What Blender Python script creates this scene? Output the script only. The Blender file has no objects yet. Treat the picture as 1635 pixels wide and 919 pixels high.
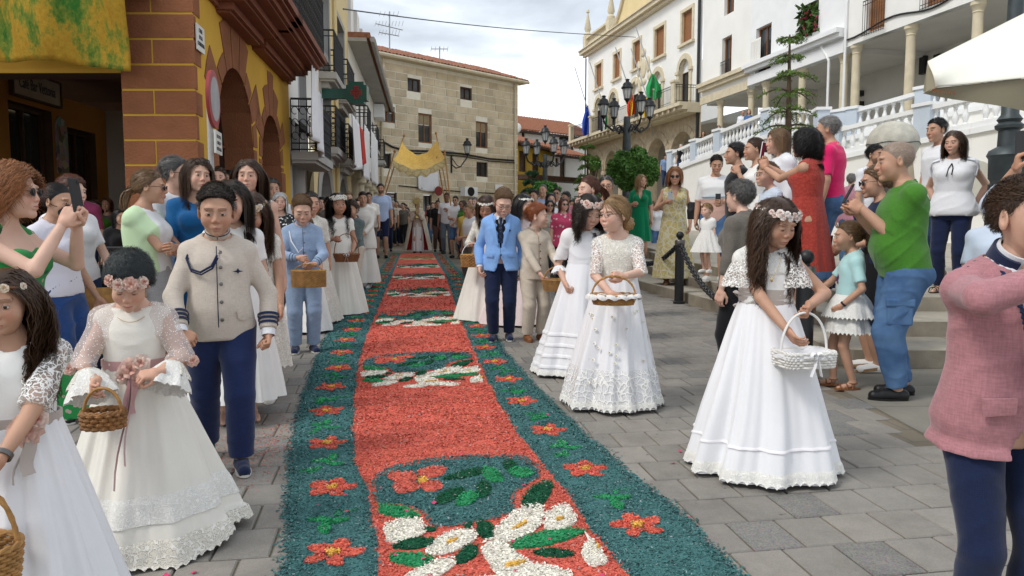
import bpy,math,random
import numpy as np
from mathutils import Vector,Matrix
rng=np.random.default_rng(7); random.seed(7)
R=math.radians
FPX=1180.0; CX=817.5; CY=459.5
PITCH=math.atan((CY-365)/FPX)
ZC=1.35
S=math.tan(math.atan((CY-338)/FPX)-PITCH)
SC=bpy.context.scene
COL=SC.collection
cam_d=bpy.data.cameras.new('camera'); cam=bpy.data.objects.new('camera',cam_d); COL.objects.link(cam)
cam_d.sensor_width=36; cam_d.lens=36*FPX/1635; cam_d.clip_start=.05; cam_d.clip_end=3000
cam.location=(0,0,ZC); cam.rotation_euler=(math.pi/2-PITCH,0,0)
SC.camera=cam
w=bpy.data.worlds.new("World"); SC.world=w; w.use_nodes=True
SUN_EL,SUN_AZ=R(50),R(240)
nt=w.node_tree; N=nt.nodes; L=nt.links
bg=N['Background']; bg.inputs['Strength'].default_value=.1
sky=N.new('ShaderNodeTexSky'); sky.sky_type='NISHITA'; sky.sun_disc=False
sky.sun_elevation=SUN_EL; sky.sun_rotation=SUN_AZ
tc=N.new('ShaderNodeTexCoord')
mp=N.new('ShaderNodeMapping'); mp.inputs['Scale'].default_value=(1.0,1.0,2.6); mp.inputs['Location'].default_value=(.35,.1,.9)
nz=N.new('ShaderNodeTexNoise'); nz.inputs['Scale'].default_value=2.3; nz.inputs['Detail'].default_value=7; nz.inputs['Roughness'].default_value=.52
nz.inputs['Distortion'].default_value=.3
cr=N.new('ShaderNodeValToRGB'); e=cr.color_ramp.elements
e[0].position=.40; e[0].color=(3.5,3.9,4.4,1); e[1].position=.62; e[1].color=(9.6,9.9,10.3,1)
k=e.new(.53); k.color=(6.0,6.5,7.1,1)
sp=N.new('ShaderNodeSeparateXYZ'); mr=N.new('ShaderNodeMapRange')
mr.inputs['From Min'].default_value=.08; mr.inputs['From Max'].default_value=.24; mr.inputs['To Min'].default_value=.34; mr.inputs['To Max'].default_value=.0
ad=N.new('ShaderNodeMath'); ad.operation='ADD'
mx=N.new('ShaderNodeMixRGB'); mx.inputs[0].default_value=.92
L.new(tc.outputs['Generated'],mp.inputs['Vector']); L.new(mp.outputs[0],nz.inputs['Vector'])
L.new(tc.outputs['Generated'],sp.inputs[0]); L.new(sp.outputs['Z'],mr.inputs['Value'])
L.new(nz.outputs['Fac'],ad.inputs[0]); L.new(mr.outputs[0],ad.inputs[1]); L.new(ad.outputs[0],cr.inputs[0])
L.new(sky.outputs[0],mx.inputs[1]); L.new(cr.outputs[0],mx.inputs[2]); L.new(mx.outputs[0],bg.inputs['Color'])
sd=bpy.data.lights.new('sun','SUN'); sd.energy=1.3; sd.angle=R(16); sd.color=(1,.96,.9)
sun=bpy.data.objects.new('sun',sd); COL.objects.link(sun)
sdir=Vector((math.sin(SUN_AZ)*math.cos(SUN_EL),math.cos(SUN_AZ)*math.cos(SUN_EL),math.sin(SUN_EL)))
sun.rotation_euler=sdir.to_track_quat('Z','Y').to_euler()
SC.view_settings.view_transform='Standard'; SC.view_settings.look='None'; SC.view_settings.gamma=1
SC.view_settings.exposure=.62
def G(y):return S*y
def ray(px,py):
 x=(px-CX)/FPX; u=-(py-CY)/FPX; c,s=math.cos(PITCH),math.sin(PITCH)
 return Vector((x,c+s*u,-s+c*u))
def gp(px,py,lift=0.):
 d=ray(px,py); t=(lift-ZC)/(d.z-S*d.y)
 return Vector((0,0,ZC))+d*t
def at(px,py,Y):
 d=ray(px,py); return Vector((0,0,ZC))+d*(Y/d.y)
MATS={}
def nmat(name,rough=.7,metal=0,spec=.4):
 m=bpy.data.materials.new(name); m.use_nodes=True
 b=m.node_tree.nodes['Principled BSDF']; b.inputs['Roughness'].default_value=rough
 b.inputs['Metallic'].default_value=metal; b.inputs['Specular IOR Level'].default_value=spec
 return m,m.node_tree,b
def c4(c):return(c[0],c[1],c[2],1)
def pm(name,col,rough=.75,var=.18,vs=3.,bump=.15,bs=80.,metal=0,spec=.3,col2=None,sheen=0,stretch=None,dirt=0):
 """plain procedural surface: two-scale colour variation plus fine relief"""
 key=name
 if key in MATS:return MATS[key]
 m,t,b=nmat(name,rough,metal,spec); n=t.nodes; l=t.links
 co=n.new('ShaderNodeTexCoord'); src=co.outputs['Object']
 if stretch:
  mpn=n.new('ShaderNodeMapping'); mpn.inputs['Scale'].default_value=stretch; l.new(src,mpn.inputs[0]); src=mpn.outputs[0]
 a=n.new('ShaderNodeTexNoise'); a.inputs['Scale'].default_value=vs; a.inputs['Detail'].default_value=5; l.new(src,a.inputs['Vector'])
 r=n.new('ShaderNodeMapRange'); r.inputs['From Min'].default_value=.3; r.inputs['From Max'].default_value=.7
 l.new(a.outputs['Fac'],r.inputs['Value'])
 x=n.new('ShaderNodeMixRGB'); l.new(r.outputs[0],x.inputs[0])
 c2=col2 or tuple(v*(1-var)for v in col)
 x.inputs[1].default_value=c4(c2); x.inputs[2].default_value=c4(tuple(min(1,v*(1+var*.35))for v in col)if not col2 else col)
 out=x.outputs[0]
 if dirt:
  d2=n.new('ShaderNodeTexNoise'); d2 .inputs['Scale'].default_value=vs*.23; d2 .inputs['Detail'].default_value=8; d2 .inputs['Roughness'].default_value=.7
  l.new(src,d2 .inputs['Vector'])
  r2=n.new('ShaderNodeMapRange'); r2 .inputs['From Min'].default_value=.5; r2 .inputs['From Max'].default_value=.75; r2 .inputs['To Max'].default_value=dirt
  l.new(d2 .outputs['Fac'],r2 .inputs['Value'])
  y=n.new('ShaderNodeMixRGB'); y.blend_type='MULTIPLY'; l.new(r2 .outputs[0],y.inputs[0]); l.new(out,y.inputs[1]); y.inputs[2].default_value=(.45,.42,.38,1); out=y.outputs[0]
 l.new(out,b.inputs['Base Color'])
 if bump:
  q=n.new('ShaderNodeTexNoise'); q.inputs['Scale'].default_value=bs; q.inputs['Detail'].default_value=4; l.new(src,q.inputs['Vector'])
  bp=n.new('ShaderNodeBump'); bp.inputs['Strength'].default_value=bump; bp.inputs['Distance'].default_value=.01
  l.new(q.outputs['Fac'],bp.inputs['Height']); l.new(bp.outputs[0],b.inputs['Normal'])
 if sheen:b.inputs['Sheen Weight'].default_value=sheen
 MATS[key]=m; return m
def vcol_mat(name,rough=.6,spec=.3,bump=0,bs=200,sss=0,coat=0):
 if name in MATS:return MATS[name]
 m,t,b=nmat(name,rough,0,spec); n=t.nodes; l=t.links
 a=n.new('ShaderNodeVertexColor'); a.layer_name='Col'
 co=n.new('ShaderNodeTexCoord')
 z=n.new('ShaderNodeTexNoise'); z.inputs['Scale'].default_value=9 if sss else 120; l.new(co.outputs['Object'],z.inputs[0])
 r=n.new('ShaderNodeMapRange'); r.inputs['From Min'].default_value=.3; r.inputs['From Max'].default_value=.7
 r.inputs['To Min'].default_value=.9 if sss else.8; r.inputs['To Max'].default_value=1.06 if sss else 1.15; l.new(z.outputs['Fac'],r.inputs[0])
 v=n.new('ShaderNodeVectorMath'); v.operation='SCALE'; l.new(a.outputs[0],v.inputs[0]); l.new(r.outputs[0],v.inputs['Scale'])
 l.new(v.outputs[0],b.inputs['Base Color'])
 if sss:
  b.inputs['Subsurface Weight'].default_value=sss; b.inputs['Subsurface Radius'].default_value=(.012,.005,.003); b.inputs['Subsurface Scale'].default_value=1
 if bump:
  q=n.new('ShaderNodeTexNoise'); q.inputs['Scale'].default_value=bs; l.new(co.outputs['Object'],q.inputs[0])
  bp=n.new('ShaderNodeBump'); bp.inputs['Strength'].default_value=bump; bp.inputs['Distance'].default_value=.005
  l.new(q.outputs['Fac'],bp.inputs['Height']); l.new(bp.outputs[0],b.inputs['Normal'])
 MATS[name]=m; return m
def A(*v):return np.array(v,float)
class MB:
 def __init__(s):s.v=[]; s.n=0; s.f=[]; s.c=[]; s.hascol=False
 def add(s,V,F,mi=0,col=None):
  V=np.asarray(V,float).reshape(-1,3)
  F=np.asarray(F,np.int64)
  if len(F)==0:return s
  s.f.append((F+s.n,mi)); s.v.append(V); s.n+=len(V)
  if col is None:s.c.append(np.full((len(V),3),.5))
  else:
   s.hascol=True; col=np.asarray(col,float)
   s.c.append(np.tile(col,(len(V),1))if col.ndim==1 else col)
  return s
 def merge(s,o,M=None):
  if not o.v:return s
  base=s.n; V=np.vstack(o.v)
  if M is not None:V=xf(V,M)
  s.v.append(V); s.c.append(np.vstack(o.c)); s.n+=len(V); s.hascol|=o.hascol
  for F,mi in o.f:s.f.append((F+base,mi))
  return s
 def box(s,lo,hi,mi=0,M=None,col=None):
  x0,y0,z0=lo; x1,y1,z1=hi
  V=A([x0,y0,z0],[x1,y0,z0],[x1,y1,z0],[x0,y1,z0],[x0,y0,z1],[x1,y0,z1],[x1,y1,z1],[x0,y1,z1])
  if M is not None:V=xf(V,M)
  return s.add(V,[[0,3,2,1],[4,5,6,7],[0,1,5,4],[1,2,6,5],[2,3,7,6],[3,0,4,7]],mi,col)
 def hexa(s,P8,mi=0,col=None):
  return s.add(P8,[[0,3,2,1],[4,5,6,7],[0,1,5,4],[1,2,6,5],[2,3,7,6],[3,0,4,7]],mi,col)
 def grid(s,V,nu,nv,closeu=False,mi=0,col=None,flip=False):
  """V rows of nu points, nv rows"""
  i=np.arange(nv-1)[:,None]*nu; j=np.arange(nu if closeu else nu-1)[None]; jn=(j+1)%nu
  F=np.stack([i+j,i+jn,i+jn+nu,i+j+nu],-1).reshape(-1,4)
  if flip:F=F[:,::-1]
  return s.add(V,F,mi,col)
 def tube(s,P,r,n=8,cap=True,mi=0,col=None,flat=None):
  P=np.asarray(P,float); m=len(P); r=np.broadcast_to(np.asarray(r,float),(m,))
  T=np.gradient(P,axis=0)if m>2 else np.repeat([P[1]-P[0]],2,0)
  T/=np.linalg.norm(T,axis=1)[:,None]+1e-12
  up=A(0,0,1)if abs(T[0][2])<.9 else A(1,0,0)
  a=np.cross(T[0],up); a/=np.linalg.norm(a); Vs=[]
  th=np.linspace(0,2*math.pi,n,endpoint=False)
  for i in range(m):
   a=a-T[i]*np.dot(a,T[i]); a/=np.linalg.norm(a)+1e-12; b=np.cross(T[i],a)
   rb=r[i]*(flat if flat else 1)
   Vs.append(P[i]+r[i]*np.cos(th)[:,None]*a+rb*np.sin(th)[:,None]*b)
  V=np.vstack(Vs); s.grid(V,n,m,True,mi,col)
  if cap:
   for k,row in((0,P[0]),(m-1,P[-1])):
    base=V[k*n:(k+1)*n]; c=np.vstack([base,row])
    F=[[i,n,(i+1)%n]if k else[(i+1)%n,n,i]for i in range(n)]
    cc=None
    if col is not None:cc=col if np.ndim(col)==1 else None
    s.add(c,F,mi,cc)
  return s
 def lathe(s,prof,n=16,c=(0,0,0),mi=0,col=None,M=None,sy=1.,cap=True):
  th=np.linspace(0,2*math.pi,n,endpoint=False)
  V=np.vstack([np.stack([c[0]+r*np.cos(th),c[1]+sy*r*np.sin(th),np.full(n,c[2]+z)],1)for r,z in prof])
  if M is not None:V=xf(V,M)
  s.grid(V,n,len(prof),True,mi,col)
  if cap:
   for k in(0,len(prof)-1):
    if prof[k][0]>1e-4:
     ring=V[k*n:(k+1)*n]; s.add(np.vstack([ring,ring.mean(0)]),[[(i+1)%n,n,i][::-1]if k else[(i+1)%n,n,i]for i in range(n)],mi,col if(col is None or np.ndim(col)==1)else None)
  return s
 def ell(s,c,r,n=12,m=8,mi=0,col=None,M=None):
  th=np.linspace(0,2*math.pi,n,endpoint=False); ph=np.linspace(-math.pi/2,math.pi/2,m)
  V=np.vstack([np.stack([r[0]*np.cos(p)*np.cos(th),r[1]*np.cos(p)*np.sin(th),np.full(n,r[2]*np.sin(p))],1)for p in ph])
  if M is not None:V=xf(V,M)
  return s.grid(V+np.asarray(c,float),n,m,True,mi,col)
 def poly(s,P,d,mi=0,col=None):
  """convex-ish outline P (n,3) extruded by vector d (fan caps)"""
  P=np.asarray(P,float); n=len(P); Q=P+np.asarray(d,float)
  V=np.vstack([P,Q,P.mean(0),Q.mean(0)])
  F3=[[i,2*n,(i+1)%n]for i in range(n)]+[[n+i,n+(i+1)%n,2*n+1]for i in range(n)]
  F4=[[i,(i+1)%n,n+(i+1)%n,n+i]for i in range(n)]
  s.add(V,F3,mi,col); s.f.append((np.array(F4)+s.n-len(V),mi)); return s
 def build(s,name,mats,parent=None,smooth=True,sharp=40,loc=None,kind=None):
  me=bpy.data.meshes.new(name)
  V=np.vstack(s.v)if s.v else np.zeros((0,3))
  me.vertices.add(len(V)); me.vertices.foreach_set('co',V.ravel())
  lt=[]; lv=[]; mi=[]
  for F,m in s.f:lt.append(np.full(len(F),F.shape[1])); lv.append(F.ravel()); mi.append(np.full(len(F),m))
  lt=np.concatenate(lt); lv=np.concatenate(lv); mi=np.concatenate(mi)
  me.loops.add(len(lv)); me.loops.foreach_set('vertex_index',lv.astype(np.int32))
  me.polygons.add(len(lt)); me.polygons.foreach_set('loop_start',np.concatenate([[0],np.cumsum(lt)[:-1]]).astype(np.int32))
  me.polygons.foreach_set('loop_total',lt.astype(np.int32)); me.polygons.foreach_set('material_index',mi.astype(np.int32))
  me.polygons.foreach_set('use_smooth',np.full(len(lt),bool(smooth)))
  me.update(calc_edges=True)
  if smooth and sharp:me.set_sharp_from_angle(angle=R(sharp))
  if s.hascol:
   ca=me.color_attributes.new('Col','FLOAT_COLOR','POINT'); C=np.vstack(s.c)
   ca.data.foreach_set('color',np.hstack([C,np.ones((len(C),1))]).ravel().astype(np.float32))
  for m in(mats if isinstance(mats,(list,tuple))else[mats]):me.materials.append(m)
  o=bpy.data.objects.new(name,me); COL.objects.link(o)
  if parent is not None:o.parent=parent
  if loc is not None:o.location=loc
  if kind:o['kind']=kind
  return o
def xf(V,M):
 M=np.asarray(M,float); return V@M[:3,:3].T+M[:3,3]
def TR(loc=(0,0,0),rz=0,rx=0,ry=0,sc=1.):
 return np.array(Matrix.Translation(loc)@Matrix.Rotation(rz,4,'Z')@Matrix.Rotation(ry,4,'Y')@Matrix.Rotation(rx,4,'X')@Matrix.Scale(sc,4))
def frame(o,x,y,z):
 M=np.eye(4); M[:3,0]=x; M[:3,1]=y; M[:3,2]=z; M[:3,3]=o; return M
def unit(v):
 v=np.asarray(v,float); return v/(np.linalg.norm(v)+1e-12)
def empty(name,loc,rz=0,label=None,cat=None,group=None):
 o=bpy.data.objects.new(name,None); COL.objects.link(o); o.location=loc; o.rotation_euler=(0,0,rz); o.empty_display_size=.1
 return tag(o,label,cat,group)
def tag(o,label=None,cat=None,group=None,kind=None):
 if label:o['label']=label
 if cat:o['category']=cat
 if group:o['group']=group
 if kind:o['kind']=kind
 return o
def cp(o,parent=None,loc=None,rot=None,scale=None):
 c=o.copy(); COL.objects.link(c); c.parent=parent
 if loc is not None:c.location=loc
 if rot is not None:c.rotation_euler=rot
 if scale is not None:c.scale=scale
 return c
def text_mesh(name,body,size,mat,parent=None,M=None,extrude=.002,align='CENTER',xs=1.):
 cu=bpy.data.curves.new(name,'FONT'); cu.body=body; cu.size=size; cu.extrude=extrude; cu.align_x=align; cu.align_y='CENTER'; cu.resolution_u=3
 t=bpy.data.objects.new(name,cu); COL.objects.link(t); bpy.context.view_layer.update()
 me=bpy.data.meshes.new_from_object(t.evaluated_get(bpy.context.evaluated_depsgraph_get()))
 bpy.data.objects.remove(t); me.materials.clear(); me.materials.append(mat)
 o=bpy.data.objects.new(name,me); COL.objects.link(o)
 if M is not None:o.data.transform(Matrix(np.asarray(M).tolist())@Matrix.Diagonal((xs,1,1,1)))
 if parent is not None:o.parent=parent
 return o
class Facade:
 """a vertical plane through two image columns at two depths"""
 def __init__(s,px1,Y1,px2,Y2):
  s.A=at(px1,365,Y1); s.B=at(px2,365,Y2)
  u=Vector((s.B.x-s.A.x,s.B.y-s.A.y,0)); s.len=u.length; s.u=u.normalized()
  s.n=Vector((s.u.y,-s.u.x,0))
  if s.n.dot(-s.A)<0:s.n=-s.n
 def loc(s,px,py):
  d=ray(px,py); o=Vector((0,0,ZC)); P0=Vector((s.A.x,s.A.y,0))
  t=(P0-o).dot(s.n)/d.dot(s.n); p=o+d*t
  return(p-P0).dot(s.u),p.z
 def P(s,u,z,d=0.):
  return A(s.A.x+s.u.x*u+s.n.x*d,s.A.y+s.u.y*u+s.n.y*d,z)
 def box(s,mb,u0,u1,z0,z1,d0,d1,mi=0):
  q=[s.P(u,z,d)for z in(z0,z1)for u,d in((u0,d0),(u1,d0),(u1,d1),(u0,d1))]
  return mb.hexa(q,mi)
 def path(s,mb,pts,r,n=6,mi=0):
  return mb.tube([s.P(*p)for p in pts],r,n,mi=mi)
def arch_fn(u0,u1,zs,rise=1.):
 c=(u0+u1)/2; r=(u1-u0)/2
 return lambda u:zs+rise*math.sqrt(max(0,r*r-(u-c)**2))
def wall_panel(mb,fc,u0,u1,z0,z1,holes,d=0.,depth=.3,mi=0,mj=0,bottom=None,top=None):
 """holes: (a,b,z_lo,z_hi[,arch rise]) ; makes the face with real openings and their reveals"""
 us={u0,u1}
 H=[]
 for h in holes:
  a,b,lo,hi=h[:4]; us|={a,b}
  if len(h)>4:
   f=arch_fn(a,b,hi,h[4]); us|=set(np.linspace(a,b,15))
  else:f=(lambda hh:(lambda u:hh))(hi)
  H.append((a,b,(lambda l_:(lambda u:l_))(lo),f))
 us=sorted(x for x in us if u0-1e-6<=x<=u1+1e-6)
 bt=bottom or(lambda u:z0); tp=top or(lambda u:z1)
 for i in range(len(us)-1):
  a,b=us[i],us[i+1]
  if b-a<1e-5:continue
  act=sorted([h for h in H if h[0]<=a+1e-5 and h[1]>=b-1e-5],key=lambda h:h[2](0))
  lowa,lowb=bt(a),bt(b)
  for h in act:
   if h[2](a)>lowa+1e-4 or h[2](b)>lowb+1e-4:
    mb.add([fc.P(a,lowa,d),fc.P(b,lowb,d),fc.P(b,h[2](b),d),fc.P(a,h[2](a),d)],[[0,1,2,3]],mi)
   lowa,lowb=h[3](a),h[3](b)
   mb.add([fc.P(a,lowa,d),fc.P(b,lowb,d),fc.P(b,lowb,d-depth),fc.P(a,lowa,d-depth)],[[0,1,2,3]],mj)
   mb.add([fc.P(a,h[2](a),d),fc.P(b,h[2](b),d),fc.P(b,h[2](b),d-depth),fc.P(a,h[2](a),d-depth)],[[0,1,2,3]],mj)
  mb.add([fc.P(a,lowa,d),fc.P(b,lowb,d),fc.P(b,tp(b),d),fc.P(a,tp(a),d)],[[0,1,2,3]],mi)
 for a,b,lo,f in H:
  for u in(a,b):
   mb.add([fc.P(u,lo(u),d),fc.P(u,f(u),d),fc.P(u,f(u),d-depth),fc.P(u,lo(u),d-depth)],[[0,1,2,3]],mj)
# ================================================================ GROUND
m_joint=pm('joint_sand',(.07,.065,.055),.95,.3,12,.4,60)
def far_pavement():
 m,t,b=nmat('far_pavement',.85); n=t.nodes; l=t.links
 co=n.new('ShaderNodeTexCoord'); mpn=n.new('ShaderNodeMapping'); mpn.inputs['Rotation'].default_value=(0,0,-R(8.5)); l.new(co.outputs['Object'],mpn.inputs[0])
 br=n.new('ShaderNodeTexBrick'); br.inputs['Scale'].default_value=1; br.inputs['Brick Width'].default_value=.25; br.inputs['Row Height'].default_value=.23
 br.inputs['Mortar Size'].default_value=.008; br.inputs['Color1'].default_value=(.195,.165,.12,1); br.inputs['Color2'].default_value=(.165,.138,.10,1); br.inputs['Mortar'].default_value=(.13,.12,.105,1)
 l.new(mpn.outputs[0],br.inputs[0])
 z=n.new('ShaderNodeTexNoise'); z.inputs['Scale'].default_value=1.3; z.inputs['Detail'].default_value=9; l.new(co.outputs['Object'],z.inputs[0])
 x=n.new('ShaderNodeMixRGB'); x.blend_type='OVERLAY'; x.inputs[0].default_value=.5; l.new(br.outputs[0],x.inputs[1]); l.new(z.outputs['Fac'],x.inputs[2]); l.new(x.outputs[0],b.inputs['Base Color'])
 return m
mb=MB()
ys=np.array([-40,0,14,60,900.]); xs_=np.array([-500,0,500.])
mb.grid(np.array([[x,y,S*y-.012]for y in ys for x in xs_]),3,5)
pavement=mb.build('pavement',far_pavement(),smooth=False,kind='structure')
def paver_mat(nm,c,speck,sstr):
 m,t,b=nmat(nm,.8); n=t.nodes; l=t.links
 co=n.new('ShaderNodeTexCoord'); oi=n.new('ShaderNodeObjectInfo')
 z=n.new('ShaderNodeTexNoise'); z.inputs['Scale'].default_value=7; z.inputs['Detail'].default_value=9; z.inputs['Roughness'].default_value=.65
 gm=n.new('ShaderNodeNewGeometry'); l.new(gm.outputs['Position'],z.inputs[0])
 v=n.new('ShaderNodeTexVoronoi'); v.inputs['Scale'].default_value=speck; l.new(gm.outputs['Position'],v.inputs[0])
 z3=n.new('ShaderNodeTexNoise'); z3 .inputs['Scale'].default_value=1.1; z3 .inputs['Detail'].default_value=6; l.new(gm.outputs['Position'],z3 .inputs[0])
 cr=n.new('ShaderNodeValToRGB'); cr.color_ramp.elements[0].position=.3; cr.color_ramp.elements[1].position=.75
 cr.color_ramp.elements[0].color=c4([k*.6 for k in c]); cr.color_ramp.elements[1].color=c4([k*1.3 for k in c])
 mm=n.new('ShaderNodeMath'); mm.operation='MULTIPLY_ADD'; mm.inputs[1].default_value=.15; l.new(oi.outputs['Random'],mm.inputs[0]);
 m2=n.new('ShaderNodeMath'); m2 .operation='MULTIPLY_ADD'; m2 .inputs[1].default_value=.55; m2 .inputs[2].default_value=.16; l.new(z.outputs['Fac'],m2 .inputs[0]); l.new(m2 .outputs[0],mm.inputs[2])
 m4=n.new('ShaderNodeMath'); m4 .operation='MULTIPLY_ADD'; m4 .inputs[1].default_value=.35; m4 .inputs[2].default_value=-.02; l.new(z3 .outputs['Fac'],m4 .inputs[0])
 m5=n.new('ShaderNodeMath'); m5 .operation='ADD'; l.new(mm.outputs[0],m5 .inputs[0]); l.new(m4 .outputs[0],m5 .inputs[1]); l.new(m5 .outputs[0],cr.inputs[0])
 x=n.new('ShaderNodeMixRGB'); x.blend_type='OVERLAY'; x.inputs[0].default_value=sstr; l.new(cr.outputs[0],x.inputs[1]); l.new(v.outputs['Color'],x.inputs[2])
 bw=n.new('ShaderNodeHueSaturation'); bw.inputs['Saturation'].default_value=.45; l.new(x.outputs[0],bw.inputs['Color'])
 sp=n.new('ShaderNodeTexNoise'); sp.inputs['Scale'].default_value=16; sp.inputs['Detail'].default_value=2; l.new(gm.outputs['Position'],sp.inputs[0])
 sr=n.new('ShaderNodeMapRange'); sr.inputs['From Min'].default_value=.71; sr.inputs['From Max'].default_value=.74; sr.inputs['To Max'].default_value=.6; l.new(sp.outputs['Fac'],sr.inputs[0])
 y=n.new('ShaderNodeMixRGB'); l.new(sr.outputs[0],y.inputs[0]); l.new(bw.outputs[0],y.inputs[1]); y.inputs[2].default_value=(.06,.055,.05,1)
 l.new(y.outputs[0],b.inputs['Base Color'])
 bp=n.new('ShaderNodeBump'); bp.inputs['Strength'].default_value=.35; bp.inputs['Distance'].default_value=.004; l.new(v.outputs['Distance'],bp.inputs['Height']); l.new(bp.outputs[0],b.inputs['Normal'])
 return m
m_pav=[paver_mat('paver_grey',(.200,.168,.122),260,.12),paver_mat('paver_warm',(.218,.178,.125),260,.12),paver_mat('paver_speckled',(.150,.135,.112),160,.35)]
PW,PD=.225,.27
def paver_mb(M,j=0.):
 g=.009; b=.006; x,y=PW/2-g/2,PD/2-g/2
 V=[[sx*x,sy*y,-.03]for sx,sy in((-1,-1),(1,-1),(1,1),(-1,1))]+[[sx*x,sy*y,-b]for sx,sy in((-1,-1),(1,-1),(1,1),(-1,1))]+[[sx*(x-b),sy*(y-b),0]for sx,sy in((-1,-1),(1,-1),(1,1),(-1,1))]
 F=[[i,(i+1)%4,4+(i+1)%4,4+i]for i in range(4)]+[[4+i,4+(i+1)%4,8+(i+1)%4,8+i]for i in range(4)]+[[8,9,10,11]]
 return xf(A(*V),M),F
pm_mesh=[]
for mt in m_pav:
 V,F=paver_mb(np.eye(4)); q=MB().add(V,F); o=q.build('paver',mt,smooth=False); pm_mesh.append(o.data); bpy.data.objects.remove(o)
ROT=R(9.5); cr_,sr_=math.cos(ROT),math.sin(ROT)
cells=[]
SLABX=2.52
for j in range(-4,62):
 for i in range(-40,40):
  u=(i+(.5 if j%2 else 0))*PW; v=j*PD
  x=u*cr_-v*sr_; y=u*sr_+v*cr_+1.2
  if y<1.9 or y>15 or abs(x)>.75*y+.6:continue
  if x>SLABX-.1 and y<7.2:continue
  if x>2.7-max(0,(y-10))*.15 and y>6:continue
  cells.append((y,x))
cells.sort()
CARX=None
def tr(pts):
 w_=[gp(*p)for p in pts]; w_.sort(key=lambda p:p.y); return np.array([p.y for p in w_]),np.array([p.x for p in w_])
E=[tr([(626,402),(592,450),(550,500),(520,545),(500,600),(483,650),(473,700),(468,760),(466,830),(462,919),(455,1000)]),tr([(641,402),(622,450),(601,500),(584,540),(571,590),(565,640),(564,700),(570,745),(589,790),(600,850),(603,919),(606,1000)]),tr([(690,402),(712,440),(732,500),(752,550),(775,600),(800,650),(832,700),(870,745),(912,800),(962,870),(1000,919),(1060,1000)]),tr([(706,402),(742,440),(772,500),(800,560),(848,614),(924,690),(1014,767),(1098,836),(1167,912),(1240,990)])]
def ex(k,y):return np.interp(y,E[k][0],E[k][1])+(.006*np.sin(np.asarray(y)*9+k)+.004*np.sin(np.asarray(y)*23+2*k))
cells=[c for c in cells if not(ex(0,c[0])+.2<c[1]<ex(3,c[0])-.2 and c[0]<24)]
stuff=MB()
SL=math.atan(S)
n_p=0
for y,x in cells:
 tilt=(random.uniform(-.006,.006),random.uniform(-.006,.006))
 if n_p<292:
  o=bpy.data.objects.new('paver',pm_mesh[2 if random.random()<.09 else(0 if random.random()<.6 else 1)]); COL.objects.link(o); o.parent=pavement
  o.location=(x,y,S*y+random.uniform(-.0015,.0015)); o.rotation_euler=(SL+tilt[0],tilt[1],ROT); n_p+=1
 else:
  M=np.array(Matrix.Translation((x,y,S*y+random.uniform(-.0015,.0015)))@Matrix.Rotation(SL,4,'X')@Matrix.Rotation(ROT,4,'Z'))
  V,F=paver_mb(M); stuff.add(V,F,2 if random.random()<.06 else(0 if random.random()<.6 else 1))
stuff.build('paver_field',m_pav,pavement,smooth=False,kind='stuff')
m_gran=pm('granite',(.40,.37,.32),.8,.25,4,.3,260,dirt=.35); m_gran2=pm('granite_light',(.235,.22,.185),.8,.2,3,.3,260,dirt=.25)
for r_ in range(6):
 for c_ in range(5):
  x0=SLABX+c_*.95+(.4 if r_%2 else 0); y0=2.9+r_*.62
  q=MB(); x1=x0+.945; xa=max(x0-(.4 if(r_%2 and c_==0)else 0),SLABX)
  q.box((xa-(x0+x1)/2,-.307,-.03),(x1-(x0+x1)/2,.307,.001+random.uniform(0,.002)))
  o=q.build('granite_slab',m_gran2,pavement,smooth=False,loc=((x0+x1)/2,y0,S*y0)); o.rotation_euler=(SL,0,0)
def srgb(r,g,b):
 f=lambda c:((c/255+.055)/1.055)**2.4 if c>10 else c/255/12.92
 return A(f(r),f(g),f(b))
C_TEAL,C_RED,C_GRN,C_DGRN,C_WHT,C_YEL=A(.062,.160,.160),A(.63,.135,.095),A(.03,.26,.10),A(.012,.085,.04),A(.80,.76,.66),A(.75,.43,.08)
m_saw=vcol_mat('sawdust',.95,.1,.5,160)
def inpoly(px_,py_,P):
 x,y=P[:,0],P[:,1]; c=np.zeros(px_.shape,bool); j=len(P)-1
 for i in range(len(P)):
  cond=((y[i]>py_)!=(y[j]>py_))&(px_<(x[j]-x[i])*(py_-y[i])/(y[j]-y[i]+1e-12)+x[i]); c^=cond; j=i
 return c
def chips(mb,x,y,z,col,size,spread=.35):
 n=len(x)
 if n==0:return
 th=rng.uniform(0,math.pi,n); a=size*rng.uniform(.5,1.2,n); b=size*rng.uniform(.25,.6,n)
 t1=rng.normal(0,spread,n); t2=rng.normal(0,spread,n)
 ux,uy=np.cos(th),np.sin(th)
 P=np.stack([x,y,z+rng.uniform(.0,1,n)*size*.5],1)
 U=np.stack([ux*a,uy*a,t1*a],1); W_=np.stack([-uy*b,ux*b,t2*b],1)
 V=np.stack([P-U-W_,P+U-W_,P+U+W_,P-U+W_],1).reshape(-1,3)
 F=np.arange(4*n).reshape(-1,4)
 c=np.clip(col[None]*rng.uniform(.6,1.35,(n,1))+rng.uniform(-.01,.02,(n,1)),0,1)
 white=rng.random(n)<.03; c[white]=c[white]*.5+.25
 mb.add(V,F,0,np.repeat(c,4,0))
carpet=empty('sawdust_carpet',gp(640,700),0,'long red and teal carpet of dyed sawdust with flower motifs laid down the street','carpet')
CO=A(*carpet.location)
def zf(y,h):return S*y+h
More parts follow.
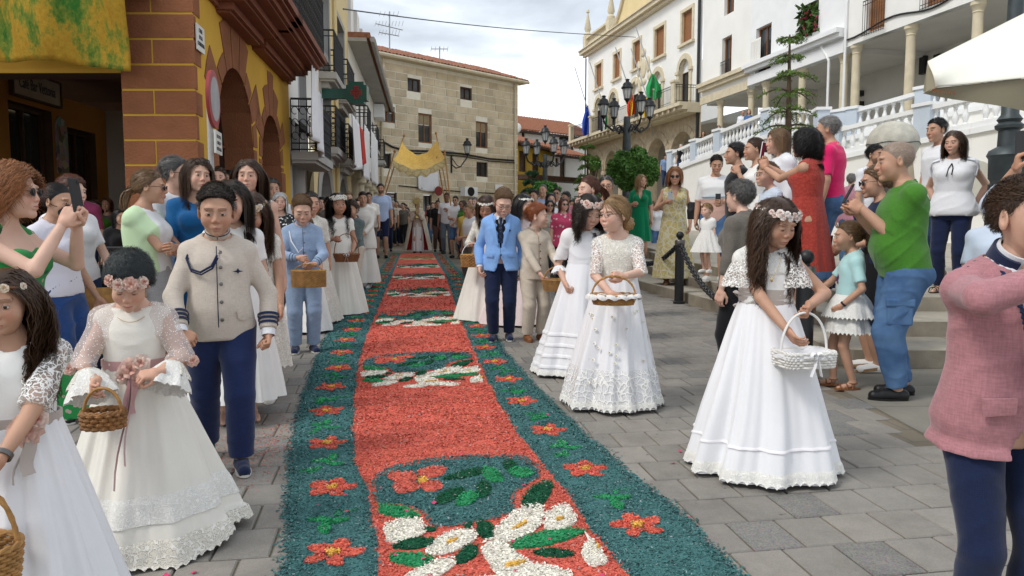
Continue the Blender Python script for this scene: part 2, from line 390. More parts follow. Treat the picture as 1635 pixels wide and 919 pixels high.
def field_mb(ka,kb,col,h,excl=None,name=None):
 q=MB(); ysamp=np.concatenate([np.arange(2.2,9,.05),np.arange(9,24.5,.25)]); nu=9
 V=[]; C=[]
 for y in ysamp:
  a,b=ex(ka,y),ex(kb,y)
  for i in range(nu):
   t=i/(nu-1); edge=0 if i in(0,nu-1)else 1
   V.append([a+(b-a)*t,y,zf(y,.002+h*edge+rng.uniform(-.002,.002))])
   C.append(col*rng.uniform(.75,1.15))
 q.grid(A(*V)-CO,nu,len(ysamp),False,0,A(*C))
 for y0,y1,dens,sz in((2.3,4.2,15000,.0058),(4.2,6.5,8500,.0075),(6.5,10,3200,.010),(10,16,900,.014)):
  ar=(y1-y0)*float(np.mean(ex(kb,np.linspace(y0,y1,9))-ex(ka,np.linspace(y0,y1,9))))
  n=int(ar*dens); y=rng.uniform(y0,y1,n); a,b=ex(ka,y),ex(kb,y); fz=np.minimum(1,rng.random(n))
  x=a+(b-a)*fz+rng.normal(0,.008,n)
  keep=np.ones(n,bool)
  for P in(excl or[]):
   if P[:,1].max()<y0 or P[:,1].min()>y1:continue
   keep&=~inpoly(x,y,P)
  x,y=x[keep],y[keep]
  chips(q,x-CO[0],y-CO[1],zf(y,.002+h)-CO[2],col,sz)
 return q
def outline_ell(cx,cy,rx,ry,ang,n=18,wob=.07,pinch=0):
 a=np.linspace(0,2*math.pi,n,endpoint=False); r=1+wob*np.sin(a*3+cx)+wob*.6*np.sin(a*5+cy)
 X=rx*np.cos(a)*r; Y=ry*np.sin(a)*r*(1-pinch*np.abs(np.cos(a))**3)
 c,s=math.cos(R(ang)),math.sin(R(ang)); return np.stack([cx+X*c-Y*s,cy+X*s+Y*c],1)
def z2w(P):
 return A(*[list(gp(440+p[0]/2.0935,480+p[1]/2.0935))[:2]for p in P])
MOT=[('medallion',C_TEAL,A([305,640],[330,595],[400,560],[520,535],[700,522],[820,528],[885,560],[885,590],[850,615],[800,645],[790,680],[800,715],[700,740],[560,765],[520,755],[500,715],[440,690],[330,680]),.013)]
for nm,c,L_,h_ in(('petal',C_RED,[(425,598,52,19,2),(525,582,50,19,-8),(435,632,46,21,-4),(518,628,40,20,4)],.019),('flower_centre',C_YEL,[(492,611,17,10,0)],.024),('dark_leaf',C_DGRN,[(640,588,85,13,-12),(580,662,58,20,-25),(695,640,26,30,20),(785,562,27,20,30),(875,660,68,34,-42),(700,775,36,28,52),(465,822,76,19,-7),(640,857,48,24,-36),(645,762,16,9,-30),(930,853,70,15,3),(515,773,22,8,0)],.019),('green_leaf',C_GRN,[(725,592,42,23,28),(820,583,45,17,4),(640,672,44,22,-25),(395,712,92,20,10),(455,875,82,22,5),(905,804,130,24,-12)],.019),('lily',C_WHT,[(420,778,88,38,-12),(590,815,90,34,-22),(815,755,100,46,-32),(955,735,66,42,-25),(1095,830,85,50,-40),(520,912,95,26,-22),(775,880,105,46,35),(850,915,140,30,6),(720,950,90,22,-10)],.017),('lily_throat',C_YEL,[(815,765,30,5,-25),(590,817,22,4,-25),(800,895,40,6,-12),(950,742,14,5,-20),(1090,830,20,5,-35)],.024)):
 for q_ in L_:MOT.append((nm,c,outline_ell(*q_,wob=.05,pinch=.35 if 'leaf' in nm else 0),h_))
MOTW=[(nm,c,z2w(P),h)for nm,c,P,h in MOT]
def shape_mb(P,col,h,dens,sz,origin,cover=None):
 q=MB(); c=P.mean(0); n=len(P); rings=[(1.0,.003),(.93,h*.85),(.6,h),(.0,h)]
 V=[];
 for f,hh in rings[:3]:
  for p in P:x,y=c+(p-c)*f; V.append([x,y,zf(y,hh)+rng.uniform(-.001,.001)])
 V.append([c[0],c[1],zf(c[1],h)]); V=A(*V)-origin
 C=col[None]*rng.uniform(.75,1.1,(len(V),1))
 q.grid(V[:3*n],n,3,True,0,C[:3*n]); q.add(V[2*n:],[[i,(i+1)%n,n]for i in range(n)],0,C[2*n:])
 lo,hi=P.min(0),P.max(0); N_=int(np.prod(hi-lo)*dens)
 x=rng.uniform(lo[0],hi[0],N_); y=rng.uniform(lo[1],hi[1],N_); k_=inpoly(x,y,c+(P-c)*1.04)
 for Q in cover or[]:k_&=~inpoly(x,y,Q)
 x,y=x[k_],y[k_]; chips(q,x-origin[0],y-origin[1],zf(y,h)-origin[2],col,sz)
 return q
excl_red=[]
xc=lambda y:(ex(1,y)+ex(2,y))/2
hw=lambda y:(ex(2,y)-ex(1,y))/2
for k in range(7):
 dY=3.04*k
 polys=[]
 for nm,c,P,h in MOTW:
  t=(P[:,0]-xc(P[:,1]))/hw(P[:,1]); Y=P[:,1]+dY; Q=np.stack([xc(Y)+np.clip(t,-.93,.93)*hw(Y),Y],1)
  polys.append((nm,c,Q,h))
 big=[Q for nm,c,Q,h in polys]
 if k<3:excl_red+=big
 for i,(nm,c,Q,h)in enumerate(polys):
  if k>3 and nm in('lily_throat','flower_centre'):continue
  dens,sz=((16000,.006),(7000,.008),(2200,.011),(500,.016))[min(k,3)]
  col=c if k<6 else c*.5+C_YEL*.4
  over=[q2[2]for q2 in polys[i+1:]]if k<2 else None
  shape_mb(Q,col,h,dens,sz,CO,over).build(nm,m_saw,carpet)
field_mb(1,2,C_RED,.007,excl_red).build('red_field',m_saw,carpet,kind='stuff')
def lobes(L_,col,dens,sz,h=.012):
 q=MB()
 for cx,cy,rx,ry,a in L_:q.merge(shape_mb(outline_ell(cx*1.12,cy*1.12,rx*1.15,ry*1.18,a,10,.1),col,h,dens,sz,A(0,0,0)))
 return q
fl_var=[]
for dens,sz in((20000,.006),(7000,.008),(1400,.014)):
 vs=[]
 for v_ in range(3):
  a0=rng.uniform(0,72); pet=[(.062*math.cos(R(a0+72*i)),.062*math.sin(R(a0+72*i)),.047*rng.uniform(.85,1.1),.031*rng.uniform(.85,1.15),a0+72*i)for i in range(5)]
  a=lobes(pet,C_RED*A(1.05,.95,.9),dens,sz,.016); b=lobes([(0,0,.027,.02,20)],C_YEL,dens,sz,.023)
  g_=[(.02,.09,.05,.022,100+rng.uniform(-20,20)),(-.03,.05,.045,.022,20),(.045,-.01,.05,.024,-15),(-.03,-.06,.05,.02,70),(-.065,-.085,.04,.02,40),(.01,-.03,.03,.03,0)]
  g_=[(x+rng.normal(0,.01),y+rng.normal(0,.01),rx,ry,an)for x,y,rx,ry,an in g_][:rng.integers(5,7)]
  c=lobes(g_,C_GRN,dens,sz,.014)
  ms=[]
  for q,nm in((a,'border_flower'),(b,'flower_centre'),(c,'leaf_scroll')):
   o=q.build(nm,m_saw); ms.append(o.data); bpy.data.objects.remove(o)
  vs.append(ms)
 fl_var.append(vs)
def put(me,nm,x,y,rz,par,sc=(1,1,1)):
 o=bpy.data.objects.new(nm,me); COL.objects.link(o); o.parent=par; o.location=A(x,y,S*y)-CO; o.rotation_euler=(SL,0,rz); o.scale=sc; return o
for side,(ka,kb,y0)in enumerate(((0,1,2.82),(2,3,3.08))):
 for i in range(30):
  y=y0+.695*i
  if y>23.5:break
  lod=0 if y<5 else 1 if y<9 else 2
  ms=fl_var[lod][i%3]; x=(ex(ka,y)+ex(kb,y))/2+random.uniform(-.012,.012)
  f=put(ms[0],'border_flower',x,y,random.uniform(-.5,.5),carpet)
  if y<16:
   g_=bpy.data.objects.new('flower_centre',ms[1]); COL.objects.link(g_); g_.parent=f
  y2=y+.34; x2=(ex(ka,y2)+ex(kb,y2))/2+random.uniform(-.012,.012)
  put(ms[2],'leaf_scroll',x2,y2,random.uniform(-.4,.4)+(math.pi if random.random()<.4 else 0),carpet)
field_mb(0,1,C_TEAL,.008).build('teal_border',m_saw,carpet,kind='stuff')
field_mb(2,3,C_TEAL,.008).build('teal_border',m_saw,carpet,kind='stuff')
m_pet=pm('petal_pink',(.62,.06,.16),.6,.3,30,0); q=MB()
PET=[]
for _ in range(170):
 y=2.6+20*rng.random()**1.5; x=rng.uniform(-.75,.55)*y*.9;
 V=A([-.012,-.008,.0],[.012,-.01,.003],[.014,.01,.008],[-.01,.009,.002])*rng.uniform(.45,1.0); V=xf(V,TR((x,y,S*y+.003+(.02 if ex(0,y)<x<ex(3,y)else 0)),rng.uniform(0,6)))
 q.add(V,[[0,1,2,3]])
q.build('strewn_petals',m_pet,pavement,kind='stuff')
q=MB()
for ka,sg in((0,-1),(3,1)):
 n=6000; y=rng.uniform(2.4,9,n); x=ex(ka,y)+sg*np.abs(rng.normal(0,.022,n)); chips(q,x,y,zf(y,.001),C_TEAL,.007)
n=1500; y=rng.normal(4.2,.35,n); x=rng.normal(-1.45,.16,n); chips(q,x,y,zf(y,.001),C_RED*A(.8,1.3,1.3),.005)
q.build('loose_sawdust',m_saw,pavement,kind='stuff')
def step_path(k):return[(2.05+.5*k,16.5),(2.25+.45*k,12.8),(2.58+.42*k,11.1),(2.77+.40*k,10.),(2.82+.4*k,8.4),(2.84+.4*k,6.75+.64*k),(3.0+.4*k,6.42+.64*k),(9.5,6.2+.64*k)]
steps=empty('plaza_steps',(3,6.4,S*6.4)); tag(steps,'three weathered granite steps rising to the raised plaza on the right','steps')
SO=A(*steps.location)
RH=.157
m_stone_d=pm('step_granite',(.35,.31,.245),.9,.3,5,.5,120,dirt=.5,col2=(.24,.21,.165)); m_step_t=pm('step_tread',(.40,.365,.30),.85,.2,4,.3,150,dirt=.4)
for k in range(4):
 P=step_path(k); d=[];
 for a,b in zip(P[:-1],P[1:]):
  a,b=A(*a),A(*b); ln=np.linalg.norm(b-a); n=max(1,round(ln/1.15)); t=(b-a)/ln; nrm=A(-t[1],t[0]);
  if nrm[0]<0 and abs(t[1])>.3:nrm=-nrm
  if abs(t[1])<=.3:nrm=A(-t[1],t[0]); nrm=nrm if nrm[1]>0 else-nrm
  for i in range(n):
   p,r_=a+t*(ln*i/n+.004),a+t*(ln*(i+1)/n-.004); dd=.7
   rl=random.uniform(-.006,.006)
   xy=[p+nrm*rl,r_+nrm*rl,r_+nrm*dd,p+nrm*dd]
   if k==3:continue
   ym=(p[1]+r_[1])/2
   z0=-.05 if k==0 else RH*k-.03
   V=[[v[0],v[1],S*v[1]+z0]for v in xy]+[[v[0],v[1],S*v[1]+RH*(k+1)+.002*k+random.uniform(-.002,.002)]for v in xy]
   V=A(*V)-SO
   fe=V[[4,5]].copy(); V[[4,5],2]-=.012
   V2=np.vstack([V,V[[4,5]]+A(nrm[0]*.014,nrm[1]*.014,.012)])
   F=[[0,3,2,1],[0,1,5,4],[1,2,6,5],[2,3,7,6],[3,0,4,7],[4,5,9,8],[8,9,6,7]]
   mbs=MB().add(V2,F[:5]).add(V2,F[5:],1); mbs.build('step_stone',[m_stone_d,m_step_t],steps,smooth=False)
q=MB(); P=step_path(2); pl=[(p[0]+.35,p[1]+(.5 if i>4 else 0))for i,p in enumerate(P)]+[(30,7.5),(30,60),(2.5,60)]
Vp=A(*[[x,y,S*y+RH*3-.004]for x,y in pl])-SO
q.add(np.vstack([Vp,[8-SO[0],20-SO[1],S*20+RH*3-.004-SO[2]]]),[[i,(i+1)%len(Vp),len(Vp)]for i in range(len(Vp))]); Wl=[Vp[0],Vp[-1]]; q.add([Wl[0],Wl[1],Wl[1]-A(0,0,.6),Wl[0]-A(0,0,.6)],[[0,1,2,3]]); q.build('plaza_top',m_step_t,steps,smooth=False)
LV=[0,RH,2*RH,3*RH]
# ================================================================ BUILDINGS
m_white=pm('white_plaster',(.84,.83,.79),.9,.06,.8,.15,40,dirt=.2)
m_white2=pm('white_paint',(.82,.83,.83),.7,.05,2,.05,60,dirt=.06)
m_bluegrey=pm('pale_blue_paint',(.55,.62,.70),.7,.08,2,.08,60)
m_ochre=pm('ochre_plaster',(.62,.365,.05),.9,.14,1.2,.3,60,dirt=.35)
m_brown=pm('brown_painted_stone',(.27,.105,.048),.9,.2,3,1.0,45,dirt=.3)
m_brown2=pm('brown_moulding',(.20,.065,.033),.7,.15,3,.2,60)
m_cream=pm('cream_plaster',(.74,.60,.33),.9,.08,1,.15,50,dirt=.25)
m_grey=pm('grey_render',(.42,.41,.39),.9,.15,1,.2,50,dirt=.3)
m_stone=pm('arcade_stone',(.52,.43,.30),.9,.25,3,.4,60,dirt=.3)
m_stone_l=pm('pale_trim_stone',(.66,.58,.42),.85,.15,3,.2,60)
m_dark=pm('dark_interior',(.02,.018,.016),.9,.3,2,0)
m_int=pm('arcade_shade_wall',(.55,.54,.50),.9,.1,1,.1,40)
m_iron=pm('black_iron',(.02,.021,.023),.45,.2,10,.1,80,metal=.3,spec=.5)
m_green_iron=pm('grey_green_iron',(.06,.075,.08),.5,.25,8,.2,60,metal=.3,spec=.5)
m_wood=pm('window_wood',(.30,.13,.05),.6,.25,4,.2,50,stretch=(1,1,8))
m_wood_d=pm('dark_wood',(.07,.035,.02),.6,.3,4,.2,50)
m_tile=pm('roof_tile',(.36,.15,.08),.9,.35,9,.3,60,col2=(.20,.09,.06))
m_shut=pm('roller_shutter',(.33,.25,.15),.7,.15,4,0)
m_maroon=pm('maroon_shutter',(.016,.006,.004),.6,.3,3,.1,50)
m_cloth=pm('white_cloth',(.80,.80,.82),.9,.05,3,.1,90,sheen=.2)
def glass_mat():
 m,t,b=nmat('window_glass',.08,0,.6); b.inputs['Base Color'].default_value=(.03,.035,.04,1); return m
m_glass=glass_mat()
def bl(name,label,cat,loc):return empty(name,loc,0,label,cat)
def build_in(mb,name,mats,root,**k):
 """vertices are in world space: move them under the root"""
 for i in range(len(mb.v)):mb.v[i]=mb.v[i]-np.asarray(root.location)
 return mb.build(name,mats,root,**k)
def window(fc,root,u0,u1,z0,z1,style='pane',d=-.18,fm=None,trim=None,name='window'):
 fm=fm or m_wood; f=MB(); t=.06 if(u1-u0)>.7 else.045
 fc.box(f,u0,u0+t,z0,z1,d-.05,d+.03); fc.box(f,u1-t,u1,z0,z1,d-.05,d+.03); fc.box(f,u0+t,u1-t,z1-t,z1,d-.05,d+.03); fc.box(f,u0+t,u1-t,z0,z0+t,d-.05,d+.03)
 if style!='shut':fc.box(f,(u0+u1)/2-t*.4,(u0+u1)/2+t*.4,z0+t,z1-t,d-.045,d+.02)
 W=build_in(f,name,fm,root,smooth=False)
 p=MB()
 if style=='shut':
  n=max(4,int((z1-z0)/.09))
  for i in range(n):
   a=z0+t+(z1-z0-2*t)*i/n; fc.box(p,u0+t,u1-t,a+.006,a+(z1-z0-2*t)/n,d-.04,d-.01)
  build_in(p,'shutter',fm,W,smooth=False)
  p2=None
 elif style=='half':
  zm=z0+(z1-z0)*.62; n=7
  for i in range(n):a=zm+(z1-t-zm)*i/n; fc.box(p,u0+t,u1-t,a+.006,a+(z1-t-zm)/n,d-.03,d+.0)
  build_in(p,'shutter',m_shut,W,smooth=False)
  g=MB(); fc.box(g,u0+t,u1-t,z0+t,zm,d-.05,d-.03); build_in(g,'pane',m_glass,W,smooth=False)
 else:
  fc.box(p,u0+t,u1-t,z0+t,z1-t,d-.05,d-.03); build_in(p,'pane',m_glass,W,smooth=False)
 for ch in W.children:ch.data.transform(Matrix.Translation(-root.location))
 if trim:
  q=MB(); tw=.16
  fc.box(q,u0-tw,u0,z0-.0,z1,0,.04); fc.box(q,u1,u1+tw,z0,z1,0,.04); fc.box(q,u0-tw,u1+tw,z1,z1+tw,0,.045); fc.box(q,u0-tw-.05,u1+tw+.05,z0-.12,z0,0,.12)
  build_in(q,'window_surround',trim,root,smooth=False)
 return W
def railing(fc,root,u0,u1,z0,z1,d,m=None,curly=False,sides=True,step=.12,d0=0,name='railing'):
 q=MB(); m=m or m_iron; r=.014
 pts=[(u0,d0),(u0,d),(u1,d),(u1,d0)]if sides else[(u0,d),(u1,d)]
 for z in(z0+.04,z1,z1-.14,z0+.16):
  for a,b in zip(pts[:-1],pts[1:]):q.tube([fc.P(a[0],z,a[1]),fc.P(b[0],z,b[1])],r*(1.6 if z==z1 else 1),5)
 for a,b in zip(pts[:-1],pts[1:]):
  ln=math.hypot(b[0]-a[0],b[1]-a[1]); n=max(2,int(ln/step))
  for i in range(n+1):
   t=i/n; u=a[0]+(b[0]-a[0])*t; dd=a[1]+(b[1]-a[1])*t
   q.tube([fc.P(u,z0,dd),fc.P(u,z1,dd)],r*.75,4,False)
   if curly and i<n:
    t2=(i+.5)/n; u2=a[0]+(b[0]-a[0])*t2; d2=a[1]+(b[1]-a[1])*t2; du,ddd=(b[0]-a[0])/ln,(b[1]-a[1])/ln
    rr=ln/n*.42
    for zz in(z0+(z1-z0)*.3,z0+(z1-z0)*.55,z0+(z1-z0)*.78):
     th=np.linspace(0,5.2,9); q.tube([fc.P(u2+du*rr*math.cos(k),zz+rr*1.15*math.sin(k),d2+ddd*rr*math.cos(k))for k in th],r*.55,4,False)
 return build_in(q,name,m,root)
FL=Facade(318,8.4,607,42)
uL=lambda px:FL.loc(px,365)[0]
QF=Facade(204,8.4,318,8.4)
yb=bl('arcaded_building','ochre corner building with brown painted quoins, brown arches and iron balcony on the left','building',tuple(FL.P(0,G(8.4))))
uE=uL(466)
zc=FL.loc(400,60)[1]
def arc(px0,px1,ytop,ybase=470):
 a,b=uL(px0),uL(px1); zt=FL.loc((px0+px1)/2,ytop)[1]; r=(b-a)/2; return a,b,G(8)-.1,zt-r
a1=arc(352,408,113); a2=arc(421,451,186)
q=MB(); wall_panel(q,FL,0,uE,-.1,14,[a1+(1.,),a2+(1.,)],0,.5,0,1); QL=QF.len
build_in(q,'wall',[m_ochre,m_brown],yb,smooth=False)
q=MB(); ZL=QF.loc(204,116)[1]; ZL2=QF.loc(20,96)[1]; wall_panel(q,QF,0,QL,-.1,ZL,[]); wall_panel(q,QF,-6,QL,ZL,14,[])
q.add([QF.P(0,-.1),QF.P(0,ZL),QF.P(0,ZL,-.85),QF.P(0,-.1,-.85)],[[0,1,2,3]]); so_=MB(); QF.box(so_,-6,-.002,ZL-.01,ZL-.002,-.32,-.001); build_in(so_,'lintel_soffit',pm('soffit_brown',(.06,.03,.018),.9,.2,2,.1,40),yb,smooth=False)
build_in(q,'wall',m_ochre,yb,smooth=False)
ch=.277; z=G(8.4)-.05; i=0
ztop_=ZL
while z<8.5:
 h=ch-.026; below=z<ztop_-.1
 la=0 if below else-.0; w_side=.26 if i%2 else.10
 if i%2:parts_=[(la,QL*.44-.01),(QL*.44+.01,QL)]
 else:parts_=[(la,QL)]
 for j_,(a,b)in enumerate(parts_):
  q=MB(); QF.box(q,a,b+(.02 if b==QL else 0),z,z+h,.001,.009);
  if b==QL:FL.box(q,0,w_side,z,z+h,.001,.009)
  build_in(q,'quoin_stone',m_brown,yb,smooth=False)
 z+=ch; i+=1
for(a,b,lo,zs,_)in(a1+(1,),a2+(1,)):
 c,r=(a+b)/2,(b-a)/2; nv=9
 for k in range(nv):
  t0,t1=math.pi*k/nv,math.pi*(k+1)/nv; L_=r*(1.9 if k==nv//2 else(1.62 if k%2 else 1.25))
  P=[FL.P(c+r*.985*math.cos(t),zs+r*.985*math.sin(t),.004)for t in(t0+.02,(t0+t1)/2,t1-.02)]+[FL.P(c+L_*math.cos(t),zs+L_*math.sin(t),.004)for t in(t1-.02,(t0+t1)/2,t0+.02)]
  q=MB().poly(P,np.array(FL.n)*.008); build_in(q,'voussoir',m_brown,yb,smooth=False)
 for sgn,e in((-1,a),(1,b)):
  z=G(9); i=0
  while z<zs-.05:
   zz=min(z+.36,zs-.01); wd=.36 if i%2 else.2
   q=MB(); FL.box(q,min(e,e+sgn*wd),max(e,e+sgn*wd),z,zz-.02,.003,.012); build_in(q,'jamb_stone',m_brown,yb,smooth=False); z=zz+.001; i+=1
 q=MB(); FL.box(q,a+.001,b-.001,lo,zs+r,-.46,-.42); n=7
 for k in range(n):zz=lo+(zs+r-lo)*k/n; FL.box(q,a+.001,b-.001,zz,zz+.03,-.42,-.39,1)
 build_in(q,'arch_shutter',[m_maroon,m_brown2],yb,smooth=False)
q=MB()
for z0_,z1_,d_ in((zc-.10,zc-.04,.05),(zc-.04,zc+.03,.09)):FL.box(q,.001,uE,z0_,z1_,.001,d_)
build_in(q,'string_course',m_brown2,yb,smooth=False)
for px0,px1,zz in((338,412,zc+.34),(398,463,zc+.34)):
 u0,u1=uL(px0)+.15,uL(px1)
 q=MB();
 for k_,(dz,dd,ins)in enumerate(((.0,.74,0),(-.10,.62,.1),(-.22,.42,.18),(-.34,.22,.3))):
  FL.box(q,u0+ins,u1-ins,zz+dz-(.10 if k_==0 else.12),zz+dz,.002,dd)
  FL.box(q,u0+ins+.04,u1-ins-.04,zz+dz-.15,zz+dz-.121,.002,dd-.05)
 build_in(q,'balcony_slab',m_brown2,yb,smooth=False)
 railing(FL,yb,u0+.04,u1-.04,zz,zz+1.0,.69,curly=True,step=.13)
m_plate=pm('enamel_plate',(.62,.62,.58),.35,.06,4,0); m_ink=pm('ink',(.04,.045,.06),.6,.1,5,0)
u0,z0=FL.loc(311,92); u1,z1=FL.loc(327,52)
q=MB(); ua,ub=.03,.33; za,zb=FL.loc(318,84)[1],FL.loc(318,44)[1]; FL.box(q,ua,ub,za,zb,.023,.035)
sp_=tag(build_in(q,'street_name_plate',m_plate,yb,smooth=False))
for i,tx in enumerate(('CALLE','DE LA','CORREDERA')):
 M=frame(FL.P((ua+ub)/2,zb-.06-.075*i,.037),np.array(FL.u),A(0,0,1),np.array(FL.n))
 t_=text_mesh('plate_lettering',tx,.062,m_ink,None,M,xs=.72); t_.parent=sp_; t_.data.transform(Matrix.Translation(-yb.location))
FP=Facade(-120,9.6,178,14.6)
pr=lambda px,py:FP.loc(px,py)
q=MB(); zce=pr(178,180)[1]
d1=(pr(20,300)[0],pr(88,300)[0],G(11),pr(60,172)[1]); d2=(pr(112,300)[0],pr(156,300)[0],G(13),pr(130,208)[1])
wall_panel(q,FP,-3,FP.len+.01,-.1,zce,[d1,d2],0,.3,0,1); build_in(q,'porch_wall',[pm('porch_ochre',(.36,.17,.035),.9,.15,2,.2,40),m_wood_d],yb,smooth=False)
for d_ in(d1,d2):
 window(FP,yb,d_[0]+.02,d_[1]-.02,d_[2],d_[3]-.02,'pane',-.15,m_wood_d,name='door')
q=MB(); e_=FP.P(FP.len,0); q.box((e_[0],e_[1]-.05,-.1),(e_[0]+.45,e_[1]+.4,zce)); build_in(q,'porch_pillar',m_grey,yb,smooth=False)
q=MB(); q.add([[-9,8.0,3.9],[FL.P(0,0)[0]-.3,8.2,3.9],[e_[0]+.9,15.2,3.9],[-14,15.2,3.9]],[[0,1,2,3]]); q.add([[-14,15.2,0],[e_[0]+1.0,15.2,0],[e_[0]+1.0,15.2,4],[-14,15.2,4]],[[0,1,2,3]])
q.add([FL.P(.9,-.1,-.5),FL.P(uE,-.1,-.5),FL.P(uE,4,-.5),FL.P(.9,4,-.5)],[[0,1,2,3]])
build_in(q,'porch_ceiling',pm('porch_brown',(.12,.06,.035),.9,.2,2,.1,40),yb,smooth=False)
us0,zs1=pr(14,108); us1,_=pr(91,150); zs0=pr(14,147)[1]
q=MB(); FP.box(q,us0,us1,zs0,zs1,.002,.05);
for a,b,c_,d_ in((us0-.03,us1+.03,zs1,zs1+.03),(us0-.03,us1+.03,zs0-.03,zs0),(us0-.03,us0,zs0,zs1),(us1,us1+.03,zs0,zs1)):FP.box(q,a,b,c_,d_,.002,.07,1)
sg=tag(build_in(q,'cafe_sign',[pm('sign_board',(.42,.38,.30),.6,.15,4,.05),m_wood_d],yb,smooth=False))
M=frame(FP.P((us0+us1)/2,(zs0+zs1)/2+.01,.055),np.array(FP.u),A(0,0,1),np.array(FP.n))
t_=text_mesh('sign_lettering','Café Bar Vettonia',.25,m_ink,None,M,xs=(us1-us0)/2.35); t_.parent=sg; t_.data.transform(Matrix.Translation(-yb.location))
def poster_mat():
 m,t,b=nmat('poster_print',.8); n=t.nodes; l=t.links; co=n.new('ShaderNodeTexCoord'); v=n.new('ShaderNodeTexVoronoi'); v.inputs['Scale'].default_value=9; l.new(co.outputs['Object'],v.inputs[0])
 h=n.new('ShaderNodeHueSaturation'); h.inputs['Saturation'].default_value=.5; h.inputs['Value'].default_value=.35; l.new(v.outputs['Color'],h.inputs['Color']); l.new(h.outputs[0],b.inputs['Base Color']); return m
ua_,ub_=pr(91,300)[0],pr(110,300)[0]; q=MB(); P=[FP.P(ua_+(ub_-ua_)*t,z_,.01)for t,z_ in((0,pr(100,277)[1]),(1,pr(100,277)[1]),(1,pr(100,205)[1]),(.8,pr(100,192)[1]),(.3,pr(100,187)[1]),(0,pr(100,200)[1]))]
tag(q.poly(P,np.array(FP.n)*.01).build('ice_cream_poster',poster_mat(),None,smooth=False),'tall faded ice cream poster between the two dark bar doors','poster')
def cloth_mat():
 m,t,b=nmat('painted_sackcloth',.95,0,.1); n=t.nodes; l=t.links; co=n.new('ShaderNodeTexCoord')
 mpn=n.new('ShaderNodeMapping'); mpn.inputs['Scale'].default_value=(1.6,1,.75); l.new(co.outputs['Object'],mpn.inputs[0])
 z=n.new('ShaderNodeTexNoise'); z.inputs['Scale'].default_value=2.4; z.inputs['Detail'].default_value=9; z.inputs['Roughness'].default_value=.75; l.new(mpn.outputs[0],z.inputs[0])
 r=n.new('ShaderNodeValToRGB'); E_=r.color_ramp.elements; E_[0].position=.36; E_[0].color=(.03,.12,.02,1); E_[1].position=.53; E_[1].color=(.40,.24,.03,1); e2=E_.new(.46); e2 .color=(.15,.19,.03,1); e3=E_.new(.7); e3 .color=(.33,.18,.02,1)
 l.new(z.outputs['Fac'],r.inputs[0])
 z2=n.new('ShaderNodeTexNoise'); z2 .inputs['Scale'].default_value=22; z2 .inputs['Detail'].default_value=8; z2 .inputs['Roughness'].default_value=.8; l.new(co.outputs['Object'],z2 .inputs[0])
 x=n.new('ShaderNodeMixRGB'); x.blend_type='OVERLAY'; x.inputs[0].default_value=.6; l.new(r.outputs[0],x.inputs[1]); l.new(z2 .outputs['Fac'],x.inputs[2]); l.new(x.outputs[0],b.inputs['Base Color'])
 bp=n.new('ShaderNodeBump'); bp.inputs['Strength'].default_value=.4; bp.inputs['Distance'].default_value=.02; l.new(z2 .outputs['Fac'],bp.inputs['Height']); l.new(bp.outputs[0],b.inputs['Normal']); return m
nu,nv=60,40; V=[]
FC=Facade(-80,7.9,216,8.1)
for j in range(nv):
 for i in range(nu):
  s_,t_=i/(nu-1),j/(nv-1); u=FC.len*s_; zb_=FC.loc(-80+296*s_,96+12*s_**2+2*math.sin(s_*9))[1]-(.03*max(0,(s_-.85)*6)); z=zb_+(5.6-zb_)*t_
  dd=.05*math.sin(s_*14+t_*2.5)+.035*math.sin(s_*5-t_*9)+.02*math.sin(s_*31+t_*14)+.05*math.sin((s_+t_)*11)
  V.append(FC.P(u+.03*math.sin(t_*7)*s_,z,dd))
q=MB().grid(A(*V),nu,nv); o=q.build('painted_cloth',cloth_mat(),None); sm=o.modifiers.new('s','SOLIDIFY'); sm.thickness=.006
tag(o,'yellow sackcloth splashed with green paint hanging over the dark porch','cloth')
def slabbalc(root,fc,u0,u1,zb,depth,hgt=1.0,th=.16,curly=False,m=None,under=.0):
 q=MB(); fc.box(q,u0,u1,zb-th,zb,.002,depth); fc.box(q,u0+.05,u1-.05,zb-th-.06,zb-th-.002,.002,depth-.06)
 if under:fc.box(q,u0+.15,u1-.15,zb-th-under,zb-th-.062,.002,depth*.5)
 build_in(q,'balcony_slab',m or m_grey,root,smooth=False); railing(fc,root,u0+.03,u1-.03,zb,zb+hgt,depth-.05,curly=curly,step=.12)
def at_d(fc,px,py,d):
 r_=ray(px,py); P0=Vector(tuple(fc.P(0,0,d))); o_=Vector((0,0,ZC)); t=(P0-o_).dot(fc.n)/r_.dot(fc.n); p=o_+r_*t
 return(p-P0).dot(fc.u),p.z
gb=bl('column_house','narrow grey and white house with a stone column and draped balcony beside the ochre arches','building',tuple(FL.P(uE,G(14))))
u0,u1=uE,uL(503); zz=at_d(FL,500,236,.5)[1]
q=MB(); zg=FL.loc(480,200)[1]; wall_panel(q,FL,u0,u1,zg,17,[(u0+1.2,u0+2.3,zz+.1,zz+2.4),(u0+1.2,u0+2.3,zz+3.6,zz+5.9)],-.02,.25,0,1); build_in(q,'wall',[m_white,m_grey],gb,smooth=False)
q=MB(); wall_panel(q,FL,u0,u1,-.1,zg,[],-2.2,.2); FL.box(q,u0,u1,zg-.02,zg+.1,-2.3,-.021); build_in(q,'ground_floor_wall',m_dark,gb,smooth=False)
for k_,pxc in enumerate((473,497)):
 uc=uL(pxc); r_=.26 if k_==0 else.2; b_=FL.P(uc,0,-.3); q=MB(); q.lathe([(r_*1.1,-.1),(r_*1.1,.5),(r_,.55),(r_*.95,zg-.35),(r_*1.15,zg-.3),(r_*1.25,zg-.02)],18,(b_[0],b_[1],0)); build_in(q,'stone_column',m_grey,gb)
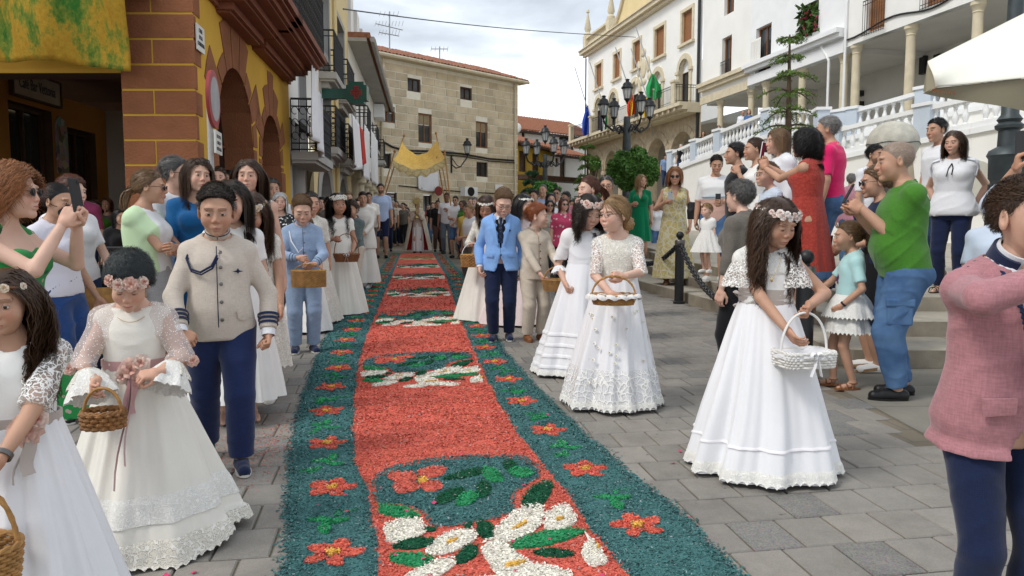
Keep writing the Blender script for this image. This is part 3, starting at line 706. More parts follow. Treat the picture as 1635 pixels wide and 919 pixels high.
window(FL,gb,u0+1.22,u0+2.28,zz+.1,zz+2.38,'pane',-.2,m_white2); window(FL,gb,u0+1.22,u0+2.28,zz+3.6,zz+5.88,'pane',-.2,m_white2)
slabbalc(gb,FL,u0+.15,u1-.5,zz,.5,curly=True); slabbalc(gb,FL,uL(484),uL(499),at_d(FL,500,52,.35)[1],.35)
cb=bl('cream_house','pale yellow house with stacked iron balconies and two dark arched doorways','building',tuple(FL.P(uL(503),G(18))))
u0,u1=uL(503),uL(561)
A1=arc(512,531,272); A2=arc(541,555,285)
wins=[]
zr2=at_d(FL,532,108,.4)[1]; zr1=at_d(FL,536,232,.4)[1]
ww=[(uL(516),uL(530)),(uL(541),uL(553))]
for a,b in ww:wins+=[(a,b,zr1+.02,zr1+2.35),(a,b,zr2+.02,zr2+2.4),]
q=MB(); wall_panel(q,FL,u0,u1,-.1,16.2,wins+[A1+(1.,),A2+(1.,)],0,.28,0,1); build_in(q,'wall',[m_cream,m_grey],cb,smooth=False)
for a_ in(A1,A2):
 c,r=(a_[0]+a_[1])/2,(a_[1]-a_[0])/2; q=MB(); th=np.linspace(0,math.pi,15)
 ri=[FL.P(c+r*math.cos(t),a_[3]+r*math.sin(t),.02)for t in th]; ro=[FL.P(c+(r+.5)*math.cos(t),a_[3]+(r+.5)*math.sin(t),.02)for t in th]
 q.grid(A(*ri,*ro),15,2)
 for sgn,e in((-1,a_[0]),(1,a_[1])):FL.box(q,min(e,e+sgn*.5),max(e,e+sgn*.5),G(18),a_[3],.003,.02)
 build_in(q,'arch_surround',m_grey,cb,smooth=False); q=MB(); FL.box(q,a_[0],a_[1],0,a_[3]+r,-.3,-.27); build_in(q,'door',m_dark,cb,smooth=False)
for w_ in wins:window(FL,cb,w_[0]+.01,w_[1]-.01,w_[2],w_[3]-.01,'pane',-.2,m_grey,trim=m_grey)
for ps in(514,538):ue=uL(ps); slabbalc(cb,FL,ue,ue+2.1,zr2,.42,under=.2); slabbalc(cb,FL,ue+.1,ue+2.2,zr1,.42,curly=True,under=.2)
q=MB(); FL.box(q,u0,u1,FL.loc(548,262)[1]-.1,FL.loc(548,262)[1]+.06,.001,.1); build_in(q,'string_course',m_stone_l,cb,smooth=False); q=MB(); FL.box(q,u0,u1,16.2,16.45,-.2,.35); build_in(q,'cornice',m_stone_l,cb,smooth=False)
q=MB(); uu=uL(537); FL.path(q,[(uu,.3,.07),(uu,16,.07)],.06); uu=uL(504); FL.path(q,[(uu,4,.07),(uu,16,.07)],.05); build_in(q,'drainpipe',m_cream,cb)
wb=bl('white_house_row','white house row with grey eaves and flags of cloth running to the street corner','building',tuple(FL.P(uL(561),G(25))))
u0,u1=uL(561),uL(606); zt=at_d(FL,604,128,.6)[1]
wins=[];
for k_ in range(6):
 a=u0+1.1+k_*(u1-u0-1)/6; wins+=[(a,a+1.0,4.7,6.6),(a,a+1.0,7.9,9.7)]
 if zt>12:wins.append((a,a+1.0,10.8,12.0))
q=MB(); zg=3.6; wall_panel(q,FL,u0,u1,zg,zt,wins,0,.22,0,1); build_in(q,'wall',[m_white,m_grey],wb,smooth=False)
q=MB(); wall_panel(q,FL,u0,u1,0,zg,[],-1.8); FL.box(q,u0,u1,zg,zg+.25,-1.8,.15); build_in(q,'arcade_recess',m_grey,wb,smooth=False)
for k_ in range(6):
 b_=FL.P(u0+.5+k_*2.8,0,-.2); q=MB().lathe([(.2,0),(.18,3.2),(.3,3.3),(.3,3.59)],10,(b_[0],b_[1],0)); build_in(q,'stone_column',m_stone_l,wb)
for w_ in wins:window(FL,wb,w_[0]+.01,w_[1]-.01,w_[2],w_[3],'pane',-.16,m_grey)
for k_ in(0,2,4):slabbalc(wb,FL,wins[k_*(3 if zt>12 else 2)][0]-.3,wins[k_*(3 if zt>12 else 2)][1]+.3,4.68,.6)
q=MB(); FL.box(q,u0-.1,u1+.1,zt,zt+.12,-.2,.62); FL.box(q,u0-.1,u1+.1,zt+.12,zt+.3,-.2,.74,1); FL.path(q,[(u0,zt+.1,.82),(u1,zt+.1,.82)],.1); build_in(q,'eaves',[m_grey,m_tile],wb,smooth=False)
q=MB(); FL.box(q,uL(599),uL(602),at_d(FL,600,172,.3)[1],at_d(FL,600,150,.3)[1],.02,.5); build_in(q,'air_conditioner',m_white2,wb,smooth=False)
def drape(px0,px1,py0,py1,d,mat,label,group=None,fc=FL,slant=0,name='hanging_cloth'):
 (ua,_),(ub,_)=at_d(fc,px0,py0,d),at_d(fc,px1,py0,d); zt_=at_d(fc,(px0+px1)/2,py0,d)[1]; zb_=at_d(fc,(px0+px1)/2,py1,d)[1]
 nu,nv=22,16; V=[]
 for j in range(nv):
  for i in range(nu):
   s_,t_=i/(nu-1),j/(nv-1); V.append(fc.P(ua+(ub-ua)*s_+slant*t_,zt_+(zb_-zt_)*t_-.12*math.sin(s_*3.1)*t_,d+.03*math.sin(s_*19+px0)*(.3+t_)+.05*t_*math.sin(s_*7+px1)))
 o=MB().grid(A(*V),nu,nv).build(name,mat,None); sm=o.modifiers.new('s','SOLIDIFY'); sm.thickness=.01; return tag(o,label,'cloth',group)
drape(497,507,106,216,.55,m_cloth,'long white cloth hanging from the grey balcony, nearest of the cloths','white cloths on the balconies')
drape(508,515,150,240,.55,m_cloth,'narrow white cloth hanging past the grey balcony, beside the cream house','white cloths on the balconies')
m_redcl=pm('red_banner_cloth',(.55,.05,.04),.9,.2,3,.1,80)
drape(562,573,190,262,.7,m_cloth,'white cloth hanging just left of the red banner','white cloths on the balconies')
drape(574,580,205,255,.7,m_redcl,'red and white banner hanging between white cloths on the white house')
drape(582,590,205,285,.7,m_cloth,'white cloth hanging just right of the red banner','white cloths on the balconies')
drape(592,602,215,290,.7,m_cloth,'white cloth hanging nearest the stone house at the row end','white cloths on the balconies')
ph=empty('pharmacy_sign',tuple(FL.P(uL(536),0)),0,'green pharmacy cross sign with a red cross sticking out from the cream house','sign')
Yp=14.6; pc=at(571,149,Yp); q=MB(); m_gr=pm('green_sign_box',(.008,.07,.045),.35,.1,4,0,spec=.6); m_rd=pm('red_led',(.42,.03,.03),.5,.1,20,0)
sx=Yp/FPX
for hw_,hh_ in((16,11.5),(11.5,16.5)):q.box((pc.x-hw_*sx,pc.y-.12+(.003 if hw_>12 else 0),pc.z-hh_*sx),(pc.x+hw_*sx,pc.y+.12,pc.z+hh_*sx))
build_in(q,'cross_box',m_gr,ph,smooth=False)
q=MB(); y_=pc.y-.13
for i in range(7):
 for j in range(7):
  if abs(i-3)+abs(j-3)<5 and(abs(i-3)<2 or abs(j-3)<2):x_=pc.x+(i-3)*2.6*sx; z_=pc.z+(j-3)*2.9*sx; q.ell((x_,y_,z_),(1.15*sx,)*3,6,4)
build_in(q,'led_cross',m_rd,ph)
q=MB(); q.box((at(540,149,Yp).x-.3,pc.y-.08,pc.z-8*sx),(pc.x-16.2*sx,pc.y+.08,pc.z+6.5*sx)); build_in(q,'bracket',m_gr,ph,smooth=False)
FS=Facade(597,40,827,47.8)
sb=bl('stone_house','big tan stone block house with tiled roof closing the end of the street','building',tuple(FS.P(0,G(40))))
zr=8.95+1.35+.2
def rS(px0,py0,px1,py1):
 u0,zt_=FS.loc(px0,py0); u1,_=FS.loc(px1,py1); _,za=FS.loc((px0+px1)/2,(py0+0)); _,zb_=FS.loc((px0+px1)/2,py1); return u0,u1,zb_,za
wr=[(rS(651,125,672,146),'pane'),(rS(735,139,754,159),'pane'),(rS(608,169,631,195),'half'),(rS(668,181,690,228),'half'),(rS(760,194,779,236),'half'),(rS(609,244,625,269),'pane'),(rS(761,258,779,282),'pane'),(rS(617,307,634,330),'shut'),(rS(676,311,690,345),'pane')]
q=MB(); wall_panel(q,FS,0,FS.len,0,zr,[w_[0]for w_ in wr],-.03,.2,0,1)
eR=FS.P(FS.len,0,-.03); nS=np.array(FS.n)
q.add([eR,eR-nS*9,eR-nS*9+A(0,0,zr),eR+A(0,0,zr)],[[0,1,2,3]]); e0=FS.P(0,0,-.03); q.add([e0,e0-nS*9,e0-nS*9+A(0,0,zr),e0+A(0,0,zr)],[[0,1,2,3]])
build_in(q,'wall',[pm('mortar',(.86,.81,.68),.95,.1,3,.2,40),pm('reveal_stone',(.33,.27,.19),.9,.2,3,.2)],sb,smooth=False)
bm_=[pm('stone_block_'+n_,c_,.95,.18,2,.35,30,dirt=.3)for n_,c_ in(('tan',(.64,.53,.36)),('pale',(.70,.59,.42)),('grey',(.56,.47,.33)))]
bh=.435; row=0; z=.75; nb=0; rest=MB()
blocks=[]
while z+bh<zr:
 u=-.35 if row%2 else 0.;
 while u<FS.len:
  u2=u+.80*random.uniform(.85,1.15); a,b=max(u,0)+.02,min(u2,FS.len)-.02
  segs=[(a,b)]
  for(wa,wb_,z0_,z1_),_ in wr:
   if z+bh>z0_ and z<z1_:
    ns=[]
    for s0,s1 in segs:
     if s1<=wa or s0>=wb_:ns.append((s0,s1))
     else:
      if s0<wa-.06:ns.append((s0,wa))
      if s1>wb_+.06:ns.append((wb_,s1))
    segs=ns
  for s0,s1 in segs:
   if s1-s0>.05:blocks.append((s0,s1,z))
  u=u2
 z+=bh; row+=1
blocks.sort(key=lambda b_:-b_[2])
for s0,s1,z in blocks:
 q=MB()if nb<292 else rest; k_=random.choice([0,0,1,1,2]); dd=random.uniform(-.008,.006)
 FS.box(q,s0+.008,s1-.008,z+.028,z+bh-.028,-.029,.0+dd,0 if nb<292 else k_)
 if nb<292:build_in(q,'stone_block',bm_[k_],sb,smooth=False)
 nb+=1
if rest.v:build_in(rest,'stone_blocks',bm_,sb,smooth=False,kind='stuff')
for(r_,st)in wr:window(FS,sb,r_[0]+.02,r_[1]-.02,r_[2]+.02,r_[3]-.02,st,-.14,m_wood_d if st!='half' else m_wood)
q=MB(); FS.box(q,-.3,FS.len+.4,zr,zr+.12,-.3,.5); FS.path(q,[(-.3,zr+.06,.56),(FS.len+.4,zr+.06,.56)],.1); build_in(q,'eaves',m_stone_l,sb,smooth=False)
q=MB(); nT=int((FS.len+.8)/.24)
for i in range(nT):
 u=-.35+i*.24
 for k_ in range(8):
  d0_=.62-k_*.5; zz0=zr+.12+k_*.17+random.uniform(-.015,.02); th=np.linspace(0,math.pi,5)
  V=[FS.P(u+random.uniform(-.01,.01)+.12-.115*math.cos(t),zz0+.09*math.sin(t),d0_)for t in th]+[FS.P(u+.12-.1*math.cos(t),zz0+.2+.09*math.sin(t),d0_-.56)for t in th]
  q.grid(A(*V),5,2)
FS.box(q,-.35,FS.len+.4,zr+.11,zr+.13,-3.4,.5)
V=[FS.P(-.35,zr+.13,.5),FS.P(FS.len+.4,zr+.13,.5),FS.P(FS.len+.4,zr+1.5,-3.5),FS.P(-.35,zr+1.5,-3.5)]; q.add(V,[[0,1,2,3]]); build_in(q,'roof',m_tile,sb,kind='stuff')
q=MB(); u0,z0=FS.loc(590,96); FS.box(q,-1.2,1.5,zr+.3,FS.loc(615,80)[1],-4,-2.0); build_in(q,'roof_hut',m_stone_l,sb,smooth=False)
q=MB(); FS.box(q,-1.4,1.9,FS.loc(615,80)[1],FS.loc(615,77)[1]+.05,-4.2,-1.7); build_in(q,'hut_roof',m_tile,sb,smooth=False)
q=MB()
FS.path(q,[(FS.loc(821,145)[0],zr,.09),(FS.loc(821,145)[0],.9,.09)],.07); FS.path(q,[(FS.loc(612,145)[0],zr,.09),(FS.loc(607,145)[0],zr*.6,.09),(FS.loc(607,145)[0],.9,.09)],.07); build_in(q,'drainpipe',m_stone_l,sb)
q=MB(); cab=[FS.loc(*p)+(.05,)for p in((600,250),(606,232),(613,227),(625,234),(645,240),(690,241),(735,245),(780,253),(820,256))]; FS.path(q,cab,.055,5); FS.path(q,[(a,b-.15,.08)for a,b,_ in cab[4:]],.035,5); FS.path(q,[FS.loc(*p)+(.05,)for p in((636,296),(680,301),(740,306),(820,310))],.03,5); build_in(q,'wall_cable',m_iron,sb)
q=MB(); a_=FS.loc(734,298); b_=FS.loc(754,314); FS.box(q,a_[0],b_[0],b_[1],a_[1],.01,.5); o=build_in(q,'air_conditioner',m_white2,sb,smooth=False)
q=MB(); c_=FS.P((a_[0]+b_[0])/2-.05,(a_[1]+b_[1])/2,.505); q.lathe([(.27,0),(.27,.02),(.02,.021)],18,M=frame(c_,np.array(FS.u),A(0,0,1),nS)); build_in(q,'fan_grille',m_dark,sb,smooth=False)
drape(667,700,274,302,.12,m_cloth,'white sheet hung on the stone house below the canopy',None,FS)
q=MB(); c_=FS.loc(693,305); q.lathe([(.27,0),(.27,.04),(.22,.05)],20,M=frame(FS.P(c_[0],c_[1],.4),np.array(FS.u),A(0,0,1),nS)); rs=q.build('round_road_sign',pm('dark_red_enamel',(.22,.03,.03),.5,.2,5,0),None); tag(rs,'round red road sign on its post before the stone house','sign')
q=MB(); b_=FS.P(c_[0],0,.4); q.tube([(b_[0],b_[1],G(b_[1])),(b_[0],b_[1],c_[1]-.4)],.04); q.build('sign_post',m_green_iron,rs)
q=MB(); a_=FS.loc(790,294); b_=FS.loc(802,303); FS.box(q,a_[0],b_[0],b_[1],a_[1],.01,.06); build_in(q,'wall_plaque',m_white2,sb,smooth=False)
def lantern(mb,c,s,n=8):
 x,y,z=c
 mb.lathe([(.10*s,0),(.17*s,.38*s)],n,(x,y,z),mi=1,cap=False)
 for i in range(n):
  a=2*math.pi*i/n; mb.tube([(x+.10*s*math.cos(a),y+.10*s*math.sin(a),z),(x+.175*s*math.cos(a),y+.175*s*math.sin(a),z+.39*s)],.009*s,4,False)
 mb.lathe([(.02*s,-.16*s),(.03*s,-.1*s),(.06*s,-.05*s),(.115*s,0),(.11*s,.03*s)],n*2,(x,y,z))
 mb.lathe([(.18*s,.37*s),(.22*s,.39*s),(.215*s,.43*s),(.17*s,.47*s),(.165*s,.52*s),(.13*s,.58*s),(.07*s,.61*s),(.06*s,.66*s),(.085*s,.69*s),(.03*s,.72*s),(.0,.73*s)],n*2,(x,y,z))
def milk():
 m,t,b=nmat('lantern_glass',.15); b.inputs['Base Color'].default_value=(.62,.66,.68,1); b.inputs['Alpha'].default_value=.55; return m
m_milk=milk()
wl=empty('wall_lantern',tuple(FS.P(FS.loc(718,260)[0],FS.loc(718,260)[1])),0,'black iron wall lantern on a bracket on the stone house','lamp')
q=MB(); c_=FS.P(FS.loc(730,250)[0],FS.loc(730,247)[1],.9); lantern(q,c_,1.25); u_,z_=FS.loc(720,262)
w0=A(*FS.P(u_,z_,.05)); q.tube([w0,w0+nS*.4+A(0,0,-.25),w0+nS*.8+A(0,0,-.2),A(*c_)+A(0,0,-.2)],.035); q.tube([w0+A(0,0,-.5),w0+A(0,0,.5)],.05); q.tube([w0+A(0,0,.4),w0+nS*.5+A(0,0,-.1),w0+nS*.8+A(0,0,-.2)],.025)
build_in(q,'lantern',[m_iron,m_milk],wl)
m_al=pm('aluminium',(.35,.36,.37),.4,.1,5,0,metal=.6)
def antenna(px,py0,py1,Y,label,els):
 b_=at(px,py1,Y); t_=at(px,py0,Y); o=MB(); o.tube([b_,t_],.04,6)
 for z_,w_,n_,sl in els:
  zz=b_.z+(t_.z-b_.z)*z_; o.tube([(b_.x-w_,b_.y,zz),(b_.x+w_,b_.y,zz-sl)],.025,4)
  for i in range(n_):x=b_.x-w_+2*w_*i/max(1,n_-1); o.tube([(x,b_.y-.25,zz-.2),(x,b_.y+.25,zz+.2)],.015,4)
 tag(o.build('tv_antenna',m_al,None),label,'antenna')
antenna(622,18,92,42,'tall television aerial on the roof hut left of the stone house',[(.95,.5,5,.1),(.74,.75,9,.35),(.55,.55,7,.2)])
antenna(702,74,112,46,'small television aerial on the middle of the tiled stone house roof',[(.9,.5,5,0)])
q=MB(); P=[at(548+(1015-548)*t,14+45*t+6*math.sin(t*math.pi),18+26*t)for t in np.linspace(0,1,24)]; q.tube(P,.018,5); tag(q.build('overhead_wire',m_iron,None),'thin dark wire strung across the street against the clouds','wire')
def farhouse(name,label,px0,Y0,px1,Y1,pyt,wallm,wins,roofh=1.2,over=.5,depth=7,upper=None):
 fc=Facade(px0,Y0,px1,Y1); r=bl(name,label,'building',tuple(fc.P(0,G(Y0)))); zt_=fc.loc(px0,pyt)[1]; H=[]
 for a,b,c,d_,st in wins:
  ua=fc.loc(a,c)[0]; ub,z_=fc.loc(b,d_); H.append((ua,ub,z_,fc.loc(b,c)[1],st))
 q=MB(); wall_panel(q,fc,0,fc.len,0,zt_,[h[:4]for h in H],0,.25); n_=np.array(fc.n)
 for u in(0,fc.len):p=A(*fc.P(u,0)); q.add([p,p-n_*depth,p-n_*depth+A(0,0,zt_),p+A(0,0,zt_)],[[0,1,2,3]])
 build_in(q,'wall',wallm,r,smooth=False)
 for h in H:window(fc,r,h[0]+.01,h[1]-.01,h[2],h[3]-.01,h[4],-.15,m_wood_d)
 q=MB(); q.add([fc.P(-over,zt_,over+.2),fc.P(fc.len+over,zt_,over+.2),fc.P(fc.len+over,zt_+roofh,-depth*.5),fc.P(-over,zt_+roofh,-depth*.5)],[[0,1,2,3]])
 n=int(fc.len/.3)
 for i in range(n):u=-over+(fc.len+2*over)*(i+.5)/n; q.tube([fc.P(u,zt_+.04,over+.25),fc.P(u,zt_+roofh+.05,-depth*.5)],.09,5,False)
 fc.box(q,-over,fc.len+over,zt_-.12,zt_-.01,.001,over+.15,1); build_in(q,'roof',[m_tile,m_wood_d],r)
 return fc,r,zt_
m_yel=pm('yellow_house_plaster',(.60,.40,.06),.9,.1,1,.1)
farhouse('yellow_house','low yellow house with dark wooden eaves behind the far street lamp',820,56,884,62,228,m_yel,[(829,841,242,275,'shut'),(850,861,246,279,'shut'),(867,876,248,281,'pane')],1.4)
farhouse('balcony_house','white house with black shuttered door under tiled eaves, right of the yellow house',884,60,930,63,247,m_white,[(887,892,252,266,'shut'),(894,903,250,286,'shut')],1.4)
fc3,r3,z3=farhouse('gallery_house','back house with dark wooden gallery and red tiled roof above the yellow house',823,68,938,74,209,m_white,[(833,838,209.5,222,'pane'),(893,916,217,241,'pane')],2.0,.8)
farhouse('tiled_far_house','farthest tiled house roof beyond the stone house corner',815,78,850,84,203,m_grey,[(824,830,205,216,'pane')],2.6,.6)
q=MB(); FY=Facade(818,55.5,925,61); FY.box(q,0,FY.len,FY.loc(870,290)[1],FY.loc(870,283)[1],.1,1.6); tag(q.build('shop_awning',m_wood_d,None,smooth=False),'dark awning band below the yellow and white far houses','awning')
q=MB(); c_=at(826,204,55); q.ell(c_,(.3,.08,.36),12,8); q.tube([c_,(c_.x-.2,c_.y+.3,c_.z-.7)],.03); tag(q.build('satellite_dish',m_white2,None),'small white satellite dish by the stone house corner','dish')
FT=Facade(937,60,1115,42)
th_=bl('town_hall','white town hall with stone arcade, long balcony and shuttered windows on the right','building',tuple(FT.P(0,2)))
zco=15.3; zba=8.35
aw=[];
for a,b,yt in((943,962,232),(966,987,219),(1003,1027,206),(1033,1064,192),(1070,1107,177)):
 ua,ub=FT.loc(a,300)[0],FT.loc(b,300)[0]; zt_=FT.loc((a+b)/2,yt)[1]; aw.append([ua,ub,2.0,0])
zt_=7.05
for k_ in aw:k_[3]=zt_-(k_[1]-k_[0])/2
tw=[(FT.loc(a,100)[0],FT.loc(b,100)[0])for a,b in((951,961),(980,990),(1011,1022),(1045,1060),(1088,1104))]
dw=[(FT.loc(a,100)[0],FT.loc(b,100)[0])for a,b in((951,962),(974,985),(1008,1021),(1043,1057),(1085,1101))]
q=MB(); wall_panel(q,FT,-.2,FT.len+.05,2.,zba,[tuple(k_)+(1.,)for k_ in aw],0,.7,0,0); build_in(q,'arcade_wall',m_stone,th_,smooth=False)
q=MB(); wall_panel(q,FT,0,FT.len,zba,zco,[(a,b,12.1,13.9)for a,b in tw]+[(a,b,zba+.1,10.6,1.)for a,b in dw],-.03,.3,0,1); p0=A(*FT.P(0,2)); nT_=np.array(FT.n); q.add([p0,p0-nT_*12,p0-nT_*12+A(0,0,13.3),p0+A(0,0,13.3)],[[0,1,2,3]]); build_in(q,'wall',[m_white,m_stone_l],th_,smooth=False)
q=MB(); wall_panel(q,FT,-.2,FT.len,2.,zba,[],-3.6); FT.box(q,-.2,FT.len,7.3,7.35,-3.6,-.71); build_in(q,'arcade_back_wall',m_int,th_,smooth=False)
for k_ in aw:
 c,r=(k_[0]+k_[1])/2,(k_[1]-k_[0])/2
 for i in range(11):
  t0,t1=math.pi*i/11+.012,math.pi*(i+1)/11-.012
  P=[FT.P(c+r*math.cos(t),k_[3]+r*math.sin(t),.005)for t in(t0,(t0+t1)/2,t1)]+[FT.P(c+(r+.42)*math.cos(t),k_[3]+(r+.42)*math.sin(t),.005)for t in(t1,(t0+t1)/2,t0)]
  build_in(MB().poly(P,nT_*.05),'voussoir',m_stone,th_,smooth=False)
for k_ in range(len(aw)-1):
 a,b=aw[k_][1],aw[k_+1][0]; q=MB(); zz=aw[k_][3]; FT.box(q,a-.12,b+.12,zz-.32,zz-.02,-.75,.1); FT.box(q,a-.06,b+.06,zz-.5,zz-.322,-.73,.05); build_in(q,'impost',m_stone,th_,smooth=False)
q=MB(); FT.box(q,aw[-1][1]-.12,FT.len,aw[-1][3]-.32,aw[-1][3]-.02,-.75,.1); build_in(q,'impost',m_stone,th_,smooth=False)
for a,b in tw:
 window(FT,th_,a+.01,b-.01,12.1,13.89,'shut',-.15,m_wood); q=MB();
 FT.box(q,a-.2,a,12.1,13.9,-.028,.03); FT.box(q,b,b+.2,12.1,13.9,-.028,.03); FT.box(q,a-.2,b+.2,13.9,14.1,-.028,.04); FT.box(q,a-.3,b+.3,11.95,12.1,-.028,.15); build_in(q,'window_surround',m_stone_l,th_,smooth=False)
for a,b in dw:
 c,r=(a+b)/2,(b-a)/2; window(FT,th_,a+.01,b-.01,zba+.1,10.5,'pane',-.25,m_wood_d,name='balcony_door')
 q=MB(); FT.box(q,a,b,10.5,10.6+r,-.3,-.26); build_in(q,'fanlight',m_white2,th_,smooth=False)
 q=MB(); th=np.linspace(0,math.pi,15); ri=[FT.P(c+r*math.cos(t),10.6+r*math.sin(t),.05)for t in th]; ro=[FT.P(c+(r+.3)*math.cos(t),10.6+(r+.3)*math.sin(t),.05)for t in th]; ro2=[FT.P(c+(r+.3)*math.cos(t),10.6+(r+.3)*math.sin(t),-.03)for t in th]
 q.grid(A(*ri,*ro,*ro2),15,3); FT.box(q,a-.3,a,zba+.1,10.6,-.028,.05); FT.box(q,b,b+.3,zba+.1,10.6,-.028,.05); FT.box(q,a-.4,a+.02,10.45,10.62,-.028,.12); FT.box(q,b-.02,b+.4,10.45,10.62,-.028,.12); build_in(q,'door_surround',m_stone_l,th_,smooth=False)
q=MB(); FT.box(q,-1.2,FT.len,zba-.15,zba+.05,.002,1.3); FT.box(q,-1.1,FT.len,zba-.35,zba-.152,.002,1.1); FT.box(q,-1,FT.len,zba-.5,zba-.352,.002,.8); build_in(q,'balcony_slab',m_stone_l,th_,smooth=False)
for i in range(26):q=MB(); u=-.9+i*(FT.len+.8)/26; FT.box(q,u,u+.18,zba-.36,zba-.16,1.101,1.25); build_in(q,'corbel',m_stone,th_,smooth=False)
railing(FT,th_,-1.1,FT.len-.6,zba+.05,zba+1.1,1.2,m=m_iron,step=.16)
for u in(-.9,dw[1][0]-.9,dw[2][0]-1.5,dw[3][0]-1.3,dw[4][1]+.3,dw[4][0]-1.2):q=MB(); FT.box(q,u,u+.42,zba+.06,zba+1.25,1.0,1.3); FT.box(q,u-.05,u+.47,zba+1.25,zba+1.36,.95,1.35); build_in(q,'balcony_pier',m_stone_l,th_,smooth=False)
q=MB(); FT.box(q,-.6,FT.len+.1,zco-.3,zco-.1,-.02,.25); FT.box(q,-.8,FT.len+.1,zco-.1,zco+.15,-.02,.5); FT.box(q,-.8,FT.len+.1,zco+.15,zco+.22,-.02,.6); build_in(q,'cornice',m_stone_l,th_,smooth=False)
q=MB(); FT.box(q,-.5,4.6,zco+.222,zco+.4,-.3,.2); FT.box(q,-.5,4.6,zco+1.05,zco+1.2,-.3,.2)
for i in range(14):c_=FT.P(.1+i*.31,0,-.05); q.lathe([(.06,zco+.4),(.11,zco+.6),(.05,zco+.85),(.08,zco+1.05)],8,(c_[0],c_[1],0))
build_in(q,'parapet',m_stone_l,th_,smooth=False)
for u in(-.3,4.7):q=MB(); c_=FT.P(u,0,-.05); FT.box(q,u-.3,u+.3,zco+.221,zco+1.35,-.35,.25); q.lathe([(.3,zco+1.35),(.32,zco+1.5),(.16,zco+1.65),(.28,zco+1.9),(.06,zco+3.1),(.14,zco+3.2),(.1,zco+3.4),(0,zco+3.45)],10,(c_[0],c_[1],0)); build_in(q,'pinnacle',m_stone_l,th_)
us=np.linspace(5,14,22); q=MB(); top_=lambda u:zco+.5+3.6*(0 if u<5 else min(1,((u-5)/3.2))**2)+(0 if u<9.5 else.6)
P=[FT.P(u,top_(u),-.05)for u in us]; B_=[FT.P(u,zco+.22,-.05)for u in us]; P2=[FT.P(u,top_(u),-.45)for u in us]
q.grid(A(*B_,*P,*P2),22,3); build_in(q,'gable',m_cream,th_,smooth=False); q=MB(); q.tube([FT.P(u,top_(u)+.05,.02)for u in us],.14,6); build_in(q,'gable_moulding',m_stone_l,th_)
q=MB(); c_=FT.loc(1027,103); uc,zc_=FT.loc(1027,103)[0],11.9;
for du,dz,ru,rz_ in((0,0,.5,.75),(-.75,.1,.3,.6),(.75,.1,.3,.6),(0,1.0,.45,.3),(-1.0,-.7,.3,.3),(1.0,-.7,.35,.3),(0,-.9,.6,.25)):
 Mx=frame((0,0,0),np.array(FT.u),nT_,A(0,0,1)); p=FT.P(uc+du,zc_+dz,.0); q.ell(p,(ru*.85,.09,rz_*.9),12,8,M=Mx)
build_in(q,'coat_of_arms',m_stone_l,th_)
q=MB(); FT.path(q,[(FT.len-.15,14.8,.12),(FT.len-.15,3.2,.12)],.09); FT.path(q,[(-.25,14.9,.1),(-.25,2.5,.1)],.06); build_in(q,'drainpipe',m_iron,th_)
def flag(px,py0,py1,hw_,Y,cols,label,slant=0):
 t_,b_=at(px,py0,Y),at(px,py1,Y); s_=Y/FPX; nu,nv=22,20; V=[]
 for j in range(nv):
  for i in range(nu):
   a,b=i/(nu-1)-.5,j/(nv-1); w_=hw_*s_*2*(.15+.85*min(1,b*2.0))*(1-.25*max(0,b-.8)*4)
   V.append([t_.x+a*w_+slant*s_*b,Y+.16*math.sin(a*13+b*4)*b**.5,t_.z+(b_.z-t_.z)*b*(1-.12*a)])
 q=MB(); n=nu-1
 for k_,c_ in enumerate(cols):pass
 i0=np.arange(nv-1)[:,None]*nu; j0=np.arange(nu-1)[None]; F=np.stack([i0+j0,i0+j0+1,i0+j0+1+nu,i0+j0+nu],-1)
 q.v.append(A(*V)); q.n=len(V); q.c.append(np.full((len(V),3),.5)); cuts=np.linspace(0,nu-1,len(cols)+1).astype(int)
 for k_ in range(len(cols)):q.f.append((F[:,cuts[k_]:cuts[k_+1]].reshape(-1,4),k_))
 r=empty('flag',(t_.x,t_.y,t_.z),0,label,'flag','flags on the town hall balcony'); q.v[0]=q.v[0]-A(*t_); q.build('flag_cloth',[pm('flag_'+c_[0],c_[1],.85,.2,3,.1)for c_ in cols],r)
 q=MB(); q.tube([(0,0,-.2),(-.9,.9,3.0 if py0<225 else 2)],.035); q.tube([(0,0,-.3),(.6,1.2,-2.3)],.035); q.build('flag_pole',m_al,r)
BL_,WH_,GR_,RD_,YE_,BK_=('blue',(.02,.06,.38)),('white',(.75,.75,.75)),('green',(.03,.33,.10)),('red',(.55,.03,.02)),('yellow',(.75,.48,.03)),('black',(.02,.02,.03))
flag(938,168,215,8,56,[BL_,BL_,BL_,BL_,WH_],'dark blue flag drooping at the far left end of the town hall balcony')
flag(964,165,208,6,52,[BK_,WH_,GR_],'green, white and black striped flag beside the lamp lanterns',0)
flag(1008,148,184,6,47,[RD_,YE_,RD_],'red and yellow striped flag behind the lamp lanterns',0)
flag(1042,118,158,12,45,[GR_,GR_,GR_],'plain green flag right of the lamp lanterns',4)
flag(1034,152,185,7,46,[YE_,BL_],'yellow and blue flag partly behind the right lantern',0)
FR=Facade(1115,42,1760,19.6)
uR=lambda px:FR.loc(px,300)[0]
zsof=8.15
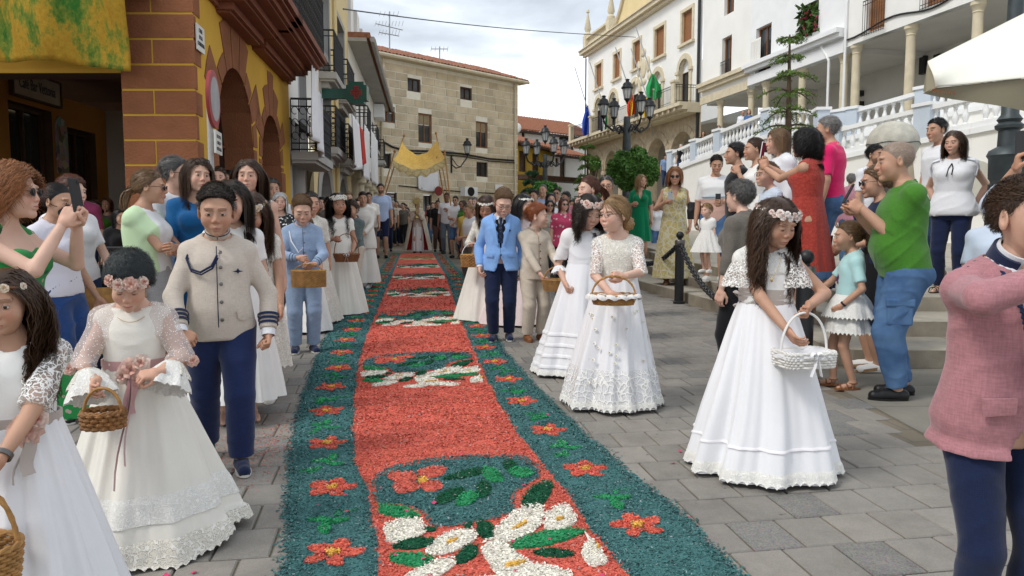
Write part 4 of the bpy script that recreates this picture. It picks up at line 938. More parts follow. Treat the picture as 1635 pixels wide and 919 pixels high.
def gallery(name,label,pa,pb,zsof,wallm,wins,cols,zfloor,zt_=17.5,cm=m_stone_l,d=0.):
 r=bl(name,label,'building',tuple(FR.P(uR(pa),zfloor))); ua,ub=uR(pa),uR(pb); H=[]
 for a,b,c,d_,st in wins:H.append((uR(a),uR(b),FR.loc(b,d_)[1],FR.loc(b,c)[1],st))
 q=MB(); wall_panel(q,FR,ua,ub,zsof,zt_,[h[:4]for h in H],d,.3,0,0); build_in(q,'wall',wallm,r,smooth=False)
 for h in H:window(FR,r,h[0]+.01,h[1]-.01,h[2],h[3]-.01,h[4],d-.2,m_wood)
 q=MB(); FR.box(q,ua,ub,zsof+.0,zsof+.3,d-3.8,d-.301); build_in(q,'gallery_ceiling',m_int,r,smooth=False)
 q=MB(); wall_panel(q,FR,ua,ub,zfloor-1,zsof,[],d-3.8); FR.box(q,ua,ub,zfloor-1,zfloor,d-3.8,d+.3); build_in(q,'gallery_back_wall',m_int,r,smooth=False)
 for px in cols:
  c_=FR.P(uR(px),0,d-.25); q=MB(); q.lathe([(.22,zfloor),(.22,zfloor+.25),(.17,zfloor+.3),(.155,zsof-.36),(.18,zsof-.34),(.16,zsof-.30),(.21,zsof-.14),(.24,zsof-.12),(.24,zsof-.002)],14,(c_[0],c_[1],0)); build_in(q,'column',cm,r)
 return r,ua,ub
r1,a_,b_=gallery('peach_trim_house','white house with peach window frames and round stone columns beside the town hall',1118,1192,8.2,m_white,[(1148,1163,57,130,'pane'),(1150,1165,-12,21,'pane')],(1141,1189),4.4)
q=MB(); FR.box(q,a_,b_,8.2,8.6,.002,.12); FR.box(q,a_,b_,8.9,9.1,.002,.25); FR.box(q,a_,b_,9.1,9.3,.002,.38); build_in(q,'string_course',m_stone_l,r1,smooth=False)
railing(FR,r1,uR(1148),uR(1163),FR.loc(1163,130)[1]+.05,FR.loc(1163,130)[1]+1.1,.08,sides=False,name='window_railing')
r2,a_,b_=gallery('flower_window_house','white house with a window full of potted flowers and grey mouldings',1192,1342,8.35,m_white2,[(1201,1225,38,112,'pane'),(1270,1298,2,52,'pane')],(1212,1268,1333),4.8)
q=MB(); FR.box(q,a_,b_,8.35,8.8,.002,.1); FR.box(q,a_,b_,8.95,9.12,.002,.3); FR.box(q,a_,b_,9.12,9.3,.002,.45); build_in(q,'string_course',m_white2,r2,smooth=False); q=MB(); FR.box(q,a_,b_,14.2,14.4,.002,.3); FR.box(q,a_,b_,14.4,14.6,.002,.5); build_in(q,'cornice',m_white2,r2,smooth=False)
q=MB();
for px in(1320,1345):FR.path(q,[(uR(px),14 if px>1330 else 8.2,.1),(uR(px),4.8,.1)],.055)
FR.path(q,[(uR(1308),8.9,.12),(uR(1320),8.2,.1)],.05); build_in(q,'drainpipe',m_white2,r2)
drape(1200,1215,62,108,.12,pm('lace_cloth',(.72,.71,.66),.9,.1,30,.3,60),'white crocheted cloth hanging from the open window of the flower house',None,FR)
q=MB(); zf_=FR.loc(1298,52)[1]; rr=np.random.default_rng(3)
for i in range(260):
 u=rr.uniform(uR(1271),uR(1299)); z_=zf_+rr.uniform(0,1.2)**1.1; p=FR.P(u,z_,rr.uniform(-.1,.22)); s_=rr.uniform(.05,.12); mi_=0 if rr.random()<.92 else 1
 V=A(*p)+rr.normal(0,s_,(4,3)); q.add(V,[[0,1,2,3]],mi_)
m_leaf=pm('leaf_green',(.055,.12,.02),.7,.5,6,0); o=q.build('window_flowers',[m_leaf,m_pet],None,smooth=False); tag(o,'potted plants with small pink flowers filling the barred window','plants',None,'stuff')
r3_,a_,b_=gallery('gallery_white_house','near white house with tall stone posts holding its upper floor, right',1342,1755,8.55,m_white,[(1373,1402,-60,46,'shut'),(1462,1495,-80,6,'shut')],(1351,1435,1538,1660),4.9,20)
railing(FR,r3_,uR(1371),uR(1404),FR.loc(1404,50)[1],FR.loc(1404,50)[1]+1.3,.1,sides=False,name='window_railing'); railing(FR,r3_,uR(1460),uR(1497),FR.loc(1497,8)[1],FR.loc(1497,8)[1]+1.3,.1,sides=False,name='window_railing')
q=MB(); FR.path(q,[(uR(px),8.9+.12*math.sin(px*.05),.05)for px in range(1345,1700,12)],.035,5); FR.path(q,[(uR(px),7.3+.05*math.sin(px*.07),-3.7)for px in range(1345,1700,12)],.06,5); build_in(q,'wall_cable',m_iron,r3_)
q=MB()
for px,py,h_ in((1472,105,30),(1372,150,10),(1372,168,12),(1495,92,8)):
 u_,z_=at_d(FR,px,py,-3.75); FR.box(q,u_,u_+.28,z_-h_*.012,z_+h_*.012,-3.78,-3.6)
build_in(q,'meter_box',m_iron,r3_,smooth=False)
def baluster_mesh(h):
 q=MB(); q.lathe([(.085,0),(.085,.07*h),(.045,.12*h),(.06,.2*h),(.095,.36*h),(.08,.5*h),(.042,.68*h),(.04,.76*h),(.06,.8*h),(.045,.86*h),(.08,.93*h),(.08,h)],10); o=q.build('baluster',m_white2); d_=o.data; bpy.data.objects.remove(o); return d_
bal_me=baluster_mesh(.62)
def balustrade(name,label,pts,posts,wall_to=None,h=.9):
 """pts: (px, py_top, Y) along the hand rail; posts: indices that carry a pier"""
 P=[at(*p)for p in pts]; r=empty(name,tuple(P[0]),0,label,'balustrade','white balustrades of the terrace stairs'); O_=A(*P[0])
 for i,(a,b)in enumerate(zip(P[:-1],P[1:])):
  a,b=A(*a),A(*b); d_=b-a; ln=math.hypot(d_[0],d_[1]); t=d_/ln; nn=unit(A(-t[1],t[0],0));
  for z0_,z1_,w_,nm in((-.13,0,.17,'hand_rail'),(-h,-h+.15,.16,'bottom_rail')):
   q=MB(); V=[a+nn*s_*w_+A(0,0,z_)-O_ for z_ in(z0_,z1_)for s_ in(-1,1)]; V2=[b+nn*s_*w_+A(0,0,z_)-O_ for z_ in(z0_,z1_)for s_ in(-1,1)]
   q.hexa([V[0],V[1],V2[1],V2[0],V[2],V[3],V2[3],V2[2]]); q.build(nm,m_white2,r,smooth=False)
  n=max(2,int(ln/.27))
  for k_ in range(1,n):
   p=a+d_*k_/n-O_+A(0,0,-h+.15); o=bpy.data.objects.new('baluster',bal_me); COL.objects.link(o); o.parent=r; o.location=p
  if wall_to is not None:
   q=MB(); V=[a+nn*s_*.13-O_ for s_ in(-1,1)]; V2=[b+nn*s_*.13-O_ for s_ in(-1,1)]; zb_=wall_to-O_[2]
   q.hexa([A(v[0],v[1],zb_)for v in(V[0],V[1],V2[1],V2[0])]+[v+A(0,0,-h)for v in(V[0],V[1],V2[1],V2[0])]); q.build('stair_wall',m_white,r,smooth=False)
   q=MB(); V=[a+nn*s_*.22-O_+A(0,0,z_)for z_ in(-h-.16,-h-.003)for s_ in(-1,1)]; V2=[b+nn*s_*.22-O_+A(0,0,z_)for z_ in(-h-.16,-h-.003)for s_ in(-1,1)]
   q.hexa([V[0],V[1],V2[1],V2[0],V[2],V[3],V2[3],V2[2]]); q.build('wall_moulding',m_white2,r,smooth=False)
 for i in posts:
  p=A(*P[i])-O_; t=unit(A(*(P[min(i+1,len(P)-1)]-P[max(i-1,0)]))*A(1,1,0)); nn=A(-t[1],t[0],0); M=frame(p,t,nn,A(0,0,1))
  q=MB(); q.box((-.28,-.2,-h-.1),(.28,.2,.02),M=M); q.box((-.33,-.25,.021),(.33,.25,.12),1,M=M); q.build('pier',[m_bluegrey,m_white2],r,smooth=False)
 return r
balustrade('balustrade','first flight of white balustrade climbing from the bush towards the landing',[(1074,243,38),(1112,226,35.5),(1150,210,33),(1228,178,29.5)],[0,1,2,3],0.5)
balustrade('balustrade','short curved landing balustrade behind the young tree',[(1228,178,29.5),(1258,172,28),(1300,176,27),(1312,178,26)],[3],0.5)
balustrade('balustrade','lower right flight of white balustrade behind the stone ball',[(1312,212,25.6),(1334,207,25),(1392,192,24),(1480,171,22),(1560,152,20.6),(1700,118,18.6)],[1,3,5],0.5)
balustrade('balustrade','upper right flight of white balustrade under the gallery posts',[(1342,180,27),(1362,176,26.6),(1455,150,24.8),(1480,143,24.3),(1560,122,22.8),(1720,84,20)],[0,1,3],3.0)
q=MB(); P=[at(1312,212,26.1),at(1392,192,24.5),at(1700,118,19.1)]; P2=[at(1342,250,27.2),at(1455,225,25),at(1720,180,20.2)]
q.grid(A(*[[p.x,p.y,p.z-.9]for p in P],*[[p.x,p.y,4.2]for p in P2]),3,2); tag(q.build('stair_ramp',m_white,None,smooth=False),kind='structure')
q=MB(); w0,w1=A(*at(1480,171,22)),A(*at(1560,152,20.6)); tt=unit((w1-w0)*A(1,1,0)); nn=A(tt[1],-tt[0],0); nn=nn if nn[1]<0 else-nn
ra=ray(1542,338); tq=(w0[:2]@nn[:2])/(ra.x*nn[0]+ra.y*nn[1]); c_=A(ra.x*tq,ra.y*tq,ZC+ra.z*tq); t=np.linspace(0,math.pi,20)
P=[c_+nn*.135+tt*math.cos(k_)*1.45+A(0,0,1.45*math.sin(k_))for k_ in t]; q.poly(P,nn*.06); tag(q.build('blind_arch',pm('arch_panel',(.52,.51,.44),.9,.1,2,.1),None,smooth=False),'pale grey round arch panel in the white stair wall','arch')
# ================================================================ PEOPLE: distance fields -> one continuous skin, real garments
class Field:
 def __init__(s,lo,hi,h):
  s.lo=np.asarray(lo,float); s.h=h; s.n=np.ceil((np.asarray(hi)-s.lo)/h).astype(int)+1
  s.v=np.full(s.n,.3,np.float32); s.ax=[s.lo[i]+h*np.arange(s.n[i])for i in range(3)]
 def sub(s,lo,hi):
  a=np.clip(np.floor((np.asarray(lo)-s.lo)/s.h).astype(int),0,s.n-1); b=np.clip(np.ceil((np.asarray(hi)-s.lo)/s.h).astype(int)+1,1,s.n)
  sl=tuple(slice(a[i],b[i])for i in range(3))
  return sl,s.ax[0][sl[0]][:,None,None],s.ax[1][sl[1]][None,:,None],s.ax[2][sl[2]][None,None,:]
 def put(s,sl,d,k,op='u'):
  v=s.v[sl]
  if v.size==0:return
  if op=='u':
   h=np.maximum(k-np.abs(v-d),0)/k if k>0 else 0
   s.v[sl]=np.minimum(v,d)-h*h*k*.25
  else:
   d=-d; h=np.maximum(k-np.abs(v-d),0)/k if k>0 else 0
   s.v[sl]=np.maximum(v,d)+h*h*k*.25
 def cone(s,a,b,r1,r2,k=.02,op='u',cut=None,mid=None):
  a,b=A(*a),A(*b); r=max(r1,r2,(mid or 0))+k+2*s.h; sl,X,Y,Z=s.sub(np.minimum(a,b)-r,np.maximum(a,b)+r)
  d=b-a; L2=d@d+1e-12; t=np.clip(((X-a[0])*d[0]+(Y-a[1])*d[1]+(Z-a[2])*d[2])/L2,0,1)
  rr=r1+(r2-r1)*t
  if mid:rr=rr+(mid-(r1+r2)/2)*np.sin(np.clip(t,0,1)*math.pi)
  D=np.sqrt((X-a[0]-d[0]*t)**2+(Y-a[1]-d[1]*t)**2+(Z-a[2]-d[2]*t)**2)-rr
  if cut is not None:
   c,n=cut; D=np.maximum(D,(X-c[0])*n[0]+(Y-c[1])*n[1]+(Z-c[2])*n[2])
  s.put(sl,D,k,op)
 def ell(s,c,r,k=.02,op='u',M=None):
  c=A(*c); r=np.broadcast_to(np.asarray(r,float),(3,)); R_=r.max()+k+2*s.h; sl,X,Y,Z=s.sub(c-R_,c+R_)
  X,Y,Z=X-c[0],Y-c[1],Z-c[2]
  if M is not None:X,Y,Z=(M[0,i]*X+M[1,i]*Y+M[2,i]*Z for i in range(3))
  q=np.sqrt((X/r[0])**2+(Y/r[1])**2+(Z/r[2])**2); q2=np.sqrt((X/r[0]**2)**2+(Y/r[1]**2)**2+(Z/r[2]**2)**2)+1e-9
  s.put(sl,q*(q-1)/q2,k,op)
 def loft(s,T,st,k=.02,ease=0.,zlo=None,zhi=None,op='u'):
  """st rows: z, rx, ry, cy ; T torso matrix"""
  st=np.asarray(st,float); z0,z1=st[0,0]if zlo is None else zlo,st[-1,0]if zhi is None else zhi
  m=max(st[:,1].max(),st[:,2].max())+.12+abs(ease); cs=xf(A([-m,-m,z0],[m,-m,z0],[-m,m,z0],[m,m,z0],[-m,-m,z1],[m,-m,z1],[-m,m,z1],[m,m,z1]),T)
  sl,X,Y,Z=s.sub(cs.min(0)-.05,cs.max(0)+.05); Ti=np.linalg.inv(T)
  x,y,z=(Ti[i,0]*X+Ti[i,1]*Y+Ti[i,2]*Z+Ti[i,3]for i in range(3))
  rx=np.interp(z,st[:,0],st[:,1])+ease; ry=np.interp(z,st[:,0],st[:,2])+ease; cy=np.interp(z,st[:,0],st[:,3])
  pw=2.3; q=((np.abs(x)/rx)**pw+(np.abs(y-cy)/ry)**pw)**(1/pw); D=(q-1)*np.minimum(rx,ry)
  D=np.maximum(D,np.maximum(z0-z,z-z1)); s.put(sl,D,k,op)
 def wrinkle(s,amp,seed=0,fx=26.,fz=34.):
  X,Y,Z=s.ax[0][:,None,None],s.ax[1][None,:,None],s.ax[2][None,None,:]
  p=seed*1.7; a=np.sin(11*X+5*Z+p)+np.sin(9*Y-7*Z+2*p); m_=np.clip(.5+.5*np.sin(8*X+6*Y+4.3*Z+p),0,1)
  r_=1-np.abs(np.sin(fz*.55*Z+15*X-11*Y+1.6*a+p)); r2=1-np.abs(np.sin(fz*.4*Z-19*X+14*Y+1.3*a-p))
  s.v-=(amp*1.5*(m_*r_**3+(1-m_)*r2**3-.25)).astype(np.float32)
 def nets(s):
  v=s.v; sg=v<0
  c=[sg[i:s.n[0]-1+i,j:s.n[1]-1+j,k:s.n[2]-1+k]for i in(0,1)for j in(0,1)for k in(0,1)]
  al=c[0].copy(); an=c[0].copy()
  for q in c[1:]:al&=q; an|=q
  idx=np.argwhere(an&~al)
  if len(idx)==0:return np.zeros((0,3)),np.zeros((0,4),int)
  ids=-np.ones(np.array(s.n)-1,np.int64); ids[tuple(idx.T)]=np.arange(len(idx))
  off=A([0,0,0],[0,0,1],[0,1,0],[0,1,1],[1,0,0],[1,0,1],[1,1,0],[1,1,1]).astype(int)
  vals=np.stack([v[tuple((idx+o).T)]for o in off],1); acc=np.zeros((len(idx),3)); cnt=np.zeros(len(idx))
  for a,b in((0,1),(0,2),(0,4),(1,3),(1,5),(2,3),(2,6),(3,7),(4,5),(4,6),(5,7),(6,7)):
   m=(vals[:,a]<0)!=(vals[:,b]<0); t=vals[:,a]/(vals[:,a]-vals[:,b]+1e-12); p=off[a]+(off[b]-off[a])*t[:,None]
   acc[m]+=p[m]; cnt[m]+=1
  V=(idx+acc/cnt[:,None])*s.h+s.lo; Fs=[]
  for ax in range(3):
   o=[0,0,0]; sl0=[slice(None)]*3; sl1=[slice(None)]*3; sl0[ax]=slice(0,s.n[ax]-1); sl1[ax]=slice(1,s.n[ax])
   E0,E1=sg[tuple(sl0)],sg[tuple(sl1)]; ch=np.argwhere(E0!=E1)
   u,w_=[(1,2),(2,0),(0,1)][ax]; ok=(ch[:,u]>0)&(ch[:,w_]>0)&(ch[:,u]<s.n[u]-1)&(ch[:,w_]<s.n[w_]-1); ch=ch[ok]
   if len(ch)==0:continue
   du=np.zeros(3,int); du[u]=1; dw=np.zeros(3,int); dw[w_]=1
   q=np.stack([ids[tuple((ch-du-dw).T)],ids[tuple((ch-dw).T)],ids[tuple(ch.T)],ids[tuple((ch-du).T)]],1)
   inv=~E0[tuple(ch.T)]; q[inv]=q[inv][:,::-1]; Fs.append(q)
  return V,np.vstack(Fs)
HC={}
def head_tmpl(kind,h):
 key=(kind,h)
 if key in HC:return HC[key]
 f=Field((-.11,-.14,-.15),(.11,.13,.14),h); ch=kind=='child'; fe=kind=='female'
 f.ell((0,.014,.034),(.074,.094,.082),.01); f.ell((0,-.026,-.016),(.062 if not ch else.064,.064,.084 if not ch else.078),.03)
 f.ell((0,-.034,-.062),((.052,.046,.044)if not(fe or ch)else(.045,.044,.04)),.03); f.ell((0,-.079,-.094 if not ch else-.085),.016 if not ch else.014,.028)
 for sx in(-1,1):
  f.ell((sx*.036,-.062,-.028),(.024,.024,.026)if not ch else(.029,.024,.028),.028)
  f.ell((sx*.03,-.083,.026),(.022,.012,.008),.016); f.ell((sx*.031,-.103,.004),(.018,.017,.013),.014,'s')
  f.ell((sx*.0305,-.0765,.003),(.0165,.0145,.013),.006)
 if ch:f.cone((0,-.084,.008),(0,-.099,-.024),.0065,.0088,.014)
 elif fe:f.cone((0,-.086,.012),(0,-.102,-.026),.007,.0095,.014)
 else:f.cone((0,-.087,.014),(0,-.109,-.03),.0085,.0115,.014)
 for sx in(-1,1):f.ell((sx*.0105,-.098,-.031),.0078,.007)
 if h<.006:
  for sx in(-1,1):f.ell((sx*.0065,-.101,-.040),(.0035,.005,.003),.003,'s')
 f.ell((0,-.086,-.056),(.024,.012,.013),.014)
 f.cone((-.018,-.0905,-.0575),(0,-.0985,-.0555),.0035,.0052,.004); f.cone((.018,-.0905,-.0575),(0,-.0985,-.0555),.0035,.0052,.004)
 f.cone((-.013,-.092,-.066),(.013,-.092,-.066),.005,.005,.007); f.ell((0,-.0965,-.0665),(.012,.005,.0055),.005)
 for sx in(-1,1):
  M=np.array(Matrix.Rotation(sx*.35,3,'Z'))
  f.ell((sx*.077,.008,-.004),(.0075,.019,.031),.006,'u',M); f.ell((sx*.085,.004,.0),(.006,.010,.017),.004,'s',M)
 f.cone((0,.018,-.055),(0,.034,-.145),(.045 if not fe else.040)if not ch else.038,(.045 if not fe else.040)if not ch else.038,.02)
 V,F=f.nets(); HC[key]=(V,F); return V,F
def hairline(V):
 hl=np.interp(V[:,1],[-.12,-.085,-.06,-.035,-.012,.018,.05,.1],[.078,.076,.066,.04,.012,-.004,-.05,-.066]); return V[:,2]-hl
def head_color(V,skin,hairc,lip=.4,far=False,brow=None,beard=0,wide=True):
 C=np.tile(skin,(len(V),1)); x,y,z=V[:,0],V[:,1],V[:,2]; ax=np.abs(x); front=y<-.055
 ck=np.exp(-(((ax-.038)/.02)**2+((z+.03)/.02)**2))*front; C=C*(1-.18*ck[:,None]*A(0,1,1))
 nz_=np.exp(-((ax/.014)**2+((z+.03)/.012)**2))*(y<-.09); C=C*(1-.14*nz_[:,None]*A(0,1,1))
 lp=np.clip(1.6-1.6*(((ax)/.021)**2+((z+.0615)/.0095)**2),0,1)*(y<-.083); C=C*(1-lp[:,None]*lip)+lp[:,None]*lip*A(.42,.12,.11)*(skin.mean()/.4+.3)
 ml=np.exp(-((z+.0612)/.0018)**2)*(ax<.021)*(y<-.08); C=C*(1-.6*ml[:,None])
 bw=brow if brow is not None else hairc*.9+.0; zb=.0262+.0022*np.sin(np.clip((ax-.012)/.038,0,1)*3.0); b=np.clip(1.5-((z-zb)/(.0038 if wide else.0027))**2,0,1)*(ax>.012)*(ax<.05)*front*(.85 if not far and wide else.6); C=C*(1-b[:,None])+bw*b[:,None]
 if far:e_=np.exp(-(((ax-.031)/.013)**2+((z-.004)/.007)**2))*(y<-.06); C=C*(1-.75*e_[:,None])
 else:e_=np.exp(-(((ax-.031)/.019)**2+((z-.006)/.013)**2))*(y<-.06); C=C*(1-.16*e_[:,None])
 if beard:m=np.clip((-.03-z)/.02,0,1)*(y<-.0)*(1-lp)*(z>-.12); C=C*(1-beard*m[:,None])+hairc*beard*m[:,None]
 hm=np.clip(hairline(V)/.006,0,1)*(z>-.09)*((ax<.079)|(z>.03)); C=C*(1-hm[:,None])+hairc*.7*hm[:,None]
 return C
HD={}
def hand_tmpl(curl,h,spread=1.):
 key=(curl,h,spread)
 if key in HD:return HD[key]
 f=Field((-.04,-.075,-.11),(.21,.085,.05),h); k=.006
 f.ell((.048,.002,0),(.052,.042,.0155),.012); f.cone((.02,.02,-.002),(.078,.028,0),.014,.012,.012); f.cone((.02,-.016,-.002),(.075,-.03,0),.013,.011,.012)
 f.cone((-.035,0,0),(.015,0,0),.024,.024,.02)
 f.ell((.035,.026,-.010),(.03,.017,.015),.012)
 for i,(yo,L_,r_)in enumerate(((.031,.074,.0092),(.010,.082,.0095),(-.011,.076,.009),(-.031,.060,.008))):
  c=curl*(1+.07*i); a=0; p=A(.086-abs(i-1)*.003,yo,-.001); ang=(1.15*c+.06,1.5*c+.1,.8*c+.05); sp=(yo*2.0*spread)*(1-.8*curl)
  for j,(fr,g)in enumerate(zip((.46,.31,.23),ang)):
   a+=g; d=A(math.cos(a),math.sin(sp)*math.cos(a)*.6,-math.sin(a)); p2=p+d*L_*fr; f.cone(p,p2,r_*(1-.08*j),r_*(1-.08*(j+1)),.0035); p=p2
 c=curl; p=A(.018,.034,-.008); d1=unit(A(.75,.62-.35*c,-.22-.5*c)); p2=p+d1*.042; d2=unit(A(.95,.18-.5*c,-.2-.55*c)); p3=p2+d2*.032; d3=unit(A(.95,.0-.75*c,-.15-.4*c)); p4=p3+d3*.022
 f.cone(p,p2,.0135,.0108,.008); f.cone(p2,p3,.0105,.0098,.004); f.cone(p3,p4,.0098,.008,.003)
 V,F=f.nets(); HD[key]=(V,F); return V,F
m_skin=vcol_mat('skin',.52,.35,.12,320,sss=.12)
m_hair=vcol_mat('hair',.42,.35); m_eye=vcol_mat('eye',.12,.6); m_flat=vcol_mat('dyed_detail',.7,.25)
SK={'fair':A(.66,.42,.32),'light':A(.60,.365,.265),'tan':A(.50,.285,.19),'olive':A(.42,.225,.14),'deep':A(.24,.12,.07)}
HR={'black':A(.010,.009,.009),'dark':A(.022,.014,.010),'brown':A(.055,.028,.015),'light':A(.15,.085,.04),'blond':A(.30,.18,.08),'ginger':A(.26,.07,.02),'grey':A(.22,.21,.20),'white':A(.5,.49,.47),'copper':A(.30,.12,.045),'redbrown':A(.10,.035,.02),'salt':A(.10,.095,.09)}
TOR={'m':[(.455,.080,.058,.004),(.50,.098,.070,.006),(.56,.095,.067,.0),(.61,.090,.063,-.002),(.68,.097,.068,-.004),(.74,.104,.073,-.002),(.778,.098,.060,.004),(.803,.070,.046,.010),(.835,.042,.038,.014)],'f':[(.455,.082,.060,.006),(.50,.103,.074,.01),(.555,.094,.066,.004),(.62,.076,.055,0),(.68,.083,.060,-.002),(.735,.088,.064,-.003),(.775,.084,.052,.004),(.803,.060,.042,.010),(.835,.035,.034,.014)],'c':[(.455,.075,.056,.004),(.50,.090,.066,.005),(.56,.084,.064,-.003),(.61,.080,.060,-.003),(.67,.083,.060,-.002),(.72,.086,.060,0),(.752,.082,.052,.004),(.778,.062,.043,.010),(.812,.037,.036,.014)]}
def ik(a,t,l1,l2,hint):
 a,t=A(*a),A(*t); d=t-a; L_=np.linalg.norm(d);
 if L_>(l1+l2)*.995:t=a+d/L_*(l1+l2)*.995; d=t-a; L_=np.linalg.norm(d)
 L_=max(L_,abs(l1-l2)+.01); u=d/(np.linalg.norm(d)+1e-9); x=(l1*l1-l2*l2+L_*L_)/(2*L_); hh=math.sqrt(max(0,l1*l1-x*x)); n=A(*hint); n=n-u*(n@u); n=unit(n)
 return a+u*x+n*hh,t
LOD={0:dict(sk=.009,cl=.010,hd=.0032,hn=.0032,ns=2600,cap=1),1:dict(sk=.012,cl=.014,hd=.0045,hn=.0042,ns=1200,cap=1),2:dict(sk=.017,cl=.019,hd=.0065,hn=.006,ns=320,cap=1),3:dict(sk=.024,cl=.026,hd=.0095,hn=.009,ns=110,cap=1)}
class Person:
 """local frame: feet on z=0, facing -Y, the person's own left is +X"""
 def __init__(s,label,loc,H,yaw=0,kind='m',skin='light',hair='dark',lod=2,lean=0,twist=0,side=0,head=(0,0,0),LH=None,RH=None,LF=None,RF=None,belly=0,bulk=1.,headk=1.,group=None,Lc=.35,Rc=.35,Lp=None,Rp=None,Le=None,Re=None,Lf=None,Rf=None,cat='person',beard=0,glasses=None,legs=True):
  s.H=H; s.kind=kind; s.q=LOD[lod]; s.lod=lod; s.skin=SK[skin]if isinstance(skin,str)else skin; s.hairc=HR[hair]if isinstance(hair,str)else hair; s.seed=abs(hash(label))%97 if False else sum(map(ord,label))%97
  s.root=empty('person',tuple(loc),yaw,label,cat,group); s.child=kind in('boy','girl'); c=s.child
  fem=kind in('f','girl'); s.fem=fem; s.beard=beard
  st=np.array(TOR['c' if c else('f' if fem else 'm')])*H; st[:,1:3]*=bulk; s.st=st
  if belly:
   b=np.exp(-((st[:,0]/H-.60)/.075)**2)*belly; st[:,2]+=b*.5; st[:,3]-=b*.5; st[:,1]+=b*.35
   zs=np.linspace(st[0,0],st[-1,0],24); st=np.stack([zs]+[np.interp(zs,st[:,0],st[:,i])for i in(1,2,3)],1); b=np.exp(-((zs/H-.60)/.07)**2)*belly*.3; st[:,2]+=b*.5; st[:,3]-=b*.5; s.st=st
  hipz=.50*H; s.T=np.array(Matrix.Translation((0,0,hipz))@Matrix.Rotation(side,4,'Y')@Matrix.Rotation(lean,4,'X')@Matrix.Rotation(twist,4,'Z')@Matrix.Translation((0,0,-hipz)))
  tp=lambda p:xf(A(p),s.T)[0]
  sz=(.752 if c else.783)*H; sw=(.084 if c else(.084 if fem else.098))*H*(bulk*.5+.5)
  s.sh={1:tp((sw,.008*H,sz)),-1:tp((-sw,.008*H,sz))}
  l1,l2=.165*H,.145*H; s.la=(l1,l2); s.arm={}
  dflt={1:tp((sw+.045*H,-.02*H,sz-(l1+l2)*.985)),-1:tp((-sw-.045*H,-.02*H,sz-(l1+l2)*.985))}
  for sg,T_,e_ in((1,LH,Le),(-1,RH,Re)):
   t=dflt[sg]if T_ is None else A(*T_)*H; hint=A(*e_)if e_ is not None else A(sg*.6,.7,-.6)
   el,wr=ik(s.sh[sg],t,l1,l2,hint); s.arm[sg]=(s.sh[sg],el,wr)
  hw_=.052*H; s.hip={1:A(hw_,0,.50*H),-1:A(-hw_,0,.50*H)}; s.leg={}; az=.045*H; s.foot={}
  for sg,F_ in((1,LF),(-1,RF)):
   fx,fy,fz,fa=F_ if F_ is not None else(sg*.055,0,0,sg*.15); an=A(fx*H,fy*H,fz*H+az)
   kn,an=ik(s.hip[sg],an,.245*H,.222*H,(sg*.08,-1,0)); s.leg[sg]=(s.hip[sg],kn,an); s.foot[sg]=fa
  hs=(.142*H/.2 if c else.130*H/.217)*headk*.945; nb=tp((0,.014*H,(.80 if c else.825)*H)); nt_=tp((0,-.006*H,(.80 if c else.825)*H+.040*H*(1 if not c else.75)))
  yw,pt,rl=head; Rm=Matrix.Rotation(yw,4,'Z')@Matrix.Rotation(rl,4,'Y')@Matrix.Rotation(pt,4,'X')
  piv=A(0,.026,-.085); s.HM=np.array(Matrix.Translation(Vector(nt_))@Rm@Matrix.Scale(hs,4)@Matrix.Diagonal((.93,1,1,1))@Matrix.Translation(Vector(-piv))); s.hs=hs
  s.nb,s.nt=nb,nt_
  s.curls={1:Lc,-1:Rc}; s.pn={1:Lp,-1:Rp}; s.fd={1:Lf,-1:Rf}; s.legs_on=legs
  s.body()
  if lod<=2:s.eyes()
  if glasses:s.glasses(glasses)
 def rr(s,f):return f*s.H
 def armr(s):
  g=1.0 if not s.fem else.84; g=.82 if s.child else g*.94; H=s.H; return.030*g*H,.0245*g*H,.0168*g*H
 def body(s):
  H=s.H; f=Field((-.55*H,-.55*H,-.01),(.55*H,.45*H,.93*H),s.q['sk'])if False else None
  pts=[p for sg in(1,-1)for p in s.arm[sg]+s.leg[sg]]+[s.nt]; P=A(*pts); lo,hi=P.min(0)-.09*H,P.max(0)+.06*H; lo[2]=0 if s.legs_on else.44*H; lo[1]=min(lo[1],-.12*H); hi[1]=max(hi[1],.12*H)
  f=Field(lo,hi,s.q['sk']); s.lo,s.hi=lo,hi; f.loft(s.T,s.st,.02,-.004)
  a1,a2,a3=s.armr(); k=.018
  for sg in(1,-1):
   S_,E_,W_=s.arm[sg]; f.ell(S_,a1*1.12,.03); f.cone(S_,E_,a1,a2,.025); f.cone(E_,W_,a2*1.02,a3,.012,mid=(a2+a3)/2*1.12)
   if s.legs_on:
    h_,k_,n_=s.leg[sg]; g=.92 if s.child else 1; f.cone(h_,k_,.050*H*g,.031*H*g,.02); f.cone(k_,n_,.031*H*g,.019*H*g,.012,mid=.029*H*g)
    d=A(math.sin(s.foot[sg]),-math.cos(s.foot[sg]),0); f.cone(n_+A(0,0,-.012*H),n_+d*.055*H+A(0,0,-.028*H),.019*H,.014*H,.02); f.cone(n_+d*.055*H+A(0,0,-.028*H),n_+d*.085*H+A(0,0,-.034*H),.015*H,.011*H,.01)
  [f.cone(s.nb+A(0,0,.006*H),s.sh[sg]+A(0,0,.004*H),.022*H,.024*H,.03)for sg in(1,-1)]
  f.cone(s.nb-A(0,0,.03*H),s.nt+(s.nt-s.nb)*.1,.033*H if not s.child else.031*H,(.029 if not s.fem else.025)*H if not s.child else.0255*H,.03)
  if s.fem and not s.child:
   for sg in(1,-1):f.ell(xf(A((sg*.042*H,-.052*H,.725*H)),s.T)[0],.034*H,.03)
  V,F=f.nets(); mb=MB().add(V,F,0,np.tile(s.skin,(len(V),1)))
